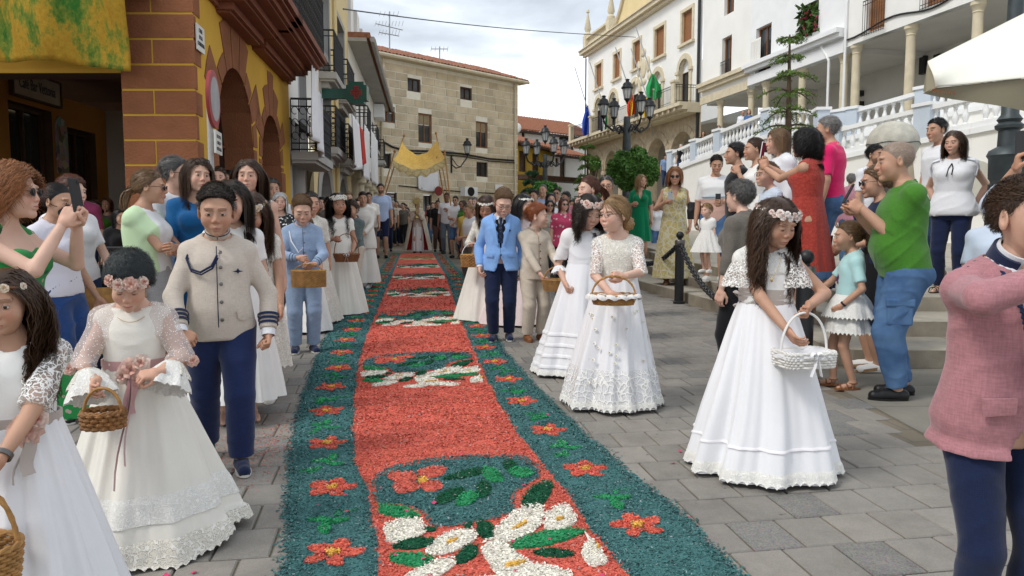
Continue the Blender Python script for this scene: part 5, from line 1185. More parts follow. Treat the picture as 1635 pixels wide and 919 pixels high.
  hk='child' if s.child else('female' if s.fem else 'male'); V,F=head_tmpl(hk,s.q['hd']); V=s.warp(V); C=head_color(V,s.skin,s.hairc,.7 if s.fem and not s.child else.5,s.lod>=3,beard=s.beard,wide=not(s.fem or s.child)); mb.add(xf(V,s.HM),F,0,C)
  s.handM={}
  for sg in(1,-1):
   S_,E_,W_=s.arm[sg]; fd=unit(A(*s.fd[sg]))if s.fd[sg]is not None else unit(W_-E_); pn=s.pn[sg]; pn=A(-sg,-.1,0)if pn is None else A(*pn); zz=-unit(pn-fd*(fd@pn)); yy=np.cross(zz,fd); hsz=H*(.105/.19)
   tpl=hand_tmpl(s.curls[sg],s.q['hn']); V,F=tpl; V=V.copy()
   if sg==-1:pass
   Vm=V.copy(); flip=(sg==1)
   ysgn=-1 if sg==-1 else 1; ysgn=ysgn*1; Vm[:,1]*=ysgn
   M=frame(W_,fd*hsz,yy*hsz*1.0,zz*hsz); s.handM[sg]=(W_,fd,yy*ysgn,zz,hsz); mb.add(xf(Vm,M),F if ysgn>0 else F[:,::-1],0,np.tile(s.skin*A(1.0,.93,.9),(len(V),1)))
  s.bodyo=mb.build('body',m_skin,s.root,sharp=0)
 def warp(s,V):
  r=np.random.default_rng(s.seed*7+int(s.H*1000)); a,b,c,d,e=r.uniform(-1,1,5)*(.45 if s.child else 1); V=V.copy(); lo=np.clip((.0-V[:,2])/.08,0,1); fr=np.clip((-V[:,1]-.05)/.05,0,1)
  V[:,0]*=1+.09*a*lo+.02*e; V[:,2]-=.007*b*lo; ns=np.exp(-((V[:,0]/.016)**2+((V[:,2]+.02)/.03)**2))*fr; V[:,1]-=(.0055*c+.001)*ns; V[:,2]-=.003*d*ns; V[:,1]-=.004*d*np.exp(-(((V[:,2]+.09)/.02)**2))*fr; V[:,1]+=.003*e*np.exp(-(((V[:,2]-.05)/.03)**2))*fr
  return V
 def palm(s,sg,fwd=.09,down=.02):
  W_,fd,yy,zz,hz=s.handM[sg]; return W_+fd*fwd*hz-zz*down*hz
 def eyes(s,look=0.):
  down=s.HM[2,1]
  pitch=math.asin(max(-1,min(1,(s.HM[:3,1]@A(0,0,1))/s.hs)))
  lid=.62 if pitch>.25 else(.32 if pitch>.1 else.22)
  for sx in(-1,1):
   mb=MB(); r=.0125 if not s.child else.0132; n,m=16,12; th=np.linspace(0,2*math.pi,n,endpoint=False); ph=np.linspace(0,math.pi*.55,m)
   V=[]; C=[]
   for i,p in enumerate(ph):
    for t in th:V.append([r*math.sin(p)*math.cos(t),-r*math.cos(p),r*math.sin(p)*math.sin(t)]); C.append(A(.006,.006,.006)if p<.26 else(A(.05,.025,.013)if p<.58 else A(.62,.58,.55)))
   dn=.45 if pitch>.25 else.15; Mx=np.array(Matrix.Translation((sx*.0305,-.0798,.003))@Matrix.Rotation(dn,4,'X')); mb.grid(xf(A(*V),Mx),n,m,True,0,A(*C))
   rl=.0140; nu=11; rows=[]; Cl=[]
   z_edge=.0065-.0125*lid*1.25
   for j,zz in enumerate(np.linspace(.0125,z_edge,6)):
    for a in np.linspace(-1.15,1.15,nu):
     zq=zz+(.003*(1-math.cos(a))*-1 if j>2 else 0); c_=math.sqrt(max(0,rl*rl-zq*zq)); rows.append([c_*math.sin(a)*1.08,-c_*math.cos(a),zq]); Cl.append(s.skin*(.80 if j<5 else.12))
   mb.grid(A(*rows)+A(sx*.0305,-.0795,.003),nu,6,False,0,A(*Cl))
   rows=[]; Cl=[]
   for j,zz in enumerate((-.0125,-.0095,-.0068)):
    for a in np.linspace(-1.1,1.1,nu):zq=zz+.0025*(1-math.cos(a)); c_=math.sqrt(max(0,rl*rl-zq*zq)); rows.append([c_*math.sin(a)*1.05,-c_*math.cos(a),zq]); Cl.append(s.skin*(.85 if j<2 else.55))
   mb.grid(A(*rows)+A(sx*.0305,-.0795,.003),nu,3,False,0,A(*Cl))
   for i in range(len(mb.v)):mb.v[i]=xf(mb.v[i],s.HM)
   mb.build('eye',m_eye,s.root,sharp=0)
 def glasses(s,kind):
  mb=MB()
  for sx in(-1,1):
   th=np.linspace(0,2*math.pi,15); P=[(sx*.032+.022*math.cos(t),-.107+.006*abs(math.cos(t)),.001+.017*math.sin(t))for t in th]; mb.tube(P,.0014 if kind=='clear' else.002,5,False,0,A(.02,.015,.015))
   if kind=='sun':mb.add(A(*P[:-1],(sx*.032,-.108,.001)),[[i,(i+1)%14,14]for i in range(14)],0,A(.012,.012,.014))
   mb.tube([(sx*.053,-.103,.006),(sx*.075,-.05,.008),(sx*.083,.01,.004)],.0016,4,False,0,A(.02,.015,.015))
  mb.tube([(-.010,-.107,.004),(0,-.109,.006),(.010,-.107,.004)],.0015,4,False,0,A(.02,.015,.015))
  for i in range(len(mb.v)):mb.v[i]=xf(mb.v[i],s.HM)
  mb.build('sunglasses' if kind=='sun' else 'glasses',m_eye,s.root,sharp=0)
 def fld(s,pad=.05,zlo=0):
  lo,hi=s.lo-pad,s.hi+pad; lo=lo.copy(); lo[2]=zlo; return Field(lo,hi,s.q['cl'])
 def top(s,mat,name='shirt',hem=.50,sleeve=1.,ease=.012,neck=.036,wr=.0032,slease=.010,cuff=None,vneck=0,collar=None,sleeves=True,flare=0,nz=0,boat=0,zcut=None,puff=0,kb=.022,cutw=0):
  H=s.H; f=s.fld(zlo=max(0,hem*H-.1)); a1,a2,a3=s.armr(); st=s.st.copy()
  st[:,1]+=ease; st[:,2]+=ease
  if flare:t_=np.clip((.62*H-st[:,0])/(.15*H),0,1); st[:,1]+=flare*t_; st[:,2]+=flare*t_
  if hem*H<st[0,0]:st=np.vstack([[hem*H,st[0,1]+.008+flare,st[0,2]+.008+flare,st[0,3]],st]); st[1,1:3]=np.maximum(st[1,1:3],st[0,1:3]-.004)
  f.loft(s.T,st,.02,0,zlo=hem*H,zhi=(zcut or(.822 if not s.child else.80))*H)
  if s.fem and not s.child:
   for sg in(1,-1):f.ell(xf(A((sg*.042*H,-.054*H,.725*H)),s.T)[0],.036*H+ease*.5,.04)
  for sg in(1,-1):f.cone(s.nb+A(0,0,.003*H),s.sh[sg]+A(0,0,.004*H),.022*H+ease,.024*H+ease,.03)
  for sg in(1,-1):
   S_,E_,W_=s.arm[sg]
   if sleeves and sleeve>0:
    f.ell(S_,a1*1.1+slease+puff,.03)
    if sleeve<=1:
     d=E_-S_; e=S_+d*sleeve; f.cone(S_,e+unit(d)*.03,a1+slease+puff*.6,a2+slease+.004 if sleeve>.6 else a1+slease,kb,cut=(e,unit(d)))
    else:
     f.cone(S_,E_,a1+slease+puff*.6,a2+slease,kb); d=W_-E_; e=E_+d*(sleeve-1); f.cone(E_,e+unit(d)*.02,a2+slease,(cuff or(a3+slease*.8)),.014,cut=(e,unit(d)),mid=(a2+slease)*.98)
   elif not sleeves:f.cone(S_+unit(S_-s.arm[-sg][0])*.001,S_+unit(S_-s.arm[-sg][0])*.09,a1*1.05,a1*1.25,.006,'s')
  if s.q['cl']<.03:f.wrinkle(wr,s.seed)
  if neck:
   u=unit(s.nt-s.nb); c=s.nb+A(0,-.012*H,0)-u*.012*H
   f.cone(c,s.nt+u*.05,neck*H,neck*H*1.1,.004,'s')
   if boat:f.ell(s.nb+A(0,-.02*H,.012*H),(boat*H,.06*H,.022*H),.004,'s')
   if vneck:
    for t_ in np.linspace(0,1,5):p=xf(A((0,-.085*H,.815*H-vneck*H*t_)),s.T)[0]; f.ell(p,(((.050 if vneck>.1 else.040)*(1-t_)+.006)*H,.065*H,.03*H),.003,'s')
    if vneck>.1 or cutw:
     for t_ in np.linspace(0,1,5):f.ell(A(0,-.09*H,(hem-.02+.10*t_)*H),((.040*(1-t_)+.004)*H,.075*H,.025*H),.003,'s')
  V,F=f.nets(); o=MB().add(V,F).build(name,mat,s.root,sharp=50)
  return o
 def surf(s,x,z,ease=.02,side=-1):
  H=s.H; x,z=x*H,z*H; rx,ry,cy=(np.interp(z,s.st[:,0],s.st[:,i])for i in(1,2,3)); rx+=ease; ry+=ease
  if z<s.st[0,0]:pass
  b=0
  if s.fem and not s.child:b=.03*H*math.exp(-(((abs(x)-.042*H)/(.035*H))**2+((z-.725*H)/(.035*H))**2))
  y=cy+side*(ry*max(0,1-min(1,abs(x)/rx)**2.3)**(1/2.3)+b*(side<0)); return xf(A((x,y,z)),s.T)[0]
 def strip(s,L_,w,mat,name,ease=.022,t=.003,parent=None):
  q=MB(); P=np.asarray(L_,float); n=len(P); d=np.gradient(P,axis=0); d/=np.linalg.norm(d,axis=1)[:,None]+1e-9; nn=np.stack([-d[:,1],d[:,0]],1); w=np.broadcast_to(np.asarray(w,float),(n,)); rows=[]
  for k,(o_,e_)in enumerate(((-1,0),(-1,t),(0,t*1.3),(1,t),(1,0))):rows+=[s.surf(P[i,0]+nn[i,0]*o_*w[i]/2,P[i,1]+nn[i,1]*o_*w[i]/2,ease+e_)for i in range(n)]
  return q.grid(A(*rows),n,5).build(name,mat,parent or s.root,sharp=60)
 def patch(s,outline,mat,name,ease=.022,t=.004):
  P=np.asarray(outline,float); c=P.mean(0); V=[]; n=len(P)
  for f_,e_ in((1,0),(1,t),(.5,t)):V+=[s.surf(*(c+(p-c)*f_),ease+e_)for p in P]
  V.append(s.surf(*c,ease+t)); q=MB().grid(A(*V[:-1]),n,3,True); q.add(A(*V[2*n:]),[[i,(i+1)%n,n]for i in range(n)]); return q.build(name,mat,s.root,sharp=50)
 def buttons(s,L_,mat,r=.008,ease=.024,name='button'):
  me=None
  for x,z in L_:
   p=s.surf(x,z,ease); a=s.surf(x+.004,z,ease); b=s.surf(x,z+.004,ease); u=unit(a-p); v=unit(b-p);
   q=MB().lathe([(r,0),(r,r*.35),(r*.7,r*.55),(0,r*.55)],10,M=frame(p,u,v,unit(np.cross(u,v)))); q.build(name,mat,s.root)
 def world(s,p):
  c,n_=math.cos(s.root.rotation_euler.z),math.sin(s.root.rotation_euler.z); p=A(*p); l=A(*s.root.location); return A(l[0]+c*p[0]-n_*p[1],l[1]+n_*p[0]+c*p[1],l[2]+p[2])
 def band(s,pts,r,mat,name,n=8,col=None,flat=None,local='p',parent=None):
  mb=MB().tube(pts,r,n,True,0,col,flat); return mb.build(name,mat,parent or s.root)
 def ring(s,mat,name,c,u,rx,ry,h,t=.004,front=None,gap=0.,n=28,tw=0):
  """an upright band (collar, belt, cuff) round axis u through c"""
  u=unit(u); x=unit(np.cross(A(0,1,0),u)); y=np.cross(u,x); g0=-math.pi/2+gap; th=np.linspace(g0,g0+2*math.pi-2*gap,n); rows=[]
  for zz,dr in((-h/2,0),(h/2,0),(h/2,-t),(-h/2,-t),(-h/2,0)):rows+=[A(*c)+x*(rx+dr)*math.cos(a)+y*(ry+dr)*math.sin(a)+u*zz for a in th]
  return MB().grid(A(*rows),n,5).build(name,mat,s.root,sharp=40)
 def cuffs(s,mat,name='shirt_cuff',h=.03,sides=(1,-1),back=.0,ease=.008):
  a1,a2,a3=s.armr()
  for sg in sides:S_,E_,W_=s.arm[sg]; u=unit(W_-E_); s.ring(mat,name,W_-u*(.01+back),u,a3+ease,a3+ease,h)
 def trousers(s,mat,name='trousers',waist=.55,ln=1.,ease=.014,loose=0.,wr=.0035,cuff=None):
  H=s.H; f=Field((s.lo[0]-.05,s.lo[1]-.05,0),(s.hi[0]+.05,s.hi[1]+.05,waist*H+.03),s.q['cl']); st=s.st.copy(); f.loft(s.T,st,.02,ease*.8,zhi=waist*H)
  for sg in(1,-1):
   h_,k_,a_=s.leg[sg]; g=.92 if s.child else 1; r1,r2,r3=.052*H*g+ease+loose,.033*H*g+ease+loose,cuff or(.023*H*g+ease+loose)
   f.cone(h_-A(0,0,.01*H),k_,r1,r2,.02)if ln>.5 else f.cone(h_,h_+(k_-h_)*(ln/.5)+unit(k_-h_)*.03,r1,r2+.008,.02,cut=(h_+(k_-h_)*(ln/.5),unit(k_-h_)))
   if ln>.5:d=a_-k_; e=k_+d*min(1.,(ln-.5)/.5)*.97; f.cone(k_,e+unit(d)*.03,r2,r3,.014,cut=(e,unit(d)),mid=(r2+r3)/2*1.04)
   p=h_*A(.8,1,1)+A(0,.045*H,-.015*H); f.ell(p,.048*H*g+ease*.6,.035)
  if s.q['cl']<.03:f.wrinkle(wr,s.seed+5,20,46)
  V,F=f.nets(); return MB().add(V,F).build(name,mat,s.root,sharp=50)
 def skirt(s,mat,name='skirt',waist=.60,hem=.02,r0=None,r1=.3,ry1=None,folds=14,amp=.02,power=1.,cx=0,cy=0,scal=0.,nth=None,nz=24,sag=0,seed=None,tiers=0,off=0.,t0=0.,t1=1.,pleat=False,colr=None):
  H=s.H; nth=nth or{0:220,1:150,2:90,3:48}[s.lod]; sd=s.seed if seed is None else seed; w_=waist*H; ws=xf(A((0,0,w_)),s.T)[0]; i_=np.interp(w_,s.st[:,0],s.st[:,1]); j_=np.interp(w_,s.st[:,0],s.st[:,2]); rx0,ry0=(r0,r0*.8)if r0 else(i_*1.03+.017,j_*1.03+.017)
  ry1=ry1 or r1*.92; th=np.linspace(0,2*math.pi,nth,endpoint=False); V=[]
  zz=np.linspace(t0,t1,nz); r_=np.random.default_rng(sd); ph=r_.uniform(0,6,6)
  for j,t in enumerate(zz):
   g=t**power; rx=rx0+(r1-rx0)*g; ry=ry0+(ry1-ry0)*g
   a=amp*min(1,.05+t*1.15); ang=th+.12*np.sin(th*2+ph[0])+.05*math.sin(t*3+ph[1])
   w1=np.sin(folds*ang+ph[2]+.5*math.sin(3*t+ph[1])); fo=(np.abs(w1)**.8*np.sign(w1)if pleat else w1)*a+.55*a*np.sin((folds*.5+1.5)//1*ang+ph[3]+1.2*t)+.3*a*np.sin((folds*1.7)//1*ang+ph[4])+.16*a*np.sin((folds*3.3)//1*ang+ph[5]+2*t)
   fo=fo*(.75+.35*np.sin(2*th+ph[1])*np.sin(th+ph[0]+t))
   if tiers:fo=fo+.012*((t*tiers)%1)
   fo=fo+off*min(1,(t-t0)/(.25*(t1-t0))if off else 1)
   z=w_+(hem*H-w_)*t+(scal*np.abs(np.sin(th*folds*2.5))if j>=nz-1 else 0)+(sag*.02*np.sin(th*3+ph[5])if t>.9 else 0)
   V.append(np.stack([ws[0]*(1-t)+cx*t+(rx+fo)*np.cos(th),ws[1]*(1-t)+cy*t+(ry+fo)*np.sin(th),np.broadcast_to(z,th.shape)],1))
  return MB().grid(np.vstack(V),nth,nz,True).build(name,mat,s.root,sharp=0)
 def shoes(s,mat,sole=None,name='shoe',heel=0,kind='shoe'):
  H=s.H; h=max(.006,s.q['hn']*1.6)
  for sg in(1,-1):
   h_,k_,a_=s.leg[sg]; d=A(math.sin(s.foot[sg]),-math.cos(s.foot[sg]),0); g=a_-A(0,0,.045*H); tilt=0
   L_=.145*H*.5; c=g+d*.035*H; f=Field(g-.16*H-.02,g+.16*H+A(0,0,-.02),h); M=np.eye(3); M[:,0]=np.cross(d,A(0,0,1)); M[:,1]=d; z0=g[2]
   if kind=='shoe':
    f.cone(g-d*.022*H+A(0,0,.02*H),g+d*.085*H+A(0,0,.016*H),.023*H,.021*H,.01); f.cone(a_-A(0,0,.022*H)-d*.004*H,g+d*.05*H+A(0,0,.025*H),.024*H,.016*H,.02)
    sl,X,Y,Z=f.sub(f.lo,f.lo+f.h*f.n); f.v[:]=np.maximum(f.v,(g[2]+.004)-Z)
    V,F=f.nets(); o=MB().add(V,F).build(name,mat,s.root,sharp=50)
   else:
    q=MB()
    for t in(0,.03,.07):p=g+d*(t+.01)*H+A(0,0,.02*H); x_=M[:,0]; w_=.026*H; q.tube([p-x_*w_-A(0,0,.014*H),p-x_*w_*.7+A(0,0,.012*H),p+A(0,0,.019*H),p+x_*w_*.7+A(0,0,.012*H),p+x_*w_-A(0,0,.014*H)],.005,5)
    an=a_-A(0,0,.004*H); th=np.linspace(0,2*math.pi,13); q.tube([an+A(.026*H*math.cos(t),.026*H*math.sin(t),0)for t in th],.004,5,False); q.build('sandal',mat,s.root); o=s.root
   th=np.linspace(0,2*math.pi,20,endpoint=False); P=[]
   for t in th:
    yy=math.sin(t); wd=.0275*H*(1.0 if yy>0 else.88); P.append(g+d*(.032*H+.076*H*yy)+M[:,0]*wd*math.cos(t)+A(0,0,.001+heel*(.5-.5*yy)*.55))
   so=MB().poly(P,(0,0,.013+(.012 if heel else 0)));
   if heel:hp=g-d*.03*H; so.lathe([(.022,0),(.026,heel*.9)],10,tuple(hp+A(0,0,.001)))
   so.build('sole',sole or mat,s.root,sharp=50)
 def hair(s,style='short',L=.04,part=0.,vol=.012,curl=0.,n=None,wid=None,name='hair',back=False,forward=None,bun=None,cut=None,seed=3,droop=1.,frizz=0.,front=1.):
  q=s.q; N_=int((n or q['ns'])*(1.35 if s.lod==0 else 1)); r_=np.random.default_rng(s.seed+seed); hk='child' if s.child else('female' if s.fem else 'male'); HV,HF=head_tmpl(hk,q['hd'])
  mask=(hairline(HV)>0)&(HV[:,2]>-.075)&((np.abs(HV[:,0])<.078)|(HV[:,2]>.03)); ids=np.where(mask)[0]
  cen=A(0,.012,.02); mb=MB()
  fm=mask[HF].all(1); nv=unit_rows(HV-cen); thick=vol*.75*np.clip(hairline(HV)/.03,.15,1)*(np.clip((HV[:,2]-.0)/.06,.3,1)if style=='short' else 1); CV=HV+nv*thick[:,None]+0
  F=HF[fm]; used=np.unique(F); re=-np.ones(len(HV),int); re[used]=np.arange(len(used)); cv=s.hairc*r_.uniform(.7,.85,(len(used),1)); mb.add(xf(CV[used],s.HM),re[F],0,cv)
  root=HV[r_.choice(ids,N_)]+r_.normal(0,.002,(N_,3)); rn=unit_rows(root-cen); M3=s.HM[:3,:3]/s.hs; g=M3 .T@A(0,0,-1.)
  seg={'short':4,'perm':8}.get(style,12 if q['ns']>400 else 7);
  if style in('updo','bun','pony'):seg=8
  ln=L*r_.uniform(.75,1.1,N_)/s.hs; P=[root+rn*.001]; p=root.copy()
  cid=r_.integers(0,60,N_); cph=r_.uniform(0,6.28,60)[cid]; camp=r_.uniform(.6,1.3,60)[cid]
  tgt=A(0,.105,.02)if bun is None else A(*bun)
  for i in range(1,seg+1):
   t=i/seg; nrm=unit_rows((p-cen)/A(.074,.094,.09))
   if style=='short':
    cb=A(part,-.6,.15)if forward is None else A(*forward); d=np.tile(cb,(N_,1))+nrm*(.22 if i<2 else-.06)+r_.normal(0,.13,(N_,3)); low=(root[:,2]<.045)[:,None]|(root[:,1]>.07)[:,None]; d=np.where(low,A(0,.35,-1.)+nrm*.12,d)
    step=ln/seg*np.where(root[:,2]<.045,.3,1)
   elif style in('updo','bun','pony'):
    d=tgt-p; dist=np.linalg.norm(d,axis=1,keepdims=True); d=d/(dist+1e-6); step=np.linalg.norm(tgt-root,axis=1)*1.35/seg; step=np.minimum(step,dist[:,0])
   elif style=='perm':t1=unit_rows(np.cross(nrm,A(.2,.3,1.))); t2=np.cross(nrm,t1); an=cph+i*(1.35+.3*camp); d=nrm*(.75 if i<4 else.15)+t1*np.cos(an)[:,None]*.8+t2*np.sin(an)[:,None]*.8; step=ln/seg*1.2
   else:
    sx=np.sign(root[:,0]-part); early=np.clip(1-t*2.2,0,1)*np.clip((root[:,2]-.03)/.05,0,1); d=np.tile(g,(N_,1))*droop; d[:,0]+=sx*early*1.6; d[:,1]+=early*.7*np.where(root[:,1]<0,1,.2)+(.35 if t<.5 else 0)*(root[:,1]<-.02)
    step=ln/seg
   dn=(d*nrm).sum(1,keepdims=True)
   inside=(np.linalg.norm((p-cen)/A(.074+vol,.094+vol,.084+vol),axis=1)<1.03)[:,None]
   d=np.where(inside&(style not in('short','perm')),d-nrm*np.minimum(dn,0)*1.0,d); d=unit_rows(d)
   if frizz:d=unit_rows(d+r_.normal(0,frizz,(N_,3)))
   p=p+d*step[:,None]
   e=A(.074+vol,.094+vol,.084+vol); c2=cen+A(0,0,.012); k_=np.linalg.norm((p-c2)/e,axis=1); lay=r_.uniform(.92,1.08,N_); push=k_<lay
   if style=='short':p=np.where((k_>1.10)[:,None],c2+(p-c2)*(1.10/np.maximum(k_,.3))[:,None],p)
   if style!='perm':p=np.where((push&(p[:,2]>-.03))[:,None],c2+(p-c2)*(lay/np.maximum(k_,.3))[:,None],p)
   if style not in('short','perm','updo','bun','pony'):
    fc=(p[:,1]<-.012)&(p[:,2]<.045); mnx=.071+.010*r_.random(N_); p[:,0]=np.where(fc&(np.abs(p[:,0])<mnx),np.where(p[:,0]+root[:,0]*.5>=part,1,-1)*mnx,p[:,0])
    if back:p[:,1]=np.maximum(p[:,1],.0*t-.02+.05*t)
    fr_=p[:,2]<-.03; p[:,1]=np.where(fr_&(np.abs(p[:,0])<.05),np.maximum(p[:,1],.062),p[:,1])
   pc=p.copy()
   if curl:
    w_=18*t*L/.3+cph; am=curl*camp*min(1,t*2)/s.hs; pc=p+np.stack([np.sin(w_),np.cos(w_),.3*np.sin(w_*2)],1)*am[:,None]
   P.append(pc)
  P=np.stack(P,1).reshape(-1,3); P=xf(P,s.HM).reshape(N_,seg+1,3)
  if L>.15 and style not in('updo','bun','short','perm'):
   Ti=np.linalg.inv(s.T); Q=xf(P.reshape(-1,3),Ti); rx=np.interp(Q[:,2],s.st[:,0],s.st[:,1])+.022; ry=np.interp(Q[:,2],s.st[:,0],s.st[:,2])+.024; cy=np.interp(Q[:,2],s.st[:,0],s.st[:,3]); kk=np.sqrt((Q[:,0]/rx)**2+((Q[:,1]-cy)/ry)**2); ins=(kk<1)&(Q[:,2]<s.st[-2,0]); f_=1/np.maximum(kk,.2)
   Q[:,1]=np.where(ins,cy+np.where(Q[:,1]>cy,1,-1)*ry*np.sqrt(np.clip(1-(Q[:,0]/rx)**2,.05,1)),Q[:,1]); P=xf(Q,s.T).reshape(N_,seg+1,3)
  wd=(wid or{0:.0030,1:.0050,2:.010,3:.02}[s.lod])*(1 if L>.06 else.75); Tn=np.gradient(P,axis=1); cw=xf(A(cen),s.HM)[0]; out=P-cw; out/=np.linalg.norm(out,axis=2,keepdims=True)+1e-9
  sd_=np.cross(Tn,out)+r_.normal(0,.0005,Tn.shape); sd_/=np.linalg.norm(sd_,axis=2,keepdims=True)+1e-9; tp=np.linspace(1,.35,seg+1)[None,:,None]*wd*.5
  V=np.stack([P-sd_*tp,P+out*tp*.5,P+sd_*tp],2).reshape(-1,3); b=(np.arange(N_)[:,None,None]*(seg+1)+np.arange(seg)[None,:,None])*3+np.arange(2)[None,None,:]
  F=np.stack([b,b+1,b+4,b+3],-1).reshape(-1,4); tone=r_.uniform(.6,1.5,(N_,1,1))*np.linspace(.8,1.15,seg+1)[None,:,None]; C=np.clip(s.hairc*tone,0,1); C=np.repeat(C[:,:,None,:],3,2).reshape(-1,3)
  mb.add(V,F,0,C)
  if style in('bun','updo','pony'):
   if style!='pony':
    r0=.034 if style=='bun' else.045; c0=tgt+A(0,.012,0); f=Field(c0-.09,c0+.09,max(.004,q['hd'])); f.ell(c0,(r0,r0*.8,r0),.01)
    for i in range(8):a=i*.8; f.cone(c0+A(r0*math.cos(a)*.8,.01,r0*math.sin(a)*.8),c0+A(r0*math.cos(a+1.4)*.8,.02,r0*math.sin(a+1.4)*.8),.011,.012,.003)
    V,F=f.nets(); mb.add(xf(V,s.HM),F,0,s.hairc*r_.uniform(.7,1.2,(len(V),1)))
   else:
    M_=max(40,N_//3); seg2=9; p=xf(tgt+r_.normal(0,.009,(M_,3))+A(0,.01,0),s.HM); Pt=[p]; dirn=s.HM[:3,1]/s.hs; dirn=unit(dirn); l_=L*r_.uniform(.7,1.1,M_)
    for i in range(seg2):t=i/seg2; d=unit_rows(np.tile(dirn*(1-t)**2*.8+A(0,0,-1.)*(.35+t),(M_,1))+r_.normal(0,.12,(M_,3))); p=p+d*(l_/seg2)[:,None]; Pt.append(p+(A(math.sin(7*t),.2,0)*curl if curl else 0))
    P=np.stack(Pt,1); Tn=np.gradient(P,axis=1); sd_=np.cross(Tn,r_.normal(0,1,(M_,1,3))); sd_/=np.linalg.norm(sd_,axis=2,keepdims=True)+1e-9; tp=np.linspace(1.2,.4,seg2+1)[None,:,None]*wd*.7
    V=np.stack([P-sd_*tp,P+sd_*tp],2).reshape(-1,3); b=(np.arange(M_)[:,None]*(seg2+1)+np.arange(seg2)[None])*2; F=np.stack([b,b+1,b+3,b+2],-1).reshape(-1,4)
    mb.add(V,F,0,np.repeat(np.clip(s.hairc*r_.uniform(.6,1.4,(M_,1)),0,1),(seg2+1)*2,0))
  return mb.build(name,m_hair,s.root,sharp=0)
def unit_rows(v):return v/(np.linalg.norm(v,axis=-1,keepdims=True)+1e-9)
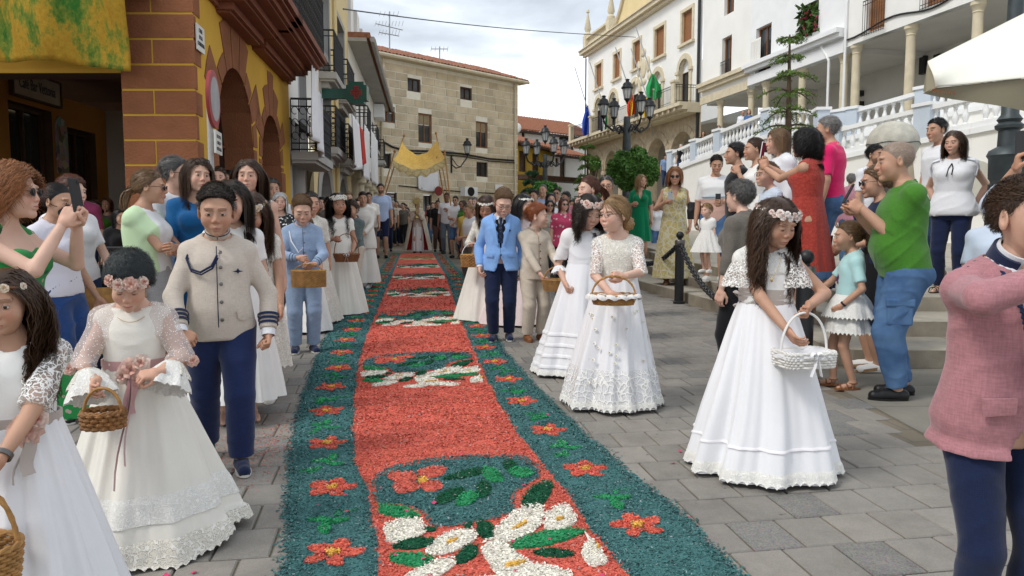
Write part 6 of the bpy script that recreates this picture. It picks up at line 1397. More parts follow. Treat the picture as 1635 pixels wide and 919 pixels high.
# ================================================================ cloth patterns and hand-held things
def pat(name,a,b,kind='dots',sc=60.,thr=.25,rough=.85,bump=.2,c=None,alpha=None,uvz=1.):
 if name in MATS:return MATS[name]
 m,t,bs=nmat(name,rough,0,.2); n=t.nodes; l=t.links; co=n.new('ShaderNodeTexCoord'); src=co.outputs['Object']
 if kind in('dots','lace','floral','eyelet'):
  v=n.new('ShaderNodeTexVoronoi'); v.inputs['Scale'].default_value=sc; l.new(src,v.inputs[0]); fac=v.outputs['Distance']
  if kind in('lace','eyelet'):
   v2=n.new('ShaderNodeTexVoronoi'); v2 .feature='DISTANCE_TO_EDGE'; v2 .inputs['Scale'].default_value=sc*.33; nz_=n.new('ShaderNodeTexNoise'); nz_.inputs['Scale'].default_value=sc*.2; l.new(src,nz_.inputs[0])
   ad_=n.new('ShaderNodeVectorMath'); ad_.operation='MULTIPLY_ADD'; ad_.inputs[1].default_value=(.06,.06,.06); l.new(nz_.outputs['Color'],ad_.inputs[0]); l.new(src,ad_.inputs[2]); l.new(ad_.outputs[0],v2 .inputs[0])
   m1=n.new('ShaderNodeMapRange'); m1 .inputs['From Min'].default_value=.06; m1 .inputs['From Max'].default_value=.12; m1 .inputs['To Min'].default_value=1; m1 .inputs['To Max'].default_value=0; l.new(v2 .outputs['Distance'],m1 .inputs[0])
   m0=n.new('ShaderNodeMapRange'); m0 .inputs['From Min'].default_value=thr; m0 .inputs['From Max'].default_value=thr+.12; m0 .inputs['To Min'].default_value=1; m0 .inputs['To Max'].default_value=0; l.new(fac,m0 .inputs[0])
   mxx=n.new('ShaderNodeMath'); mxx.operation='MAXIMUM'; l.new(m1 .outputs[0],mxx.inputs[0]); l.new(m0 .outputs[0],mxx.inputs[1]); f_=mxx.outputs[0]
  else:
   m0=n.new('ShaderNodeMapRange'); m0 .inputs['From Min'].default_value=thr; m0 .inputs['From Max'].default_value=thr+.06; m0 .inputs['To Min'].default_value=1; m0 .inputs['To Max'].default_value=0; l.new(fac,m0 .inputs[0]); f_=m0 .outputs[0]
 elif kind in('stripes','vstripes'):
  w_=n.new('ShaderNodeTexWave'); w_.bands_direction='Z' if kind=='stripes' else 'X'; w_.inputs['Scale'].default_value=sc; w_.inputs['Distortion'].default_value=.4; l.new(src,w_.inputs[0]); m0=n.new('ShaderNodeMapRange'); m0 .inputs['From Min'].default_value=thr; m0 .inputs['From Max'].default_value=thr+.1; l.new(w_.outputs['Fac'],m0 .inputs[0]); f_=m0 .outputs[0]
 elif kind=='check':
  w1=n.new('ShaderNodeTexWave'); w1 .bands_direction='Z'; w1 .inputs['Scale'].default_value=sc; l.new(src,w1 .inputs[0]); w2=n.new('ShaderNodeTexWave'); w2 .bands_direction='X'; w2 .inputs['Scale'].default_value=sc; l.new(src,w2 .inputs[0]); mm=n.new('ShaderNodeMath'); mm.operation='MULTIPLY'; l.new(w1 .outputs['Fac'],mm.inputs[0]); l.new(w2 .outputs['Fac'],mm.inputs[1]); f_=mm.outputs[0]
 elif kind=='fade':
  sp_=n.new('ShaderNodeSeparateXYZ'); l.new(src,sp_.inputs[0]); m0=n.new('ShaderNodeMapRange'); m0 .inputs['From Min'].default_value=sc-.006; m0 .inputs['From Max'].default_value=sc+.006; l.new(sp_.outputs['Z'],m0 .inputs[0]); f_=m0 .outputs[0]
 x=n.new('ShaderNodeMixRGB'); l.new(f_,x.inputs[0]); x.inputs[1].default_value=c4(a); x.inputs[2].default_value=c4(b); out=x.outputs[0]
 if c is not None:
  v3=n.new('ShaderNodeTexVoronoi'); v3 .inputs['Scale'].default_value=sc*.45; l.new(src,v3 .inputs[0]); m3=n.new('ShaderNodeMapRange'); m3 .inputs['From Min'].default_value=.2; m3 .inputs['From Max'].default_value=.28; m3 .inputs['To Min'].default_value=1; m3 .inputs['To Max'].default_value=0; l.new(v3 .outputs['Distance'],m3 .inputs[0]); x3=n.new('ShaderNodeMixRGB'); l.new(m3 .outputs[0],x3 .inputs[0]); l.new(out,x3 .inputs[1]); x3 .inputs[2].default_value=c4(c); out=x3 .outputs[0]
 l.new(out,bs.inputs['Base Color'])
 if bump:bp=n.new('ShaderNodeBump'); bp.inputs['Strength'].default_value=bump; bp.inputs['Distance'].default_value=.004; l.new(f_,bp.inputs['Height']); l.new(bp.outputs[0],bs.inputs['Normal'])
 if alpha:ma=n.new('ShaderNodeMapRange'); ma.inputs['To Min'].default_value=alpha[0]; ma.inputs['To Max'].default_value=alpha[1]; l.new(f_,ma.inputs[0]); l.new(ma.outputs[0],bs.inputs['Alpha'])
 bs.inputs['Sheen Weight'].default_value=.15
 MATS[name]=m; return m
def weave(name,col,sc=900,var=.12,stripe=None):
 """fine woven cloth: thread relief, slub variation"""
 if name in MATS:return MATS[name]
 m,t,b=nmat(name,.9,0,.15); n=t.nodes; l=t.links; co=n.new('ShaderNodeTexCoord')
 mps=[]
 for s3 in((1,1,.12),(.14,.14,1)):
  mp_=n.new('ShaderNodeMapping'); mp_.inputs['Scale'].default_value=s3; l.new(co.outputs['Object'],mp_.inputs[0]); z=n.new('ShaderNodeTexNoise'); z.inputs['Scale'].default_value=sc*.35; z.inputs['Detail'].default_value=2; l.new(mp_.outputs[0],z.inputs[0]); mps.append(z.outputs['Fac'])
 ad_=n.new('ShaderNodeMath'); ad_.operation='ADD'; l.new(mps[0],ad_.inputs[0]); l.new(mps[1],ad_.inputs[1])
 big=n.new('ShaderNodeTexNoise'); big.inputs['Scale'].default_value=5; big.inputs['Detail'].default_value=5; l.new(co.outputs['Object'],big.inputs[0])
 a2=n.new('ShaderNodeMath'); a2 .operation='MULTIPLY_ADD'; a2 .inputs[1].default_value=.5; l.new(big.outputs['Fac'],a2 .inputs[0]); l.new(ad_.outputs[0],a2 .inputs[2])
 r=n.new('ShaderNodeMapRange'); r.inputs['From Min'].default_value=.85; r.inputs['From Max'].default_value=1.65; r.inputs['To Min'].default_value=1-var*2; r.inputs['To Max'].default_value=1+var*1.3; l.new(a2 .outputs[0],r.inputs[0])
 v=n.new('ShaderNodeVectorMath'); v.operation='SCALE'; v.inputs[0].default_value=col; l.new(r.outputs[0],v.inputs['Scale']); l.new(v.outputs[0],b.inputs['Base Color'])
 bp=n.new('ShaderNodeBump'); bp.inputs['Strength'].default_value=.25; bp.inputs['Distance'].default_value=.002; l.new(ad_.outputs[0],bp.inputs['Height']); l.new(bp.outputs[0],b.inputs['Normal']); b.inputs['Sheen Weight'].default_value=.2
 MATS[name]=m; return m
def satin(name,col,rough=.6,sub=0):
 if name in MATS:return MATS[name]
 m=pm(name,col,rough,.04,6,.12,140,sheen=.3); b=m.node_tree.nodes['Principled BSDF']; return m
def denim(name,col,light):
 if name in MATS:return MATS[name]
 return pm(name,light,.9,.3,5,.35,420,col2=col)
M_WHT=satin('communion_white',(.78,.77,.74)); M_IVO=satin('ivory_satin',(.76,.73,.66)); M_PWHT=satin('cool_white_tulle',(.78,.78,.80))
M_LACE=pat('white_lace_sheer',(.70,.62,.56),(.86,.85,.82),'lace',150,.18,bump=.5,alpha=(.30,.96)); M_LACEB=pat('lace_band',(.77,.75,.70),(.85,.84,.80),'lace',170,.2,bump=.7)
M_DOTN=pat('dotted_net',(.80,.70,.66),(.90,.88,.86),'dots',110,.22,bump=.2,alpha=(.38,.95)); M_LACEI=pat('ivory_lace_heavy',(.71,.67,.58),(.83,.80,.73),'lace',120,.2,bump=1.0)
M_NAVY=weave('navy_wool',(.010,.018,.055)); M_BLK=weave('black_cloth',(.010,.010,.012)); M_SHW=weave('white_shirt_cotton',(.74,.75,.78),900,.05); M_BTN=pm('pewter_button',(.16,.15,.14),.35,.1,9,0,metal=.7)
M_LEA=pm('black_leather',(.012,.012,.013),.4,.2,20,.2,160); M_BRL=pm('tan_leather',(.23,.09,.035),.55,.25,20,.2,160); M_SOLE=pm('white_sole',(.60,.58,.54),.8,.1,10,0); M_CRK=pm('cork_sole',(.36,.22,.11),.9,.3,60,.4,200)
M_WICK=pm('wicker_straw',(.42,.22,.07),.6,.4,24,.3,200); M_WICKL=pm('wicker_brown',(.28,.13,.045),.6,.4,24,.3,200); M_WICKW=pm('wicker_white',(.74,.72,.68),.7,.12,24,.3,200); M_GLS=pm('phone_glass',(.008,.008,.010),.12,.05,5,0,spec=.6); M_CASE=pm('phone_case',(.02,.02,.022),.5,.1,5,0)
M_DEN=denim('blue_denim',(.035,.085,.20),(.11,.21,.37)); M_DEND=denim('dark_denim',(.012,.025,.075),(.03,.06,.14))
def blossom(col,col2,r,kind='rose',seed=1):
 q=MB(); r_=np.random.default_rng(seed)
 rings=((5,1.0,.25,0),(5,.72,.75,.5),(4,.42,1.15,.2))if kind=='rose' else((5,1.0,.35,0),(3,.35,1.1,.3))
 for n,rr,lift,ph in rings:
  for i in range(n):
   a=2*math.pi*(i+ph)/n+r_.normal(0,.1); V=[]
   for u in np.linspace(0,1,4):
    for v in np.linspace(-1,1,4):rad=r*rr*u; w_=r*.62*rr*math.sin(min(1,u*.9+.15)*2.2)*v; V.append([rad*math.cos(a)-w_*math.sin(a),rad*math.sin(a)+w_*math.cos(a),r*(.55*lift*u**.6+.18*(1-rr))-r*.12*abs(v)**2*u+(.14*r*u*u*math.sin(3*v+i))])
   c=np.clip((A(*col)if rr>.5 else A(*col2))*r_.uniform(.82,1.12),0,1); q.grid(A(*V),4,4,False,0,c)
 return q
BLM={}
def blossom_me(key,col,col2,r,kind='rose',seed=1):
 if key in BLM:return BLM[key]
 o=blossom(col,col2,r,kind,seed).build('blossom',m_flat,None,sharp=0); BLM[key]=o.data; bpy.data.objects.remove(o); return BLM[key]
def crown(p,items,r=(.086,.108),z=.066,tilt=.35,n=16,arc=(0,2*math.pi),band=None,leaf=None,name='flower_crown',jit=.004,rows=1):
 """a wreath that hugs the head; items = list of blossom meshes"""
 q=MB(); Mx=p.HM@np.array(Matrix.Translation((0,.012,z))@Matrix.Rotation(-tilt*.3,4,'X')); th=np.linspace(arc[0],arc[1],40)
 P=xf(A(*[[r[0]*math.sin(t),-r[1]*math.cos(t)*1.0,0]for t in th]),Mx); q.tube(P,.004,6,True)
 if leaf:
  for i in range(n*5):
   t=random.uniform(*arc); c=A(r[0]*math.sin(t),-r[1]*math.cos(t),random.uniform(-.008,.012)); a=random.uniform(0,6.28); L_=random.uniform(.008,.015); d=A(math.cos(a),math.sin(a),random.uniform(-.6,.9))*L_; e=unit(np.cross(d,A(.3,.2,1)))*L_*.35
   q.add(xf(A(c-d*.2,c+d*.4+e,c+d,c+d*.4-e),Mx),[[0,1,2,3]])
 w_=q.build(name,band or m_leaf,p.root)
 for k in range(rows):
  for i in range(n):
   t=arc[0]+(arc[1]-arc[0])*(i+.5+.5*(k%2))/n+random.uniform(-.05,.05); o=bpy.data.objects.new('blossom',items[(i+k)%len(items)]); COL.objects.link(o); o.parent=w_
   c=A((r[0]+.006)*math.sin(t),-(r[1]+.006)*math.cos(t),random.uniform(-jit,jit)+(k-(rows-1)/2)*.016); nrm=unit(A(math.sin(t),-math.cos(t),.35+.3*(k-(rows-1)/2)+random.uniform(-.2,.2))); x=unit(np.cross(A(0,0,1),nrm)); y=np.cross(nrm,x)
   Mm=Mx@frame(c,x,y,nrm)@np.array(Matrix.Rotation(random.uniform(0,6),4,'Z')); o.matrix_local=Matrix(Mm.tolist())@Matrix.Scale(random.uniform(.85,1.15),4)
 return w_
def basket(label,loc,rz=0,rx=.12,ry=.085,h=.08,flare=1.15,hh=.13,mat=None,rows=8,stakes=22,handle=True,liner=None,bow=None,tilt=0.,lam=1.,square=False,solid=None,hr=.006,twist=True):
 mat=mat or M_WICK; b=empty('basket',tuple(loc),rz,label,'basket'); b.rotation_euler=(tilt,0,rz)
 def ring(t,off=0.):
  k=1+(flare-1)*t; a=np.linspace(0,2*math.pi,stakes*4,endpoint=False); c,s_=np.cos(a),np.sin(a)
  if square:e=.35; c,s_=np.sign(c)*np.abs(c)**e,np.sign(s_)*np.abs(s_)**e
  return a,(rx*k+off)*c,(ry*k+off)*s_
 q=MB(); rr=h/rows*.52
 for j in range(rows):
  a,x,y=ring((j+.5)/rows,0); w_=rr*.75*np.sin(a*stakes+math.pi*j); _,x1,y1=ring((j+.5)/rows,1.); ux,uy=x1-x,y1-y
  P=np.stack([x+ux*w_,y+uy*w_,np.full(len(a),h*(j+.5)/rows)],1); q.tube(np.vstack([P,P[:1]]),rr,5,False)
 a=np.linspace(0,2*math.pi,24); _,x,y=ring(0)
 q.add(np.vstack([np.stack([x,y,np.full(len(x),.004)],1),[[0,0,.004]]]),[[i,(i+1)%len(x),len(x)]for i in range(len(x))]); q.build('weave',mat,b)
 q=MB()
 for i in range(stakes):
  t=2*math.pi*i/stakes; c,s_=math.cos(t),math.sin(t)
  if square:c,s_=np.sign(c)*abs(c)**.35,np.sign(s_)*abs(s_)**.35
  q.tube([(rx*c,ry*s_,0),(rx*flare*c,ry*flare*s_,h)],rr*.7,4)
 q.build('stakes',mat,b)
 q=MB(); a,x,y=ring(1.0); P=np.stack([x,y,np.full(len(x),h)],1); P=np.vstack([P,P[:1]])
 for k in range(2):w_=.004*np.stack([np.cos(np.linspace(0,60,len(P))+3.14*k)*.6,np.sin(np.linspace(0,60,len(P))+3.14*k)*.6,np.sin(np.linspace(0,60,len(P))+3.14*k)],1); q.tube(P+w_,.006,6,False)
 q.build('rim',mat,b)
 if handle:
  q=MB(); t=np.linspace(0,math.pi,22); P=np.stack([rx*flare*np.cos(t)*.96,np.zeros(22),h*.5+(hh+h*.5)*np.sin(t)**.8],1)
  for k in range(2 if twist else 1):w_=(hr*.7 if twist else 0)*np.stack([0*t,np.cos(t*14+3.14*k),np.sin(t*14+3.14*k)],1); q.tube(P+w_,hr,6)
  q.build('handle',solid or mat,b)
 if liner:
  q=MB(); n=72; a=np.linspace(0,2*math.pi,n,endpoint=False); rows_=[]
  for z_,k,am in((h*.45,.72,0),(h*.8,.9,.003),(h*1.03,flare*.98,.003),(h*1.08,flare*1.08,.005),(h*.82,flare*1.17,.01),(h*.62,flare*1.16,.014)):
   c,s_=np.cos(a),np.sin(a)
   if square:c,s_=np.sign(c)*np.abs(c)**.4,np.sign(s_)*np.abs(s_)**.4
   am=am*lam; k=1+(k-1)*(.35+.65*lam)if k>1 else k; w_=am*np.sin(a*14); rows_.append(np.stack([(rx*k+w_)*c,(ry*k+w_)*s_,z_+am*.6*np.sin(a*14+1)],1))
  q.grid(np.vstack(rows_),n,6,True); q.build('liner',liner,b,sharp=0)
 if bow:
  q=MB(); c=A(0,-ry*flare-.015,h*.9)
  for sx in(-1,1):
   t=np.linspace(0,2*math.pi,14); P=c+np.stack([sx*.028*(1-np.cos(t))*.6,-.008*np.sin(t/2),.016*np.sin(t)],1); q.tube(P,.009,6,False,flat=.12)
   P=[c,c+A(sx*.012,-.006,-.05),c+A(sx*.028,.0,-.10)]; q.tube(P,.011,6,True,flat=.12)
  q.ell(c,(.009,)*3,8,6); q.build('bow',bow,b)
 return b
def phone(p,sides=(1,),label='black phone held up by a spectator',col=None,ang=0.,up=.03,fwd=.0,horiz=False):
 c=np.mean([p.world(p.palm(sg))for sg in sides],0); yaw=p.root.rotation_euler.z; o=empty('phone',tuple(c+A(0,0,up)),yaw,label,'phone'); o.rotation_euler=(-.15+ang,0,yaw)
 w_,h_=(.037,.075)if not horiz else(.075,.037); q=MB(); q.box((-w_,-.0045,-h_),(w_,.0045,h_)); bo=q.build('phone_body',col or M_CASE,o,smooth=False)
 md=bo.modifiers.new('b','BEVEL'); md.width=.004; md.segments=2; q=MB(); q.box((-w_+.004,.0046,-h_+.006),(w_-.004,.0052,h_-.006)); q.build('screen',M_GLS,o,smooth=False); q=MB(); q.lathe([(.009,0),(.009,.0015)],12,M=frame((w_-.015,-.0046,h_-.018),A(1,0,0),A(0,0,1),A(0,-1,0))); q.build('camera_lens',M_GLS,o); return o
def handbag(label,loc,w=.14,h=.12,d=.06,mat=None,strap=None,rz=0):
 mat=mat or M_LEA; b=empty('handbag',tuple(loc),rz,label,'bag'); f=Field((-w,-d-.03,-h-.02),(w,d+.03,h+.03),.012); f.loft(np.eye(4),[(-h,w*.85,d*.9,0),(0,w,d,0),(h*.8,w*.8,d*.6,0),(h,w*.7,d*.35,0)],.02); f.wrinkle(.004,3); V,F=f.nets(); MB().add(V,F).build('bag_body',mat,b)
 if strap is not None:q=MB().tube([A(*s_)-A(*loc)for s_ in strap],.010,6,True,flat=.35); o=q.build('strap',mat,b); o.rotation_euler=(0,0,-rz)
 return b
def place(px,Y,level=0.):q=at(px,365,Y); return Vector((q.x,Y,G(Y)+level))
def PP(label,px,ytop,Y,yaw=0,level=0.,kf=1.,H=None,**k):
 l=place(px,Y,level)
 if H is None:H=(at(px,ytop,Y).z-l.z)*kf
 return Person(label,l,H,yaw,**k)
# ================================================================ THE PROCESSION CHILDREN
rose_c=[blossom_me('cream1',(.72,.60,.46),(.62,.45,.30),.017,'rose',1),blossom_me('cream2',(.74,.66,.55),(.66,.5,.4),.014,'rose',2)]
rose_p=[blossom_me('pink1',(.70,.46,.38),(.62,.35,.28),.030,'rose',3),blossom_me('pink2',(.72,.56,.48),(.60,.34,.28),.026,'rose',4)]
rose_w=[blossom_me('white1',(.80,.72,.66),(.74,.56,.50),.019,'rose',5),blossom_me('white2',(.80,.76,.72),(.72,.6,.55),.016,'rose',6),blossom_me('white3',(.76,.62,.56),(.7,.5,.45),.015,'rose',7)]
daisy=[blossom_me('daisy',(.80,.80,.76),(.7,.55,.2),.012,'daisy',8),blossom_me('daisy2',(.78,.76,.72),(.65,.5,.2),.010,'daisy',9)]
M_PINKS=satin('dusty_pink_sash',(.52,.30,.30),.75); M_GRYS=satin('greige_sash',(.44,.38,.34),.7); M_LIN=weave('beige_linen',(.56,.49,.42),700,.07); M_LINC=weave('cream_linen',(.58,.50,.40),700,.08); M_LBL=weave('pale_blue_wool',(.28,.37,.52),800,.10); M_BLZ=weave('sky_blue_blazer',(.22,.40,.74),800,.08); M_PNK=weave('rose_tweed',(.40,.185,.205),620,.12)
M_TRIM=weave('navy_trim',(.012,.020,.06),1200,.1); M_BTRO=weave('deep_blue_trousers',(.014,.025,.085),800,.12); M_GRO=pat('dotted_tie',(.012,.02,.05),(.35,.36,.42),'dots',90,.16)
def lacehem(p,z0,z1,w_,hem,**k):
 """separate lace band riding just over the skirt"""
 return p.skirt(M_LACEB,'lace_band',waist=w_,hem=hem,t0=z0,t1=z1,off=.006,nz=8,**k)
def cuffbell(p,sg,mat,frac=.5,ln=.10,r=.075,name='lace_flounce'):
 S_,E_,W_=p.arm[sg]; e=E_+(W_-E_)*frac; d=unit(unit(W_-E_)*.55+A(0,0,-.8)); x=unit(np.cross(d,A(0,1,.2))); y=np.cross(d,x); n=48; th=np.linspace(0,2*math.pi,n,endpoint=False); rows=[]
 for t in np.linspace(0,1,9):rr=.036+(r-.036)*t**.8+.012*t*np.sin(th*7)+.006*t*np.sin(th*13); rows.append(e+d*ln*t+x*(rr*np.cos(th))[:,None]+y*(rr*np.sin(th))[:,None]+d*(.008*np.abs(np.sin(th*10)))[:,None]*(t==1))
 return MB().grid(np.vstack(rows),n,9,True).build(name,mat,p.root,sharp=0)
def bowsash(p,mat,flower,w_=.60,x=.0,ribbons=((-.03,-.30),(.02,-.26)),band=.03,ease=.02):
 c=xf(A((0,0,w_*p.H)),p.T)[0]; u=p.T[:3,2]; i_=np.interp(w_*p.H,p.st[:,0],p.st[:,1]); j_=np.interp(w_*p.H,p.st[:,0],p.st[:,2])
 for k in range(3):p.ring(mat,'sash',c+u*(k-1)*band*.55,u,i_+ease+.002*k,j_+ease+.003*(k%2),band*.8,.006)
 s_=p.surf(x,w_,ease+.016)
 if flower:
  for me,dx,dz,sc in flower:o=bpy.data.objects.new('sash_flower',me); COL.objects.link(o); o.parent=p.root; o.matrix_local=Matrix(frame(s_+A(dx,-.015,dz),A(1,0,0),A(0,.2,1),A(0,-1,.2)).tolist())@Matrix.Scale(sc,4)
 for dx,dz in ribbons:
  t=np.linspace(0,1,8); P=np.stack([s_[0]+dx*t+.008*np.sin(t*6),s_[1]-.01-t*abs(dz)*.42,s_[2]+dz*t],1); MB().tube(P,.022,8,True,flat=.08).build('sash_ribbon',mat,p.root)
p=PP('girl at far left edge with long brown hair, thin rose crown and sheer lace sleeve',8,436,2.2,.5,H=1.215,kind='girl',skin='tan',hair='brown',lod=0,head=(-.22,.05,0),RH=(-.10,-.24,.47),LH=(-.035,-.27,.505),Le=(1,.3,-.8),Lc=.9,Rc=.8,headk=1.03); pL1=p
p.top(M_WHT,'bodice',.585,0,.012,neck=.05,boat=.075,sleeves=True); p.top(M_LACE,'lace_sleeve',.70,.98,.010,neck=.05,slease=.016,zcut=.775,wr=.003)
p.skirt(M_PWHT,waist=.60,hem=.015,r1=.32,folds=15,amp=.020,nz=30); bowsash(p,M_GRYS,[(rose_p[0],0,0,1.5),(rose_p[1],.03,.03,1.1)],.59,.03,((.01,-.12),(-.03,-.14)))
p.hair('long',.36,part=.0,vol=.016,curl=.010,n=2300,wid=.0045); crown(p,rose_c,n=9,leaf=True,band=M_BRL,z=.058)
c=p.world(p.palm(1,.08,.02)); basket('wicker basket with white bow held by the girl at the left edge',c+A(-.06,-.01,-.30),.3,.12,.09,.10,1.1,.18,M_WICK,9,bow=M_PWHT)
q=MB(); W_=p.arm[1][2]; E_=p.arm[1][1]; u=unit(W_-E_); p.ring(M_BTN,'wristwatch',W_-u*.012,u,.025,.023,.014,.003);
p=PP('girl with bowed head, dark curls and big pink roses, dusty pink sash and lace cuffs',207,384,2.97,.36,H=1.222,kind='girl',skin='light',hair='dark',lod=0,head=(-.03,.50,.03),RH=(-.085,-.205,.585),LH=(.085,-.20,.605),Re=(-1,.2,-.9),Le=(1,.2,-.9),Rc=.85,Lc=.7,Lf=(-.95,-.35,-.1),Rf=(-.1,-.9,-.3),Lp=(-.2,.4,-.9),Rp=(.9,-.2,-.1),headk=1.1); pL2=p
p.top(M_IVO,'bodice',.585,0,.013,neck=.045,boat=.088); p.top(M_DOTN,'dotted_net_sleeve',.70,1.45,.011,neck=.05,slease=.019,zcut=.775,wr=.004,puff=.006)
for sg in(1,-1):cuffbell(p,sg,M_LACEB,.45,.10,.085); cuffbell(p,sg,M_LACEI,.38,.055,.066,'cuff_ruffle'); o=bpy.data.objects.new('cuff_flower',rose_p[0]); COL.objects.link(o); o.parent=p.root; o.location=p.arm[sg][1]+A(sg*.035,-.03,-.01); o.rotation_euler=(1.3,sg*.8,0); o.scale=(.8,)*3
kw=dict(waist=.60,r1=.37,ry1=.37,folds=13,amp=.022,cx=.03,cy=.04,sag=1.2,seed=5); p.skirt(M_IVO,hem=.012,nz=34,scal=.014,**kw); lacehem(p,.66,.80,.60,.012,r1=.37,ry1=.37,folds=13,amp=.022,cx=.03,cy=.04,sag=1.2,seed=5)
p.skirt(M_LACEI,'lace_hem',hem=.012,t0=.88,t1=1.0,off=.009,nz=8,scal=.018,**kw)
bowsash(p,M_PINKS,[(rose_p[0],0,0,1.5),(rose_p[1],.035,.025,1.3),(rose_p[1],-.03,-.025,1.1),(rose_p[0],.01,-.05,1.0)],.60,.0,((-.05,-.42),(-.015,-.34),(.0,-.16)))
p.hair('updo',.1,vol=.022,bun=(0,.10,.03),n=1600,frizz=.25); p.hairc=A(.02,.028,.03); p.hair('perm',.070,vol=.016,n=3600,name='curls',frizz=.10,seed=9,wid=.0026); crown(p,rose_p,n=4,arc=(-.95,.95),z=.052,r=(.100,.122),leaf=None,band=M_PINKS,jit=.006,name='rose_hairband')
q=MB(); q.tube([p.surf(x,.765-.5*(.0016-x*x)*20,.022)for x in np.linspace(-.04,.04,9)],.0012,4); q.build('necklace',pm('gold',(.6,.4,.12),.3,.1,5,0,metal=1),p.root)
c=p.world(p.palm(-1,.06,.02)); basket('small wood chip basket held against the pink sash by the bowed girl',c+A(.035,-.03,-.14),.1,.066,.052,.062,1.06,.085,M_WICKL,4,14,hr=.006,twist=False,solid=M_WICK)
p=PP('boy in beige military style communion jacket with navy cord and cuff stripes',347,291,3.85,.36,H=1.515,kind='boy',skin='tan',hair='dark',lod=0,head=(-.02,.16,0),RH=(-.118,-.15,.505),LH=(.155,-.06,.475),Re=(-1,.6,-.2),Le=(1,.8,0),Rc=.75,Lc=.9,LF=(.055,-.05,.0,.1),RF=(-.06,.14,.012,-.1),bulk=1.05,belly=.012,headk=1.12,Rf=(.75,-.4,-.5),Rp=(.2,.5,-.8)); pL3=p
p.top(M_LIN,'jacket',.455,1.90,.020,neck=.043,slease=.015,wr=.0022,flare=.016,cuff=.042)
u=unit(p.nt-p.nb); c=p.nb+A(0,-.008,.008)*p.H+u*.022; p.ring(M_LIN,'stand_collar',c,u,.060,.058,.042,.006,gap=.05);
for dz in(-.016,.016):p.ring(M_TRIM,'collar_piping',c+u*dz,u,.062,.060,.005,.004,gap=.05)
E_J=.030; p.strip([(-.004,z)for z in np.linspace(.775,.46,22)],.003,M_TRIM,'placket_piping',E_J,.002)
p.buttons([(.008,z)for z in(.755,.705,.65,.59,.53)],M_BTN,.0095,E_J+.006)
p.patch([(.055,.555),(.10,.555),(.10,.53),(.078,.522),(.058,.53)],M_LIN,'pocket_flap',E_J+.002,.006)
p.patch([(.045,.690),(.058,.694),(.062,.702),(.066,.694),(.080,.690),(.066,.688),(.062,.682),(.058,.688)],M_TRIM,'wing_badge',E_J+.003,.003)
q=MB(); P=[p.surf(-.085,.775,.03),p.surf(-.098,.735,.036),p.surf(-.085,.70,.042),p.surf(-.055,.690,.042),p.surf(-.02,.71,.04),p.surf(-.002,.745,.036)]
q.tube(P,.0058,8); q.tube([a+A(.004,-.002,-.012)for a in P],.0045,8); q.build('shoulder_cord',M_TRIM,p.root)
for sg in(1,-1):
 S_,E_,W_=p.arm[sg]; a_=p.nb+(S_-p.nb)*.45+A(0,0,.030); b_=S_+A(sg*.012,0,.047); MB().tube([a_,(a_+b_)/2+A(0,0,.005),b_],.022,8,flat=.3).build('epaulette',M_TRIM,p.root)
 u=unit(W_-E_); r_=.0475
 for k_ in range(3):p.ring(M_TRIM,'cuff_stripe',W_-u*(.050+.022*k_),u,r_+.0035*k_+.002,r_+.0035*k_+.002,.013,.004)
p.cuffs(M_SHW,ease=.014,h=.035,back=-.008)
p.trousers(M_BTRO,loose=.016,waist=.50); p.shoes(M_TRIM,M_SOLE); p.hair('short',.040,forward=(.35,-.35,.3),vol=.016,n=2000)
p=PP('girl in ivory lace dress and leaf crown partly hidden behind the beige jacket boy',404,320,5.25,.12,kf=1.06,kind='girl',skin='tan',hair='brown',lod=1,head=(.1,.38,0),LH=(.13,-.06,.45),Lc=.5,headk=1.12)
p.top(M_LACEI,'lace_bodice',.55,.55,.016,neck=.05); p.skirt(M_LACEI,waist=.60,hem=.16,r1=.24,folds=9,amp=.018,scal=.02); p.shoes(M_IVO,M_SOLE); p.hair('long',.42,vol=.016,curl=.008); crown(p,daisy+rose_c,n=26,leaf=True,rows=2,z=.058)
p=PP('boy in pale blue communion suit with white cord holding an oval straw bag',482,317,7.1,.35,kf=1.04,kind='boy',skin='light',hair='light',lod=0,head=(.0,.34,0),RH=(-.035,-.17,.60),LH=(.05,-.19,.56),Re=(-1,.3,-.7),Le=(1,.3,-.7),Rc=.9,Lc=.7,Lf=(-.9,-.4,-.2),headk=1.16)
p.top(M_LBL,'jacket',.455,1.92,.018,neck=.043,slease=.015,flare=.015); p.trousers(M_LBL,loose=.012,waist=.50); p.shoes(M_TRIM,M_SOLE); p.hair('short',.04,forward=(.3,-.2,.5),vol=.014)
u=unit(p.nt-p.nb); c=p.nb+A(0,-.012,.010)*p.H+u*.012; p.ring(M_LBL,'stand_collar',c,u,.058,.055,.035,.006,gap=.05)
p.strip([(0,z)for z in np.linspace(.775,.47,16)],.003,M_TRIM,'placket_piping',.029,.002); MB().tube([p.surf(-.08,.775,.035),p.surf(-.07,.70,.045),p.surf(-.03,.63,.045),p.surf(-.002,.66,.04)],.006,6).build('shoulder_cord',M_PWHT,p.root)
for sg in(1,-1):
 S_,E_,W_=p.arm[sg]; u=unit(W_-E_); [p.ring(M_TRIM,'cuff_piping',W_-u*(.045+.03*k_),u,.041+.003*k_,.041+.003*k_,.005,.003)for k_ in range(2)]
 a_=p.nb+(S_-p.nb)*.5+A(0,0,.027); MB().tube([a_,S_+A(sg*.012,0,.045)],.018,8,flat=.3).build('epaulette',M_TRIM,p.root)
p.buttons([(.008,z)for z in(.75,.69,.63,.57,.51)],M_BTN,.007,.033)
p.patch([(.04,.655),(.075,.655),(.075,.64),(.04,.64)],M_LBL,'pocket_flap',.030,.005)
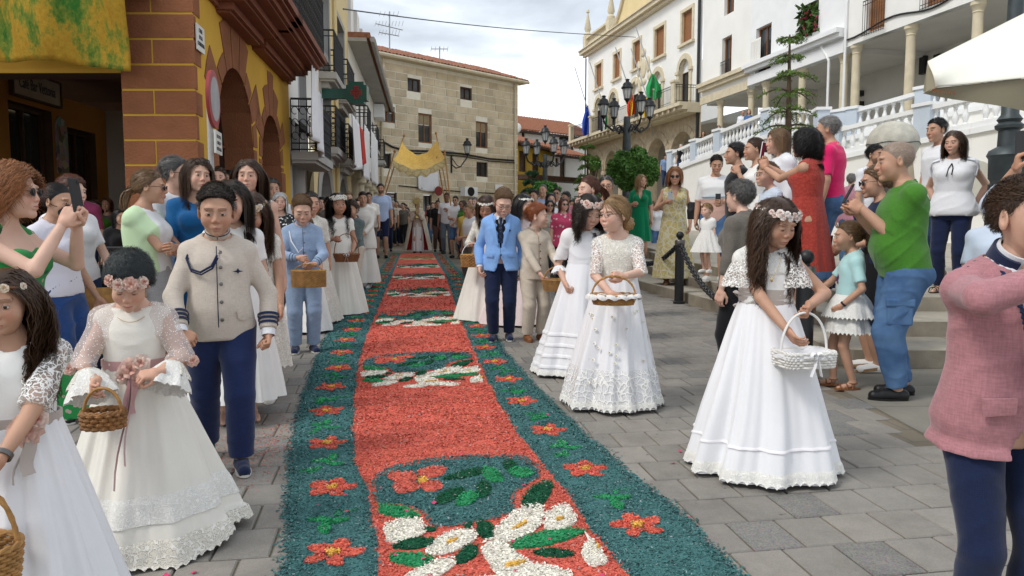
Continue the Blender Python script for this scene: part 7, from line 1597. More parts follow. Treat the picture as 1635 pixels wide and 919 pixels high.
c=p.world(A(.015,-.24,.50)*p.H); basket('oval straw bag with flap held by the pale blue suit boy',c+A(0,0,-.11),.1,.15,.07,.15,1.02,.06,M_WICK,14,26,hr=.005,liner=None)
p=PP('smiling girl with long black ringlets and white flower wreath holding a brown basket',541,312,9.8,.35,kf=1.03,kind='girl',skin='olive',hair='black',lod=1,head=(.1,.0,-.05),RH=(-.06,-.18,.62),LH=(.09,-.14,.52),Rc=.9,Lc=.6,headk=1.14)
p.top(M_IVO,'bodice',.60,.45,.012,neck=.042,puff=.008); p.skirt(M_IVO,waist=.63,hem=.012,r1=.36,folds=9,amp=.022); bowsash(p,M_IVO,None,.63,0,(),.018); p.hair('long',.46,vol=.020,curl=.022,n=1100); crown(p,daisy,n=30,rows=3,z=.064,band=M_WHT,r=(.09,.112))
c=p.world(A(.03,-.22,.50)*p.H); basket('dark brown basket with white bow held low by the ringlet girl',c+A(0,0,-.10),.2,.13,.07,.10,1.25,.26,M_BRL,7,16,bow=M_PWHT,twist=False)
p=PP('girl with hair tied up looking left behind the pale blue suit boy',497,303,9.0,.25,kf=1.0,kind='girl',skin='tan',hair='dark',lod=1,head=(.3,0,0),headk=1.1); p.top(M_LACEI,'bodice',.60,.9,.012); p.skirt(M_LACEI,waist=.62,hem=.015,r1=.35,folds=10,amp=.02,scal=.015); p.hair('bun',vol=.012)
p=PP('small girl half hidden between the blue suit boy and the girl with tied hair',487,338,8.3,.1,kind='girl',skin='light',hair='light',lod=2,headk=1.1); p.top(M_WHT,'bodice',.6,.6); p.skirt(M_WHT,waist=.61,hem=.02,r1=.28); p.hair('long',.25)
p=PP('boy in grey green jacket and cream trousers beside the ringlet girl',566,319,12.0,-.45,kf=1.0,kind='boy',skin='tan',hair='brown',lod=1,head=(.1,.05,0),LH=(.0,-.16,.58),RH=(-.02,-.16,.56),headk=1.1); p.top(weave('sage_jacket',(.13,.17,.165),700,.15),'jacket',.46,1.9,.02,flare=.012); p.trousers(M_LINC,loose=.01,waist=.50); p.shoes(M_WHT,M_SOLE); p.hair('short',.05,forward=(.5,-.5,0)); u=unit(p.nt-p.nb); p.ring(M_TRIM,'collar',p.nb+u*.01,u,.07,.066,.05,.01)
p=PP('young man in long cream coat behind the grey green jacket boy',580,303,13.2,-.2,kf=1.0,kind='m',skin='tan',hair='dark',lod=2,head=(.5,.1,0),LH=(.08,-.18,.55)); p.top(M_IVO,'coat',.40,1.9,.03,flare=.03); p.skirt(M_IVO,'long_coat_skirt',waist=.5,hem=.06,r1=.30,folds=7,amp=.02); p.shoes(M_WHT); p.hair('short',.06)
p=PP('tall boy in sky blue blazer, glasses and dotted tie looking down',800,304,7.75,-.02,kf=1.04,kind='boy',skin='fair',hair='light',lod=0,head=(.25,.42,.05),glasses='clear',RH=(-.135,-.03,.475),LH=(.135,.0,.46),LF=(.05,.03,0,.12),RF=(-.05,-.02,0,-.1),headk=1.1,Rc=.5)
p.top(M_SHW,'shirt',.56,.0,.010,neck=.036); p.top(M_BLK,'waistcoat',.55,0,.015,neck=.04,vneck=.06); p.top(M_BLZ,'jacket',.452,1.93,.026,neck=.046,slease=.018,flare=.02,vneck=.19)
p.strip([(0,z)for z in np.linspace(.785,.63,12)],np.linspace(.016,.03,12),M_GRO,'necktie',.022,.005); p.patch([(-.012,.79),(.012,.79),(.008,.772),(-.008,.772)],M_GRO,'tie_knot',.022,.012)
for sg in(1,-1):
 zs=np.linspace(.80,.615,12); p.strip([(sg*(.020+.042*((z-.615)/.185)),z)for z in zs],[.008+.020*math.sin(min(1,(.80-z)/.10)*1.5)*(z-.60)/.2*1.6 for z in zs],M_BLZ,'lapel',.034,.010); p.patch([(sg*.05,.56),(sg*.09,.562),(sg*.09,.54),(sg*.05,.538)],M_BLZ,'pocket_flap',.043,.006)
 p.patch([(sg*.003,.803),(sg*.028,.80),(sg*.026,.775),(sg*.012,.782)],M_SHW,'shirt_collar',.024,.008)
p.patch([(.045,.70),(.066,.704),(.06,.717),(.05,.712)],M_TRIM,'pocket_square',.038,.006); p.buttons([(.004,.605),(.004,.555)],M_TRIM,.008,.046); p.strip([(0,z)for z in np.linspace(.61,.55,5)],.002,M_TRIM,'front_seam',.045,.001)
p.cuffs(M_SHW,ease=.010); p.trousers(M_NAVY,loose=.008,waist=.50); p.shoes(M_TRIM,M_SOLE); p.hair('short',.05,forward=(.5,-.1,.5),vol=.016,n=1800)
p=PP('girl with tiara and white basket just behind the sky blue blazer boy',778,316,9.3,-.1,kf=1.04,kind='girl',skin='olive',hair='brown',lod=1,head=(0,.38,0),RH=(-.1,-.16,.60),Rc=.9,headk=1.15); p.top(M_LACEI,'bodice',.6,1.6,.012); p.skirt(M_IVO,waist=.6,hem=.012,r1=.42,folds=10,amp=.02); p.hair('long',.3,vol=.015); crown(p,daisy,n=16,z=.06,arc=(-1.5,1.5),band=M_WHT)
c=p.world(p.palm(-1)); basket('pale basket with tall white handle carried beside the blazer boy',c+A(-.02,-.02,-.27),0,.13,.09,.15,1.1,.14,M_WICK,9,18,solid=M_WHT,twist=False)
p=PP('girl in pink dotted tulle dress behind the blazer boy',832,306,9.0,.25,kf=1.0,kind='girl',skin='light',hair='black',lod=1,head=(.6,.1,0),headk=1.1); p.top(pm('blush_tulle',(.70,.56,.54),.8,.05,5,.1,90,sheen=.4),'bodice',.6,.9); p.skirt(pat('blush_dotted_tulle',(.70,.58,.57),(.78,.70,.68),'dots',42,.16),waist=.6,hem=.012,r1=.46,folds=10,amp=.02,cx=-.08); p.hair('long',.4,vol=.016); crown(p,daisy,n=14,z=.066,arc=(-1.5,1.5),band=M_WHT)
p=PP('ginger haired boy in cream linen jacket carrying a basket',853,329,7.75,.40,kf=1.03,kind='boy',skin='fair',hair='ginger',lod=0,head=(.95,.0,0),RH=(-.02,-.17,.47),LH=(.10,-.20,.555),Re=(-1,.4,-.2),Lc=.95,Rc=.5,headk=1.13,Lf=(-.2,-.85,-.4))
p.top(M_LINC,'jacket',.445,1.92,.020,neck=.046,slease=.015,flare=.016,vneck=.03); p.trousers(M_LINC,loose=.012,waist=.50); p.shoes(M_BRL,M_BRL); p.hair('short',.045,forward=(.2,-.6,.3),vol=.018,n=1900)
u=unit(p.nt-p.nb); p.ring(M_LINC,'stand_collar',p.nb+A(0,-.008,.008)*p.H+u*.01,u,.060,.058,.04,.008,gap=.35); p.strip([(0,z)for z in np.linspace(.775,.46,16)],.003,M_BRL,'front_seam',.031,.001); p.buttons([(.008,z)for z in(.70,.65,.60,.55)],M_BRL,.008,.036)
c=p.world(p.palm(1,.075,.02)); basket('honey wicker basket hanging from the ginger boy hand',c+A(-.01,-.02,-.235),.1,.135,.10,.115,1.15,.13,M_WICK,10,20)
p=PP('curly dark haired girl in pin tucked white dress under a pink flower wreath',934,316,6.2,.05,kf=1.035,kind='girl',skin='light',hair='dark',lod=0,head=(.28,.33,.08),RH=(-.115,-.06,.50),Lc=.5,Rc=.6,LH=(.12,.02,.5),headk=1.12)
p.top(M_PWHT,'bodice',.60,0,.013,neck=.042); p.top(pat('swiss_dot',(.74,.72,.72),(.82,.82,.82),'dots',160,.2,bump=.3),'puff_sleeve',.69,1.12,.012,neck=.046,slease=.022,puff=.012,zcut=.77)
cuffbell(p,-1,M_PWHT,.12,.05,.058,'sleeve_frill'); cuffbell(p,1,M_PWHT,.12,.05,.058,'sleeve_frill'); bowsash(p,M_PWHT,None,.61,0,(),.022)
kw=dict(waist=.61,r1=.36,ry1=.35,folds=9,amp=.030,cx=-.09,seed=3,pleat=True); p.skirt(M_PWHT,hem=.012,nz=30,**kw)
for k_ in range(4):a_=.62+k_*.095; p.skirt(M_PWHT,'pin_tuck',hem=.012,t0=a_,t1=a_+.03,off=.007,nz=4,**kw)
p.skirt(M_LACEB,'lace_hem',hem=.010,t0=.955,t1=1.,off=.008,nz=4,scal=.012,**kw)
p.hair('long',.26,vol=.022,curl=.020,n=2600,wid=.0038,part=.01,frizz=.12); crown(p,[rose_w[2],rose_p[1]],n=15,z=.068,r=(.094,.115),tilt=.5,rows=2,leaf=None,band=M_WHT)
p=PP('fair haired girl in glasses with ivory lace bodice holding a lined basket',986,311,5.15,-.12,kf=1.015,kind='girl',skin='fair',hair='blond',lod=0,head=(-.78,.02,0),glasses='clear',RH=(-.035,-.19,.545),LH=(.02,-.22,.62),Re=(-1,.2,-.8),Le=(1,.3,-.8),Rc=.5,Lc=.95,Rf=(.9,-.3,-.2),Rp=(0,0,-1),Lf=(-.8,-.55,.1),headk=1.08); pR2=p
p.top(M_LACEI,'lace_bodice',.585,0,.014,neck=.05,boat=.07); p.top(M_LACE,'lace_sleeve',.69,1.1,.012,neck=.055,slease=.014,zcut=.775)
kw=dict(waist=.605,r1=.35,ry1=.34,folds=11,amp=.026,cx=-.03,seed=8); p.skirt(M_PWHT,hem=.014,nz=34,**kw); p.skirt(pat('embroidered_net',(.76,.76,.77),(.86,.85,.82),'lace',70,.2,bump=.6,alpha=(.25,.95)),'lace_overlay',hem=.014,t0=.70,t1=1,off=.007,nz=12,scal=.02,**kw); p.skirt(M_LACEB,'lace_hem',hem=.012,t0=.93,t1=1,off=.010,nz=6,scal=.022,**kw)
for k_ in range(26):
 t=random.uniform(.15,.8); a=random.uniform(-3,-.1); rx=.12+.225*t; o=bpy.data.objects.new('applique_flower',daisy[0]); COL.objects.link(o); o.parent=p.root; o.location=(-.03*t+(rx+.02)*math.cos(a),(rx*.95+.02)*math.sin(a),(.605-.59*t)*p.H); o.rotation_euler=(0,0,0); d=A(math.cos(a),math.sin(a),.3); o.rotation_euler=Vector(d).to_track_quat('Z','Y').to_euler()
p.hair('updo',.1,vol=.012,bun=(.02,.085,-.055),n=2200,part=0); q=MB(); q.tube([p.surf(x,.775-.022*(1-(x/.045)**2),.012)for x in np.linspace(-.045,.045,11)],.0018,4); q.build('necklace',M_WHT,p.root)
c=p.world(p.palm(1,.08,.015)); basket('tan basket with white flowered cloth lining held in front of the glasses girl',c+A(.0,-.02,-.185),-.1,.125,.085,.065,1.18,.12,M_WICK,7,22,liner=pat('flowered_lining',(.72,.70,.68),(.30,.22,.26),'floral',60,.12))
p=PP('girl with long brown hair and white rose crown looking down into a white basket',1226,324,3.85,-.12,kf=1.05,kind='girl',skin='tan',hair='brown',lod=0,head=(.50,.36,0),RH=(.055,-.195,.485),LH=(.115,-.12,.60),Re=(-1,.4,-.3),Le=(1,.3,-.6),Rc=.35,Lc=.95,Lf=(-.3,-.8,-.35),headk=1.05); pR3=p
p.top(M_WHT,'bodice',.60,0,.013,neck=.045,boat=.07)
for sg in(1,-1):
 S_,E_,W_=p.arm[sg]; d=unit(E_-S_); c0=S_+A(-sg*.05,0,.035); rows=[]; n=60; th=np.linspace(0,2*math.pi,n,endpoint=False); x=A(1,0,0); y=A(0,1,0)
 for t in np.linspace(0,1,12):rr=.045+.068*t**.75+.006*t*np.sin(th*6)+.003*np.sin(th*11)*t; cc=c0+A(sg*.048*t**.6,-.012*t,-.165*t**1.25); rows.append(cc+np.stack([rr*np.cos(th),rr*.98*np.sin(th),-.010*np.abs(np.sin(th*9))*(t==1)+0*th],1))
 MB().grid(np.vstack(rows),n,12,True).build('lace_cape_sleeve',M_LACE,p.root,sharp=0)
p.top(M_LACEB,'lace_yoke',.70,0,.018,neck=.05,boat=.07,zcut=.775,sleeves=True)
kw=dict(waist=.60,r1=.385,ry1=.375,folds=11,amp=.030,cx=.0,cy=.0,seed=4,power=.9); p.skirt(M_PWHT,hem=.012,nz=36,**kw); p.skirt(satin('tulle_over',(.80,.78,.80),.7),'tulle_tuck',hem=.012,t0=.80,t1=.815,off=.006,nz=3,**kw); p.skirt(M_LACEB,'lace_hem',hem=.010,t0=.925,t1=1.,off=.007,nz=6,scal=.016,**kw)
for k_ in range(6):c=xf(A((0,0,(.585+.012*k_)*p.H)),p.T)[0]; zz=(.585+.012*k_)*p.H; p.ring(M_GRYS,'pleated_sash',c,A(.03*(k_%3-1),0,1),np.interp(zz,p.st[:,0],p.st[:,1])+.021,np.interp(zz,p.st[:,0],p.st[:,2])+.021,.017,.006)
bw_=MB(); [bw_.tube([p.surf(-.02,.60,.03,1)+A(0,0,0),p.surf(-.07,.60+dz,.06,1)+A(-.03,.03,0),p.surf(-.04,.55+dz,.06,1)],.022,8,flat=.2)for dz in(-.02,.03)]; bw_.build('sash_bow',M_GRYS,p.root)
p.hair('long',.40,vol=.018,curl=.012,n=3200,wid=.0042,part=-.01); crown(p,rose_w,n=17,z=.060,r=(.092,.113),rows=2,band=M_WHT)
q=MB(); q.tube([p.surf(x,.775-.085*(1-abs(x/.04)**1.4),.024)for x in np.linspace(-.04,.04,13)],.0012,4); q.ell(p.surf(0,.685,.03),(.006,.003,.010),8,6); q.build('necklace',MATS['gold'],p.root)
c=p.world(p.palm(1,.075,.02)); basket('white square basket with tied satin bow held by the rose crown girl',c+A(.0,-.015,-.27),.22,.125,.085,.075,1.06,.19,M_WICKW,6,22,lam=.12,liner=M_PWHT,bow=M_PWHT,square=True,solid=M_WHT,twist=False)
p=PP('boy at far right edge in rose tweed jacket with navy collar and shoulder cord',1606,274,2.12,.12,H=1.50,kind='boy',skin='light',hair='brown',lod=0,lean=.07,head=(.16,-.03,0),RH=(-.035,-.19,.80),LH=(.03,-.22,.79),Re=(-1,.1,-.35),Rc=.7,Lc=.7,bulk=1.06,belly=.005,headk=1.0,Rf=(.2,-.9,.3)); pR4=p
p.top(M_SHW,'shirt',.56,0,.010,neck=.034); p.top(M_PNK,'jacket',.445,1.88,.021,neck=.047,slease=.013,flare=.016,wr=.004,cuff=.045,vneck=.05,kb=.010,cutw=1)
u=unit(p.nt-p.nb); c=p.nb+A(0,-.010,.006)*p.H; p.ring(M_TRIM,'collar',c+u*.014,u,.066,.064,.048,.010,gap=.45); p.ring(M_SHW,'shirt_collar',c+u*.028,u,.057,.055,.042,.006,gap=.3)
for sg in(1,-1):
 S_,E_,W_=p.arm[sg]; a_=p.nb+(S_-p.nb)*.42+A(0,.0,.035); b_=S_+A(sg*.012,0,.055); q=MB(); t=np.linspace(0,1,16)
 for k_ in range(3):P=a_+(b_-a_)*t[:,None]+np.stack([0*t,(k_-1)*.013+.006*np.sin(t*22+k_*2),.005*np.cos(t*22+k_*2)],1); q.tube(P,.0085,6)
 q.build('braided_epaulette',M_TRIM,p.root); q=MB(); q.ell(b_-(b_-a_)*.5+A(0,0,.012),(.012,.010,.008),10,6); q.build('epaulette_button',M_BTN,p.root)
q=MB(); a_=p.nb+(p.arm[-1][0]-p.nb)*.45+A(0,-.02,.045); P=[a_,p.surf(-.055,.775,.045),p.surf(-.045,.73,.043),p.surf(-.035,.68,.043),p.surf(-.03,.62,.043)]; P=np.array(P); t=np.linspace(0,4,40); Q_=np.stack([np.interp(t,range(5),P[:,i])for i in range(3)],1)
for k_ in range(2):q.tube(Q_+np.stack([.004*np.sin(t*16+3.1*k_),0*t,.004*np.cos(t*16+3.1*k_)],1),.0045,6)
q.build('shoulder_cord',M_TRIM,p.root); q=MB(); q.tube([P[4],P[4]+A(0,-.005,-.05)],.006,6); q.build('cord_tip',M_BTN,p.root)
p.patch([(-.095,.565),(-.050,.572),(-.048,.542),(-.091,.532)],M_PNK,'pocket_flap',.044,.008); p.strip([(.004,z)for z in np.linspace(.74,.54,14)],.003,M_TRIM,'front_seam',.044,.001); p.buttons([(-.010,z)for z in(.63,.565,.50)],M_TRIM,.013,.046)
p.trousers(M_NAVY,loose=.002,waist=.45,ease=.010); p.shoes(M_TRIM,M_SOLE); p.hair('short',.018,forward=(.2,-.75,.1),vol=.006,n=4600,wid=.0024)
# ================================================================ SPECTATORS
def shoesk(p,m=None,s=None,**k):p.shoes(m or M_LEA,s,**k)
POLO=weave('white_polo',(.74,.74,.75),900,.05); FUCH=weave('fuchsia_polo',(.72,.02,.14),900,.1); GRN=weave('green_tshirt',(.06,.20,.022),900,.12); KHK=weave('khaki_trousers',(.12,.11,.085),700,.15); GRYS=weave('grey_brown_jersey',(.14,.125,.105),700,.12); RED=pat('red_cheesecloth',(.40,.05,.035),(.33,.04,.028),'lace',90,.16,bump=.6); BLU=weave('royal_blue_dress',(.01,.11,.30),900,.1); EMER=weave('emerald_dress',(.0,.16,.065),900,.12)
MASK=pm('mask_black',(.012,.012,.013),.8,.1,9,.1)
p=PP('copper curly haired woman in strapless green flowered dress filming with a phone',10,283,3.25,1.55,H=1.56,kind='f',skin='fair',hair='copper',lod=0,head=(.1,.0,0),glasses='sun',LH=(.02,-.19,.835),RH=(-.03,-.18,.83),Le=(.3,-.7,-1),Re=(-.3,-.7,-1),Lc=.8,Rc=.8,bulk=1.12,headk=1.12,Lf=(-.3,-.5,.9),Rf=(.2,-.5,.9),Lp=(-1,0,.1))
GD=pat('green_flower_print',(.02,.24,.06),(.45,.36,.30),'floral',26,.2,c=(.01,.08,.03)); p.top(GD,'dress_bodice',.56,0,.012,neck=0,sleeves=False,zcut=.745); p.skirt(GD,'dress_skirt',waist=.60,hem=.28,r1=.30,folds=9,amp=.02); p.shoes(M_LEA); p.hair('long',.15,vol=.028,curl=.018,n=2400,frizz=.3); phone(p,(1,-1),'black phone held up by the copper haired woman',up=.06)
p=PP('woman in black face mask and white polo with long blue trousers and backpack',84,290,4.75,1.5,kind='f',skin='tan',hair='black',lod=0,head=(-.1,.12,0),LH=(.16,-.08,.50),bulk=1.18,belly=.01,kf=1.0,headk=1.1)
p.top(satin('lilac_white_polo',(.66,.64,.72),.9),'polo_shirt',.53,.75,.016,slease=.014,collar=1); p.trousers(weave('wide_blue_trousers',(.02,.06,.20),800),loose=.035,waist=.60,cuff=.10,wr=.008); p.shoes(M_LEA,M_SOLE); p.hair('bun',vol=.010,n=1500,bun=(0,.115,.03))
f=Field((-.07,-.14,-.12),(.07,-.02,.03),.004); f.ell((0,-.075,-.052),(.063,.055,.050),.01); f.cone((0,-.10,-.02),(0,-.122,-.052),.008,.010,.02); V,F=f.nets(); MB().add(xf(V,p.HM),F).build('face_mask',MASK,p.root)
q=MB(); [q.tube(xf(A((sx*.05,-.09,-.03),(sx*.075,-.03,-.02),(sx*.082,.01,.0)),p.HM),.002,4)for sx in(-1,1)]; q.build('mask_strap',MASK,p.root)
c=p.world((.0,.20,.66*p.H)); b=empty('backpack',tuple(c),1.0,'black school style backpack worn by the woman in the face mask','bag'); f=Field((-.2,-.15,-.27),(.2,.15,.27),.014); f.loft(np.eye(4),[(-.22,.13,.07,0),(-.1,.15,.10,0),(.1,.14,.09,0),(.2,.11,.06,-.01),(.22,.08,.04,-.01)],.02); f.wrinkle(.005,4); V,F=f.nets(); MB().add(V,F).build('bag_body',M_BLK,b); f=Field((-.15,.0,-.2),(.15,.16,.05),.014); f.ell((0,.08,-.09),(.105,.05,.09),.02); V,F=f.nets(); MB().add(V,F).build('front_pocket',M_LEA,b); q=MB(); [q.tube([(sx*.09,-.06,.2),(sx*.09,-.17,.24),(sx*.1,-.30,.1),(sx*.1,-.24,-.1),(sx*.09,-.08,-.18)],.022,8,flat=.3)for sx in(-1,1)]; q.build('strap',M_LEA,b)
p=PP('older woman with short red hair in white polo behind the masked woman',112,279,5.6,1.0,kind='f',skin='fair',hair='redbrown',lod=1,head=(.3,0,0),bulk=1.15,headk=1.1,LH=(.14,-.12,.52)); p.top(POLO,'polo_shirt',.5,.7,.016); p.trousers(M_DEND,loose=.02); p.shoes(M_LEA); p.hair('perm',.06,vol=.024,n=1800,frizz=.1)
p=PP('woman with low ponytail in white and mint top with arms crossed',232,268,5.35,1.55,kind='f',skin='tan',hair='light',lod=1,head=(.25,.05,0),LH=(-.04,-.14,.66),RH=(.06,-.16,.64),Le=(1,-.2,-.7),Re=(-1,-.2,-.7),bulk=1.2,belly=.02,headk=1.1,glasses='sun'); p.top(pat('mint_block_top',(.75,.76,.77),(.55,.72,.45),'vstripes',.9,.55),'knit_top',.55,.6,.016,neck=.045); p.skirt(weave('grey_skirt',(.34,.34,.35),700),waist=.60,hem=.27,r1=.26,folds=7,amp=.012); p.shoes(M_BRL); p.hair('pony',.16,vol=.012,n=1000,bun=(0,.10,-.02))
p=PP('grey haired man in white polo with navy collar stripe',276,248,6.0,1.55,kind='m',skin='light',hair='salt',lod=1,head=(.15,.0,0),bulk=1.12,headk=1.1,LH=(.06,-.20,.58),belly=.02,glasses='clear'); p.top(POLO,'polo_shirt',.47,.75,.016,collar=1); u=unit(p.nt-p.nb); p.ring(M_TRIM,'collar',p.nb+u*.012,u,.078,.07,.05,.008,gap=.3); p.trousers(M_DEND,loose=.01); p.shoes(M_BRL); p.hair('short',.05,forward=(0,.7,.2),vol=.016,n=1100)
p=PP('woman in royal blue puff sleeve dress with sunglasses pushed up on long hair',316,251,5.7,.55,kind='f',skin='light',hair='brown',lod=0,head=(.15,.0,.06),LH=(.05,-.17,.59),RH=(-.09,-.17,.57),Rc=.6,headk=1.1); p.top(BLU,'dress_bodice',.56,1.55,.012,neck=.048,puff=.012,slease=.012); p.skirt(BLU,'dress_skirt',waist=.62,hem=.30,r1=.25,folds=6,amp=.012); p.shoes(M_LEA,heel=.05); p.hair('long',.30,vol=.018,curl=.004,n=1600,part=-.01)
q=MB(); [q.tube([(sx*.032+.021*math.cos(t),-.075-.004*math.sin(t),.098+.014*math.sin(t))for t in np.linspace(0,6.28,12)],.003,5,False)for sx in(-1,1)]; q.v=[xf(v,p.HM)for v in q.v]; q.build('sunglasses',M_LEA,p.root); handbag('cream handbag on the arm of the royal blue dress woman',p.world((-.10,-.22,.52*p.H)),.10,.09,.04,satin('cream_leather',(.6,.5,.44),.5),[p.world((-.16,-.22,.56*p.H)),p.world((-.10,-.22,.63*p.H)),p.world((-.04,-.22,.56*p.H))])
p=PP('dark haired girl in white looking over the beige jacket boy shoulder',372,281,4.75,.45,kind='girl',skin='light',hair='dark',lod=1,head=(-.25,.1,0),headk=1.1); p.top(M_WHT,'blouse',.5,.6); p.skirt(M_WHT,waist=.6,hem=.1,r1=.3); p.hair('long',.34,vol=.016)
p=PP('tall young woman with very long straight hair in white strap dress',400,249,5.55,.32,kind='f',skin='light',hair='brown',lod=0,head=(-.12,.02,0),headk=1.04); p.top(M_WHT,'dress_bodice',.56,0,.010,neck=.03,sleeves=False,zcut=.752); p.skirt(M_WHT,'dress_skirt',waist=.61,hem=.2,r1=.25); p.shoes(M_WHT); p.hair('long',.44,vol=.012,n=1700,part=0)
q=MB(); [q.tube([p.surf(sx*.055,.745,.012),p.surf(sx*.05,.775,.014),p.nb+A(sx*.09,0,.02),p.surf(sx*.05,.77,.012,1)],.004,5)for sx in(-1,1)]; q.build('dress_strap',M_WHT,p.root)
L1_,L2_,L3_,L4_=LV[1],LV[2],LV[3],LV[3]+.13
p=PP('stout balding man in green t-shirt and blue cargo jeans looking at his phone',1446,223,5.32,-1.78,kind='m',skin='tan',hair=A(.36,.27,.21),lod=0,head=(-.02,.08,0),belly=.062,bulk=1.06,lean=.05,LH=(.035,-.165,.735),RH=(-.03,-.175,.73),Le=(.35,1,-1.1),Re=(-.4,.8,-1),Lc=.75,Rc=.75,LF=(.05,-.02,0,.1),RF=(-.055,.03,0,-.1),headk=1.14,Lf=(-.1,-.8,.5),Rf=(.1,-.8,.5)); p.top(GRN,'tshirt',.475,.92,.020,neck=.042,slease=.022,wr=.005,flare=.01); p.trousers(M_DEN,loose=.03,waist=.50,wr=.005,ease=.018,cuff=.065); p.shoes(M_LEA,M_LEA); p.hair('short',.012,vol=.004,n=900,forward=(0,.8,-.2))
S_=p.leg[1][1]; q=MB(); c=p.leg[1][0]*.35+S_*.65; q.box((c[0]+.075,c[1]-.08,c[2]-.09),(c[0]+.115,c[1]+.09,c[2]+.08)); q.box((c[0]+.08,c[1]-.09,c[2]+.04),(c[0]+.125,c[1]+.10,c[2]+.10)); o=q.build('cargo_pocket',M_DEN,p.root,smooth=False); md=o.modifiers.new('b','BEVEL'); md.width=.015; md.segments=3
phone(p,(1,-1),'black phone held at chest by the man in the green t-shirt',up=.075,ang=-.3)
p=PP('small girl in mint t-shirt and white tiered lace skirt facing left',1362,349,5.62,-1.8,kind='girl',skin='tan',hair='light',lod=0,head=(.05,.02,0),RH=(-.12,-.20,.52),LH=(.11,-.07,.50),Lc=.6,Rc=.3,headk=1.12,LF=(.05,.02,0,.2),RF=(-.05,-.07,0,-.1)); p.top(satin('mint_cotton',(.42,.66,.66),.9),'tshirt',.50,.75,.014,neck=.04); kw=dict(waist=.56,r1=.20,folds=8,amp=.012); p.skirt(M_LACEB,hem=.33,scal=.02,**kw); p.skirt(M_LACEB,'skirt_tier',hem=.42,off=.012,scal=.02,**kw); p.shoes(M_BRL,M_BRL,kind='sandal'); p.hair('pony',.20,vol=.010,n=1300,bun=(0,.10,.02),curl=.01)
p.patch([(.0,.655),(.022,.68),(.028,.66),(.012,.645),(.026,.63),(.008,.62),(-.006,.635),(-.02,.66)],pm('plum_print',(.16,.03,.14),.8),'butterfly_print',.018,.003); W_,E_=p.arm[1][2],p.arm[1][1]; u=unit(W_-E_); p.ring(M_LEA,'bracelet',W_-u*.02,u,.025,.024,.014,.005)
p=PP('woman in navy top, sunglasses and rolled braid behind the green shirt man',1404,263,6.25,-1.7,kind='f',skin='tan',hair='light',lod=1,head=(.05,.1,0),glasses='sun',LH=(.0,-.18,.60),bulk=1.1,headk=1.12); p.top(M_NAVY,'top',.52,.7,.014); p.skirt(M_BLK,waist=.6,hem=.29,r1=.21,folds=5,amp=.008); p.shoes(M_WHT,M_CRK,heel=.07); p.hair('bun',vol=.018,n=1100,bun=(0,.10,-.03),frizz=.1); phone(p,(1,),'dark phone in the hand of the navy top woman',up=.05)
p=PP('woman in white blouse with black edged ruffles and navy trousers',1519,206,8.0,-.75,L3_,kind='f',skin='light',hair='brown',lod=1,head=(-.15,.1,0),bulk=1.15,headk=1.08,LH=(.10,.06,.53),RH=(-.10,.06,.53)); p.top(M_SHW,'blouse',.475,.25,.022,neck=.042,flare=.03,wr=.006); p.trousers(M_NAVY,waist=.52,loose=.0); p.shoes(M_LEA,M_LEA,kind='sandal'); p.hair('long',.34,vol=.012,curl=.008,part=.01)
for sg in(1,-1):S_=p.arm[sg][0]; q=MB(); P=[S_+A(-sg*.03,-.05,.055),S_+A(sg*.035,-.045,.04),S_+A(sg*.065,-.02,-.03),S_+A(sg*.05,-.03,-.12)]; q.tube(P,.007,5); q.build('ruffle_edge',M_LEA,p.root); q=MB(); q.tube(P,.03,8,flat=.25); q.build('sleeve_ruffle',M_SHW,p.root)
q=MB(); q.tube([p.surf(.0,.79,.025),p.surf(-.012,.76,.026),p.surf(-.018,.71,.028)],.006,5); q.tube([p.surf(.0,.79,.025),p.surf(.012,.76,.026),p.surf(.01,.72,.028)],.006,5); q.build('neck_tie',M_LEA,p.root)
p=PP('tall dark haired man in white shirt and jeans behind the ruffled blouse woman',1494,187,8.7,-1.4,L4_,kind='m',skin='tan',hair='black',lod=1,headk=1.1,head=(.1,.05,0)); p.top(M_SHW,'shirt',.48,.8,.018); p.trousers(M_DEND); p.shoes(M_BRL); p.hair('short',.03,forward=(0,-.4,.3))
p=PP('grey haired man in fuchsia polo and blue jeans seen from behind',1322,184,7.05,-2.15,L4_+.02,kind='m',skin='tan',hair='grey',lod=1,head=(.1,.0,0),bulk=1.08,headk=1.12); p.top(FUCH,'polo_shirt',.52,.85,.016,wr=.005); p.trousers(M_DEN,waist=.55); p.shoes(M_TRIM); p.hair('short',.035,forward=(0,.8,-.1)); c=p.T; p.ring(M_BRL,'belt',A(0,.004,.53*p.H),A(0,0,1),.105*p.H,.082*p.H,.03,.005)
p=PP('woman with black curly hair in red dress filming with a white phone',1288,204,6.4,-2.3,L3_,kind='f',skin='tan',hair='black',lod=0,head=(-.1,.0,0),bulk=1.12,LH=(-.03,-.25,.80),RH=(-.09,-.27,.82),Le=(.5,.4,-1),Re=(-.6,.3,-1),Lc=.8,Rc=.8,headk=1.12,Rf=(0,-.4,.9),Lf=(0,-.4,.9)); p.top(RED,'dress_bodice',.60,0,.014,neck=.045,sleeves=False); p.skirt(RED,'dress_skirt',waist=.63,hem=.235,r1=.25,folds=9,amp=.014); p.shoes(M_BRL,M_CRK,heel=.08); p.hair('long',.20,vol=.024,curl=.020,n=2400,frizz=.25); phone(p,(-1,),'white phone raised by the woman in the red dress',M_WHT,up=.07)
p=PP('woman with light brown bob in loose white blouse beside the red dress woman',1243,204,7.8,-1.5,L3_,kind='f',skin='light',hair='light',lod=1,bulk=1.15,headk=1.1); p.top(M_SHW,'blouse',.46,1.5,.03,slease=.03,wr=.007,flare=.03); p.trousers(M_DEND); p.shoes(M_LEA); p.hair('long',.20,vol=.016)
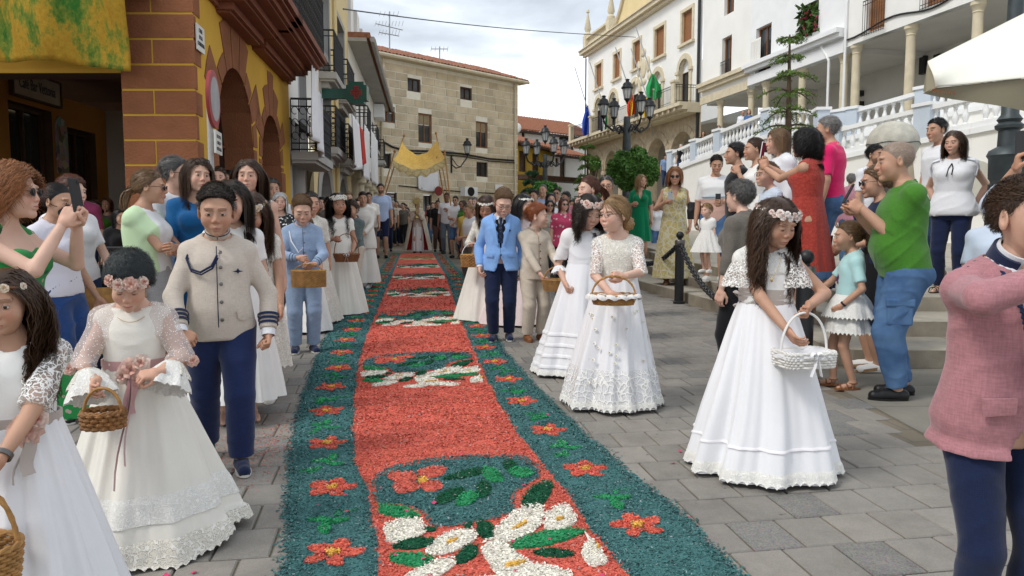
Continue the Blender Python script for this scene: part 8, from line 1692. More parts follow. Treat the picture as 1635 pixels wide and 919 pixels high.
p=PP('woman with tied back hair in white sleeveless top touching her neck',1206,219,8.4,-1.55,L3_,kind='f',skin='tan',hair='brown',lod=1,LH=(.0,-.12,.77),headk=1.12,Lc=.6,bulk=1.1); p.top(M_WHT,'top',.5,0,.012,neck=.05,sleeves=False); p.trousers(M_WHT); p.shoes(M_LEA); p.hair('updo',.1,vol=.01)
p=PP('boy with glasses and pale blue checked shirt in front of the white blouse woman',1228,256,7.3,-1.4,L3_,kind='boy',skin='light',hair='light',lod=1,glasses='clear',headk=1.15); p.top(pat('blue_check_shirt',(.62,.68,.76),(.22,.34,.52),'check',22,0),'shirt',.5,.9); p.trousers(M_DEND); p.shoes(M_LEA); p.hair('short',.06,forward=(0,-.8,0))
p=PP('dark haired man in black polo looking left on the steps',1176,226,9.6,-1.6,L2_,kind='m',skin='tan',hair='black',lod=1,headk=1.1); p.top(M_BLK,'polo_shirt',.48,.8,.016); p.trousers(M_DEND); p.shoes(M_LEA); p.hair('short',.045,forward=(0,.6,.4),vol=.016)
p=PP('man in white, blue and pink striped sweater looking down on the steps',1141,246,11.1,-.3,L2_,kind='m',skin='tan',hair='dark',lod=1,head=(.15,.25,0),LH=(.06,-.18,.62),headk=1.12,bulk=1.05); p.top(pat('pink_block_sweater',(.66,.42,.35),(.74,.74,.74),'fade',1.22),'sweater',.47,.95,.018); p.band([p.surf(x,.665,.022)for x in np.linspace(-.1,.1,9)],.02,pm('blue_stripe',(.35,.5,.6)),'sweater_stripe',flat=.2); p.trousers(M_DEN,ln=.46,loose=.015); p.shoes(M_WHT,M_WHT); p.hair('short',.02)
phone(p,(1,),'phone held by the man in the striped sweater',up=.05); handbag('black shoulder bag hanging beside the striped sweater man',p.world((-.30,.02,.56*p.H)),.12,.13,.05,None,[p.world((-.30,.02,.62*p.H)),p.world((-.16,.0,.80*p.H)),p.world((-.05,.0,.82*p.H))])
p=PP('grey haired woman in grey brown jersey seen from behind, pointing left',1186,286,5.6,-2.45,kind='f',skin='fair',hair='salt',lod=1,bulk=1.18,RH=(-.22,-.16,.66),headk=1.1,Rc=.4); p.top(GRYS,'jersey',.50,1.5,.022,slease=.020,wr=.006); p.trousers(M_BLK,loose=.0); p.shoes(M_LEA); p.hair('perm',.06,vol=.018,n=1800,frizz=.1); handbag('small black bag on the hip of the grey brown jersey woman',p.world((-.22,.06,.50*p.H)),.09,.09,.05,None,[p.world((-.2,.06,.56*p.H)),p.world((.0,.12,.7*p.H)),p.world((.12,.08,.79*p.H))])
p=PP('blond toddler in white dress between the striped sweater man and grey woman',1130,341,9.2,-.9,L4_,H=.84,kind='girl',skin='fair',hair='blond',lod=2,headk=1.35); p.top(M_WHT,'bodice',.55,.6); p.skirt(M_LACEB,waist=.62,hem=.3,r1=.2); p.hair('short',.05); p.shoes(M_WHT)
YF=pat('yellow_floral',(.52,.43,.17),(.60,.55,.40),'lace',34,.2,c=(.36,.34,.27)); p=PP('woman with auburn hair and sunglasses in long yellow flowered dress',1076,266,12.2,-.1,L1_,kind='f',skin='tan',hair='copper',lod=1,head=(-.1,.1,0),glasses='sun',RH=(-.09,-.16,.70),Rc=.7,bulk=1.12,headk=1.14,LH=(.13,-.03,.50)); p.top(YF,'dress_bodice',.6,0,.014,neck=.05,vneck=.06,sleeves=False); p.skirt(YF,'dress_skirt',waist=.62,hem=.06,r1=.34,folds=7,amp=.022); p.ring(M_LINC,'belt',A(0,0,.61*p.H),A(0,0,1),.088*p.H,.068*p.H,.05,.008); p.shoes(M_BRL,M_CRK,heel=.06,kind='sandal'); p.hair('long',.24,vol=.02); phone(p,(-1,),'grey phone held by the yellow flowered dress woman',m_al,up=.06)
p=PP('fair haired woman in emerald green dress holding a phone',1022,278,16.6,-.2,L2_-.1,kind='f',skin='tan',hair='blond',lod=1,head=(.6,0,0),RH=(-.08,-.16,.66),headk=1.12); p.top(EMER,'dress_bodice',.6,.8,.014,vneck=.07,puff=.01); p.skirt(EMER,'dress_skirt',waist=.63,hem=.25,r1=.27,folds=7,amp=.015); p.shoes(M_LEA,M_CRK,heel=.05); p.hair('long',.28,vol=.014)
p=PP('brunette woman in black sleeveless top with long tied hair above the pink wreath girl',944,281,7.6,-1.1,kind='f',skin='fair',hair='redbrown',lod=1,headk=1.12); p.top(M_BLK,'top',.5,0,.012,neck=.045,sleeves=False); p.trousers(M_DEND); p.shoes(M_LEA); p.hair('pony',.34,vol=.012)
p=PP('grey haired man with glasses in white shirt behind the fair girl in glasses',968,279,9.4,-.2,kind='m',skin='tan',hair='salt',lod=2,glasses='clear',headk=1.1); p.top(M_SHW,'shirt',.5,.8); p.trousers(M_NAVY); p.hair('short',.03); p.shoes(M_LEA)
p=PP('bearded man with sunglasses and baby carrier over a white t-shirt',1388,230,9.4,.5,L3_,kind='m',skin='tan',hair='black',lod=1,glasses='sun',beard=.6,headk=1.1); p.top(M_SHW,'tshirt',.5,.8); p.trousers(M_DEND); p.shoes(M_LEA); p.hair('short',.035); p.patch([(-.05,.76),(.05,.76),(.06,.60),(-.06,.60)],GRYS,'baby_carrier',.03,.05)
p=PP('white haired woman in pink cardigan turned away beside the stair wall',1356,274,12.0,2.6,L3_,kind='f',skin='fair',hair='grey',lod=2,bulk=1.15); p.top(weave('pink_cardigan',(.62,.30,.38),800),'cardigan',.45,1.9,.02); p.trousers(M_DEN); p.shoes(M_WHT); p.hair('perm',.04,vol=.015)
p=PP('man in pale blue shirt behind the rose jacket boy, arm raised with phone',1735,235,3.9,-.6,kind='m',skin='tan',hair='dark',lod=1,RH=(-.19,-.13,.93),Re=(-1,.3,-.5),Rc=.85,Rf=(.1,-.25,.95),bulk=1.1); p.top(satin('ice_blue_shirt',(.55,.63,.76),.9),'shirt',.46,1.5,.03,slease=.02,wr=.006,flare=.02); p.trousers(M_DEND); p.shoes(M_LEA); p.hair('short',.03); phone(p,(-1,),'phone held up over the rose jacket boy by a raised hand',up=.05)
p=PP('priest in white cope with red lining carrying the golden monstrance',667,323,24.6,.0,kind='m',skin='tan',hair='grey',lod=1,LH=(.03,-.14,.80),RH=(-.03,-.14,.79),Lc=.8,Rc=.8); p.top(M_LINC,'alb_top',.5,1.9,.02,slease=.03); p.skirt(M_WHT,'alb',waist=.6,hem=.03,r1=.19,folds=8,amp=.02,nz=16); CP=pm('cream_cope',(.66,.62,.52),.85,.12,4,.2,40,col2=(.56,.50,.38))
n=40; rows=[]
for j,t in enumerate(np.linspace(0,1,18)):
 a0=.5+.42*t; th=np.linspace(-math.pi/2+a0,1.5*math.pi-a0,n); rr=(.13+.27*t**.7); rows.append(np.stack([rr*1.15*np.cos(th)*(1+.05*np.sin(th*6)),rr*.8*np.sin(th)*(1+.05*np.sin(th*9)),np.full(n,(.84-.79*t)*p.H)],1))
V=np.vstack(rows); MB().grid(V,n,18).build('cope',CP,p.root,sharp=0); V2=V*A(.96,.96,1); MB().grid(V2,n,18).build('cope_lining',m_redcl,p.root,sharp=0); p.hair('short',.02); p.shoes(M_LEA)
g_=pm('monstrance_gold',(.50,.38,.16),.35,.2,20,.1,metal=.9); c=p.world((0,-.28,.86*p.H)); b=empty('monstrance',tuple(c),0,'golden sunburst monstrance held up by the priest','monstrance'); q=MB(); q.lathe([(.08,-.28),(.07,-.25),(.02,-.2),(.03,-.1),(.015,0),(.02,.1)],12); q.build('stem',g_,b); q=MB(); q.lathe([(.10,-.02),(.10,.02)],20,(0,0,.24),M=None); M=frame((0,0,.26),A(1,0,0),A(0,0,1),A(0,-1,0)); q=MB().lathe([(.09,-.02),(.10,0),(.09,.02)],20,M=M); q.build('lunette',g_,b)
for k_ in range(20):a=k_*.314; L_=.24 if k_%2 else.19; q=MB().tube([(.09*math.cos(a),0,.26+.09*math.sin(a)),(L_*math.cos(a),0,.26+L_*math.sin(a))],[.016,.004],5); q.build('ray',g_,b)
cn=empty('processional_canopy',tuple(place(668,24.6)),0,'golden yellow canopy on thin leaning poles carried over the priest','canopy'); O_=A(*cn.location)
FLc,FRc,BLc,BRc=(A(*at(*a))for a in((627,253,24.0),(711,251,24.0),(642,226,26.6),(698,222,26.6))); nu=30; V=[]
for j in range(22):
 for i in range(nu):u_,v_=i/(nu-1),j/21; pt=(FLc*(1-u_)+FRc*u_)*(1-v_)+(BLc*(1-u_)+BRc*u_)*v_; sg_=4*u_*(1-u_)*(.36+.14*v_)+4*v_*(1-v_)*.12+.02*math.sin(u_*22+v_*5); V.append(pt-A(0,0,sg_)-O_)
M_GOLD=pat('gold_brocade',(.80,.52,.10),(.70,.42,.06),'lace',16,.2,bump=.3); V=A(*V); o=MB().grid(V,nu,22).build('canopy_cloth',M_GOLD,cn);
M_FRN=pat('gold_fringe',(.70,.58,.30),(.52,.42,.2),'lace',14,.2,bump=.4)
for nm,E_ in(('front',V[:nu]),('back',V[-nu:]),('side',V[::nu]),('side',V[nu-1::nu])):k_=len(E_); z=.17 if nm!='back' else.1; MB().grid(np.vstack([E_,E_-A(0,0,z)*1+A(0,-.03,0),E_-A(0,0,z+.07)+A(0,-.01,0)+A(0,0,.03)*np.sin(np.arange(k_)*1.3)[:,None]]),k_,3).build('fringe',M_FRN,cn)
for a,b_ in(((627,253,24.0),(609,318,23.6)),((642,226,26.6),(612,322,25.6)),((711,251,24.0),(728,398,21.9)),((698,222,26.6),(716,318,25.5)),((700,262,25.),(712,330,24.2))):a_,e_=A(*at(*a)),A(*at(*b_)); u=a_+unit(a_-e_)*.25; q=MB().tube([e_-O_,u-O_],.022,6); q.ell(u-O_,(.045,.045,.06),8,6); q.build('pole',M_WICK,cn)
adults=[('person in ice blue shirt between the lamp column and the rose jacket boy',1596,306,5.3,-.5,'m','tan','brown',MATS['ice_blue_shirt'],M_DEND,1,{}),('man in open white short sleeved shirt and olive trousers walking left of the carpet',590,305,20.3,.15,'m','tan','dark',M_IVO,KHK,1,dict(bulk=1.12,belly=.03,LF=(.05,-.06,0,0),RF=(-.05,.06,0,0),LH=(.14,-.12,.5))),('tall bearded man in pale blue shirt and navy shorts holding a canopy pole',609,291,21.8,.1,'m','tan','dark',satin('pale_blue_shirt',(.42,.52,.72),.9),M_NAVY,.46,dict(beard=.7,RH=(-.08,-.18,.6))),('man in white shirt, denim shorts and sunglasses holding a canopy pole',728,311,21.9,-.2,'m','tan','black',M_PWHT,M_DEN,.45,dict(glasses='sun',RH=(-.02,-.18,.62),LH=(.02,-.18,.55))),('man in white shirt and grey trousers behind the right canopy pole',714,306,24.0,-.1,'m','deep','black',M_SHW,weave('steel_trousers',(.12,.15,.19),700),1,dict(LH=(.05,-.2,.7))),('man in dark suit at the right rear canopy pole',699,318,25.3,.3,'m','tan','black',M_BLK,pm('brown_trousers',(.10,.05,.035)),1,{}),('stocky man in grey shirt walking behind the left canopy poles',619,318,25.5,.1,'m','tan','salt',GRYS,M_NAVY,1,{}),('older woman with white hair in black and white dotted blouse',448,303,8.3,.3,'f','light','white',pat('dotted_blouse',(.02,.02,.02),(.75,.75,.75),'dots',38,.3),M_BLK,1,dict(LH=(.0,-.15,.6),bulk=1.15)),('grey haired man in white shirt behind the dotted blouse woman',436,284,9.3,.5,'m','tan','salt',M_SHW,M_DEND,1,dict(headk=1.1)),('man in maroon polo standing in the dark porch',127,283,8.9,.2,'m','light','black',weave('maroon_polo',(.30,.05,.13),800),M_DEND,1,{}),('woman in green top in the shade of the porch',152,315,9.6,.4,'f','light','brown',GRN,M_BLK,1,{}),('woman all in black seated side on in the porch shade',190,330,8.6,.9,'f','light','black',M_BLK,M_BLK,1,{}),('woman in dark blouse at the back of the porch',173,312,11.0,.2,'f','tan','redbrown',GRYS,M_BLK,1,{}),('man standing just inside the nearer brown arch',352,262,8.7,.3,'m','light','brown',GRYS,M_DEND,1,{}),('woman with dark hair just inside the farther brown arch',371,267,9.8,-.2,'f','light','dark',M_NAVY,M_DEND,1,{}),('woman in cream patterned dress and sunglasses in the right hand crowd',877,316,13.2,.1,'f','tan','black',pat('sage_print',(.42,.42,.34),(.16,.2,.16),'floral',22,.22),KHK,1,dict(glasses='sun',LH=(.03,-.16,.6))),('woman in red and pink flowered blouse with sunglasses',899,313,12.2,.3,'f','light','redbrown',pat('pink_print',(.55,.06,.14),(.74,.5,.5),'floral',14,.26),M_BLK,1,dict(glasses='sun',bulk=1.2)),('bald man in light blue shirt in the right hand crowd',868,291,16.0,-.4,'m','tan',None,satin('soft_blue_shirt',(.36,.46,.64),.9),M_DEND,1,{}),('man with sunglasses and white shirt beside the bald man',889,297,16.8,-.2,'m','tan','dark',M_SHW,M_DEND,1,dict(glasses='sun')),('woman in white medical mask in the right hand crowd',845,313,17.5,.0,'f','light','brown',M_LINC,M_DEN,1,{}),('white haired woman leaning on the lower end of the balustrade',1085,229,37,-.4,'f','fair','white',M_BLK,M_DEND,1,{}),('man in blue shirt standing under the town hall arches',1060,246,39,.2,'m','tan','black',satin('mid_blue_shirt',(.2,.3,.5),.9),M_DEND,1,{}),('red haired woman leaning over the balustrade',1120,208,35.5,-.3,'f','tan','redbrown',M_BLK,M_DEND,1,{}),('woman in sunglasses and pink top leaning over the balustrade',1133,209,34.5,-.2,'f','light','dark',pm('pink_top',(.6,.3,.3)),M_DEND,1,dict(glasses='sun')),('woman in pale green blouse at the balustrade post',1144,199,33.6,-.3,'f','light','dark',pm('pale_green_top',(.5,.58,.4)),M_DEND,1,{}),('bald man in white t-shirt leaning on the upper balustrade',1182,174,32,-.3,'m','tan',None,M_SHW,M_DEND,1,{}),('blond woman in blue jacket leaning on the upper balustrade',1191,173,31.6,-.3,'f','fair','blond',pm('blue_jacket',(.06,.13,.3)),M_DEND,1,{})]
for lb,px,yt,Y,yw,kd,sk_,hr_,tm,bmx,ln_,kw in adults:
 lvl=0; kH={}
 if 1050<px<1500:kH=dict(H=1.68); z_=at(px,yt,Y).z; lvl=z_-1.68-G(Y)
 elif Y<10 and px<440:kH=dict(H=1.66 if kd=='f' else 1.76); z_=at(px,yt,Y).z; lvl=min(.25,z_-kH['H']-G(Y))if z_-kH['H']-G(Y)<.25 else 0; kH=dict(H=z_-G(Y))if lvl>-.6 else kH; lvl=0
 p=PP(lb,px,yt,Y,yw,lvl,kind=kd,skin=sk_,hair=hr_ or 'salt',lod=2 if Y<30 else 3,**kH,**kw); p.top(tm,'shirt',.48,.85 if kd=='m' else.7,.018)
 if kd=='f' and random.random()<.4:p.skirt(bmx,waist=.58,hem=.28,r1=.22)
 else:p.trousers(bmx,ln=ln_)
 p.shoes(M_LEA)
 if hr_:p.hair('short' if kd=='m' else 'long',.04 if kd=='m' else.2,vol=.014)
 if 'medical' in lb:f=Field((-.07,-.14,-.12),(.07,-.02,.03),.006); f.ell((0,-.075,-.052),(.056,.050,.044),.01); V,F=f.nets(); MB().add(xf(V,p.HM),F).build('face_mask',M_WHT,p.root)
tops=[('white',M_SHW),('black',M_BLK),('navy',M_NAVY),('red',pm('crowd_red',(.42,.03,.04))),('yellow',pm('crowd_yellow',(.6,.42,.08))),('green',GRN),('pink',pm('crowd_pink',(.6,.25,.3))),('sky blue',pm('crowd_blue',(.25,.4,.62))),('orange',pm('crowd_orange',(.6,.2,.05))),('beige',M_LINC),('grey',GRYS),('turquoise',pm('crowd_turq',(.08,.4,.4)))]
hairs=['black','brown','light','grey','blond','dark','white','redbrown']; hn={'dark':'dark brown','light':'light brown','redbrown':'auburn'}
zones=[('at the stone house, left of the priest',612,652,29,34,20,.0),('at the stone house, right of the priest',682,700,29,33,6,.0),('in the crowd right of the priest',732,800,20,31,22,-.2),('in the crowd below the far houses',798,935,13.5,27,38,-.3),('under the cream house arches',506,572,13.5,20,13,.3),('near the round tree',935,1060,19,25,16,-.4),('between the blazer boy and the canopy',742,790,11,17,6,-.4),('near the white house row',560,590,22,28,4,.2)]
used=set(); rc=np.random.default_rng(12)
for zn,xa,xb,Ya,Yb,n,yw in zones:
 for i in range(n):
  Y=Yb-(Yb-Ya)*((i*.618)%1); px=xa+(xb-xa)*((i+.5)/n)+rc.uniform(-3,3); kd=rc.choice(['m','f']); H=rc.uniform(1.62,1.82)-(.1 if kd=='f' else 0)
  if Y<18 and 735<px<830:H=1.5
  for _ in range(60):
   tn,tm=tops[rc.integers(len(tops))]; hr_=hairs[rc.integers(len(hairs))]; key=(zn,tn,hr_,kd)
   if key not in used:break
  used.add(key); hname=hn.get(hr_,hr_); st_='short' if kd=='m' else rc.choice(['long','perm','bun'])
  lb=f"{'man' if kd == 'm' else 'woman'} with {hname} hair in {tn} top {zn}"
  p=PP(lb,px,0,Y,yw+rc.uniform(-.5,.5),H=H,kind=kd,skin=['light','tan','fair','olive'][rc.integers(4)],hair=hr_,lod=3,group='spectators packed along the procession',headk=1.08,LH=(.04,-.17,rc.uniform(.55,.7))if rc.random()<.5 else None,glasses='sun' if rc.random()<.25 else None); p.top(tm,'shirt',.48,.7,.02); p.trousers([M_DEND,M_BLK,KHK,M_DEN][rc.integers(4)]); p.hair(str(st_),.05 if st_!='long' else.22,vol=.016)
# ================================================================ STREET FURNITURE AND PLANTS
def chain(a,b,sag,label):
 r=empty('chain',tuple(a),0,label,'chain'); a,b=A(*a),A(*b); L_=np.linalg.norm(b-a); n=int(L_*1.15/.095); q=MB(); th=np.linspace(0,2*math.pi,11)
 th=np.linspace(0,2*math.pi,11); o_=MB().tube([(.064*math.cos(t),.036*math.sin(t),0)for t in th],.0145,6,False).build('link',m_iron); me=o_.data; bpy.data.objects.remove(o_)
 for i in range(n):
  t=(i+.5)/n; pt=a+(b-a)*t-A(0,0,sag*4*t*(1-t)); d=unit((b-a)-A(0,0,sag*4*(1-2*t))); s_=unit(np.cross(d,A(0,0,1))); u=np.cross(s_,d)
  if i%2:s_,u=u,-s_
  l=bpy.data.objects.new('link',me); COL.objects.link(l); l.parent=r; l.matrix_local=Matrix(frame(pt-a,d,s_,u).tolist())
def bollard(px,Y,label):
 l=place(px,Y); r=empty('bollard',l,0,label,'bollard','black bollards along the steps'); MB().lathe([(.085,0),(.085,.03),(.068,.04),(.066,.92),(.05,.93)],20).build('post',m_iron,r); MB().lathe([(.07,.86),(.072,.87),(.072,.93),(.066,.94)],20).build('band',M_BTN,r); q=MB(); q.lathe([(.03,.94),(.03,.965)],12,cap=False); q.ell((0,0,1.01),(.058,.058,.056),16,10); q.build('ball',m_iron,r); return A(*l)+A(0,0,.90)
b1=bollard(1086,10.9,'black iron bollard with ball top beside the yellow dress woman'); b2=bollard(1289,5.6,'black iron bollard with ball top behind the white basket girl'); b3=A(*place(985,17))+A(0,0,.9)
chain(b1,b2,.55,'heavy black chain sagging from the far bollard toward the near bollard'); chain(b3,b1,.5,'heavy black chain sagging away behind the girl in glasses')
def streetlamp(px,Y,pyl,label,s=1.6,arms=5):
 l=place(px,Y); r=empty('street_lamp',l,0,label,'street lamp','iron street lamps with several lanterns'); zt=at(px,pyl,Y).z-l.z; MB().lathe([(.28,0),(.3,.3),(.2,.5),(.14,1.2),(.12,1.3),(.10,zt*.75),(.13,zt*.76),(.09,zt+.2*s)],16).build('post',m_green_iron,r)
 for i in range(arms):
  if i==arms-1:c=A(0,0,zt+.75*s)
  else:a=math.pi*(.12+i*.5); c=A(.86*s*math.cos(a),.86*s*math.sin(a),zt+.22*s+.06*math.sin(i*2))
  ln=empty('x',c); bpy.data.objects.remove(ln); q=MB(); lantern(q,c,.92*s); q.build('lantern',[m_iron,m_milk],r,sharp=50)
  if i<arms-1:
   q=MB(); d=A(math.cos(a),math.sin(a),0); P=[A(0,0,zt-.45*s),d*.25*s+A(0,0,zt-.12*s),d*.5*s+A(0,0,zt-.28*s),d*.78*s+A(0,0,zt-.10*s),c-A(0,0,.12)]; q.tube(P,.035*s,6)
   for cc,rr in((.30,.13),(.56,.09)):t=np.linspace(0,6.6,16); q.tube([d*(cc*s+rr*s*(1-k*.08)*math.cos(k))+A(0,0,zt-.2*s+rr*s*(1-k*.08)*math.sin(k))for k in t],.022*s,5)
   q.build('scroll_arm',m_iron,r)
streetlamp(999,21,196,'tall iron street lamp with five lanterns before the town hall',.86); streetlamp(870,36,254,'farther iron street lamp with five lanterns before the yellow house',1.15)
l=place(1603,7.6,LV[3]); r=empty('lamp_column',l,0,'thick fluted grey iron lamp column behind the white parasol at right','lamp column','iron lamp columns'); q=MB(); zA=at(1603,240,7.6).z-l.z; prof=[(.20,0),(.21,.4),(.17,.6),(.145,zA-.32),(.15,zA-.3),(.165,zA-.28),(.17,zA-.08),(.19,zA-.05),(.17,zA),(.10,zA+.04),(.095,zA+.20),(.125,zA+.22),(.13,zA+.25),(.095,zA+.28),(.115,zA+.31),(.08,zA+.36),(.075,zA+1.0),(.07,zA+1.6),(.065,zA+4.5)]; q.lathe(prof,28); q.build('column',m_green_iron,r)
for k_ in range(20):a=k_*math.pi/10; MB().tube([(.168*math.cos(a),.168*math.sin(a),.6),(.15*math.cos(a),.15*math.sin(a),zA-.34)],.013,5).build('flute',m_green_iron,r)
q=MB(); a_=zA+.62; q.ell((-.02,-.07,a_),(.035,.02,.09),10,8); q.tube([(-.02+.035*math.cos(t),-.088,a_+.075*math.sin(t))for t in np.linspace(0,6.3,14)],.012,5); q.build('crest',m_green_iron,r)
Yp=5.4; pr_=empty('parasol',tuple(at(1700,120,Yp)),0,'corner of a cream white market parasol with drooping valance at top right','parasol'); O_=A(*pr_.location); M_PAR=pm('parasol_canvas',(.80,.79,.70),.85,.06,2,.15,60); M_VAL=pm('parasol_valance',(.30,.27,.19),.9,.1,2,.1,60)
c0=A(*at(1481,99,Yp+.1)); nu,nv=30,16; V=[]; rt=A(*at(1900,-110,Yp+1.9)); fr=A(*at(1930,108,Yp-1.0)); e1=A(*at(1482,112,Yp));
for j in range(nv):
 for i in range(nu):u,v=i/(nu-1),j/(nv-1); top=c0+(rt-c0)*u; bot=A(*at(1497+500*u,138-45*u,Yp-.1-.9*u)); pt=top*(1-v)+bot*v; pt=pt+A(0,-.07,-.01)*math.sin(v*math.pi)-A(0,.03,0)*math.sin(u*14+v*4)*v*(1-u)+A(-.05*(1-u)*math.sin(v*3.1),0,0); V.append(pt-O_)
V=A(*V); o=MB().grid(V,nu,nv).build('canopy',M_PAR,pr_); md=o.modifiers.new('s','SOLIDIFY'); md.thickness=.008; o.modifiers.move(0,0)
rows=[];
for t in np.linspace(0,1,6):
 for i in range(nu):u=i/(nu-1); a=V[(nv-1)*nu+i]; b=A(*at(1476+510*u,148+88*u,Yp-.02-.9*u))-O_; rows.append(a*(1-t)+b*t+A(0,.02+.02*math.sin(u*20)*t,0))
MB().grid(A(*rows),nu,6).build('valance',M_VAL,pr_); q=MB(); sd_=[c0-O_,A(*at(1474,145,Yp+.1))-O_,A(*at(1478,149,Yp))-O_,A(*at(1497,139,Yp-.1))-O_]; q.add(A(*sd_),[[0,1,2,3]]); q.build('valance',M_VAL,pr_,smooth=False)
a_,b_=A(*at(1486,144,Yp-.13)),A(*at(1522,148,Yp-.16)); ux=unit(b_-a_); t_=text_mesh('valance_lettering','degusta',.052,M_BRL,None,frame((a_+b_)/2+A(0,-.02,0),ux,np.cross(A(0,-1,0),ux)*1.,A(0,-1,0)),extrude=.001); t_.parent=pr_; t_.data.transform(Matrix.Translation(Vector(-O_)))
MB().tube([A(*at(1760,60,Yp+.6))-O_,A(*at(1760,900,Yp+.6))*A(1,1,0)+A(0,0,.1)-O_],.03,8).build('pole',m_al,pr_)
l=place(1420,10.6,LV[3]); r=empty('stone_ball',l,0,'big pale stone ball monument with a cracked upper cap on the plaza','monument'); s_=10.6/FPX; zc_=at(1420,228,10.6).z-l.z; q=MB(); q.ell((0,0,zc_),(38*s_,38*s_,34*s_),40,24); q.build('ball',pm('ball_stone',(.52,.50,.43),.95,.2,9,.8,60,dirt=.3),r); q=MB(); q.lathe([(.38*1,0),(.34,zc_*.5),(.25,zc_-.15)],24); q.build('pedestal',m_stone,r); q=MB(); q.tube([(38.4*s_*math.cos(t),38.4*s_*math.sin(t),zc_-.02+.01*math.sin(5*t))for t in np.linspace(0,6.29,50)],.006,5,False); q.build('joint',m_green_iron,r)
l=place(205,6.8); r=empty('crowd_barrier',l,0,'dark metal barrier rail across the porch behind the ponytail woman','barrier'); q=MB(); q.tube([(-.7,0,.0),(-.7,0,1.02),(.9,0,1.02),(.9,0,0)],.02,8); [q.tube([(x,0,.15),(x,0,1.0)],.008,5)for x in np.linspace(-.6,.8,14)]; q.tube([(-.7,0,.15),(.9,0,.15)],.012,6); q.build('frame',m_iron,r)
l=place(180,4.9); r=empty('bar_chair',l,.5,'straw seated metal chair behind the big rose girl','chair'); o=MB(); o.box((-.21,-.2,.44),(.21,.2,.48)); o.build('seat',M_WICK,r,smooth=False); [MB().tube([(x,y,0),(x*.9,y*.9,.44 if y<0 else.85)],.013,6).build('leg',m_al,r)for x in(-.2,.2)for y in(-.19,.19)]; MB().box((-.19,.15,.62),(.19,.18,.84)).build('backrest',M_WICK,r,smooth=False)
l=place(345,8.0); r=empty('road_sign',l,0,'round red rimmed road sign turned edge on, with a small plate below','sign'); zc_=at(345,158,8.).z-l.z; SN=unit(A(.98,.19,0)); SU=A(-SN[1],SN[0],0); M=frame((.03,0,zc_),SU,A(0,0,1),SN); MB().lathe([(.295,-.035),(.30,-.03),(.30,.0),(.23,.004)],30,M=M).build('rim',pm('faded_red_rim',(.33,.045,.05),.5,.2,6,0),r); MB().lathe([(.232,.003),(.232,.006)],30,M=M).build('face',pm('weathered_sign_face',(.34,.34,.36),.4,.3,4,0),r); MB().tube([(-.03,0,0),(-.03,0,zc_+.1)],.03,10).build('post',m_grey,r)
q=MB(); M=frame((.05,0,zc_-.46),SU,A(0,0,1),SN); q.box((-.17,-.12,-.01),(.17,.12,.01),0,M); q.build('plate',m_plate,r,smooth=False)
for i,tx in enumerate(('EXCEPTO','CARGA Y','DESCARGA')):t_=text_mesh('plate_lettering',tx,.05,m_ink,r,M@TR((0,.06-.065*i,.012)),extrude=.001)
def leaves(mb,P,size,cols=None,mi=0,r_=rng,asp=.5):
 n=len(P); d=r_.normal(0,1,(n,3)); d/=np.linalg.norm(d,axis=1)[:,None]; e=np.cross(d,r_.normal(0,1,(n,3))); e/=np.linalg.norm(e,axis=1)[:,None]+1e-9; s_=size*r_.uniform(.6,1.3,(n,1)); V=np.stack([P-d*s_,P+e*s_*asp,P+d*s_,P-e*s_*asp],1).reshape(-1,3); g=np.array([.055,.155,.028])*r_.uniform(.55,1.7,(n,1))*np.array([r_.uniform(.8,1.3),1,1])if cols is None else cols*r_.uniform(.6,1.5,(n,1)); mb.add(V,np.arange(4*n).reshape(-1,4),mi,np.repeat(np.clip(g,0,1),4,0))
m_fol=vcol_mat('foliage',.6,.3); m_bark=pm('bark',(.10,.07,.045),.95,.3,8,.6,40)
def bush(px,py,Y,rx,rz,label,n=9000,size=.05,lob=9,trunk=True,cols=None):
 s_=Y/FPX; c=A(*at(px,py,Y)); l=place(px,Y); r=empty('tree',l,0,label,'tree'); c=c-A(*l); R_=A(rx*s_,rx*s_*.9,rz*s_); q=MB(); r_=np.random.default_rng(int(px)); Cn=r_.normal(0,1,(lob*4,3)); Cn/=np.linalg.norm(Cn,axis=1)[:,None]; d=r_.normal(0,1,(n,3)); d/=np.linalg.norm(d,axis=1)[:,None]; bump=1-.34*np.clip(np.min(np.linalg.norm(d[:,None]-Cn[None],axis=2),1)/.5,0,1)**1.5; P=c+d*R_*(bump*r_.uniform(.45,1.06,n)**.33)[:,None]; leaves(q,P,size,cols,r_=r_); q.build('crown',m_fol,r,smooth=False,kind='stuff')
 q=MB(); q.tube([(0,0,0),(.03,0,c[2]*.5),(c[0],c[1],c[2])],[.09,.07,.05],8); [q.tube([(0,0,c[2]*.7),tuple(c+R_*A(math.cos(k)*.6,math.sin(k)*.6,.3))],[.04,.015],5)for k in range(6)]; q.build('trunk',m_bark,r)
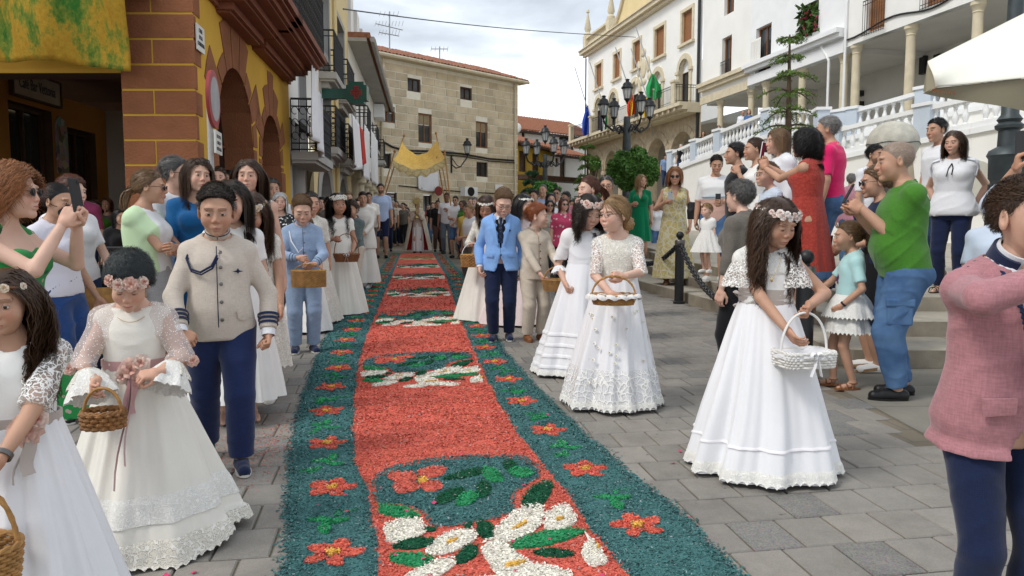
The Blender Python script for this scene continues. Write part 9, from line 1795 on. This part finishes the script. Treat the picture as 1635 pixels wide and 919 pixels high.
bush(1011,270,19,43,35,'dense round clipped tree below the tall street lamp',15000,.055); bush(872,301,34,24,12,'low rounded bush left of the far street lamp',5000,.08); bush(948,262,30,14,10,'small leafy shrub behind the thin conifer',900,.08)
def conifer(px,pyt,pyb,Y,tiers,w_,label,dens=60,col=A(.11,.19,.035),size=.05,zb=0):
 l=place(px,Y,zb); r=empty('tree',l,0,label,'tree'); zt,zl=at(px,pyt,Y).z-l.z,at(px,pyb,Y).z-l.z; MB().tube([(0,0,0),(.02,0,zl),(0,0,zt)],[.07,.05,.012],8).build('trunk',m_bark,r); r_=np.random.default_rng(int(px)+1); q=MB(); lv=MB(); s_=Y/FPX
 for k_ in range(tiers):
  f=k_/(tiers-1); z0_=zl+(zt-zl)*(f*.93); L0=w_*s_*(1-f*.68); nb=6 if dens>100 else 5
  for i in range(nb):
   z=z0_+r_.uniform(-.06,.12)*(zt-zl)/tiers*2; L_=L0*r_.uniform(.55,1.15); a=i*2*math.pi/nb+k_*.9+r_.uniform(-.4,.4); d=A(math.cos(a),math.sin(a),0); t=np.linspace(0,1,7); P=np.array([0,0,z])+d*(L_*t)[:,None]+A(0,0,1)*(L_*(.35*t-.62*t**2))[:,None]; q.tube(P,np.linspace(.018,.005,7),4,False); sdv=A(-d[1],d[0],0)
   for m_ in range(dens//6):u=r_.uniform(.2,1); b=np.array([np.interp(u,t,P[:,c_])for c_ in range(3)]); ll=L_*.32*(1.15-u)+.05; sg=r_.choice([-1,1]); tt=np.linspace(0,1,7)[:,None]; pts=b+(sdv*sg*.8+d*.6)*ll*tt+A(0,0,-.25)*ll*tt**2+r_.normal(0,.012,(7,3)); leaves(lv,np.repeat(pts,2,0),size,col,r_=r_,asp=.22)
 q.build('branches',m_bark,r,kind='stuff'); lv.build('crown',m_fol,r,smooth=False,kind='stuff')
conifer(1252,55,205,11.2,6,66,'young tiered conifer with sparse drooping branches on the plaza',72,size=.027,zb=LV[3]); conifer(937,228,330,24,7,34,'thin sparse conifer in front of the town hall corner',60,size=.06); conifer(851,272,345,36,6,36,'dark low spreading cedar at the stone house corner',150,A(.03,.08,.035),.09)
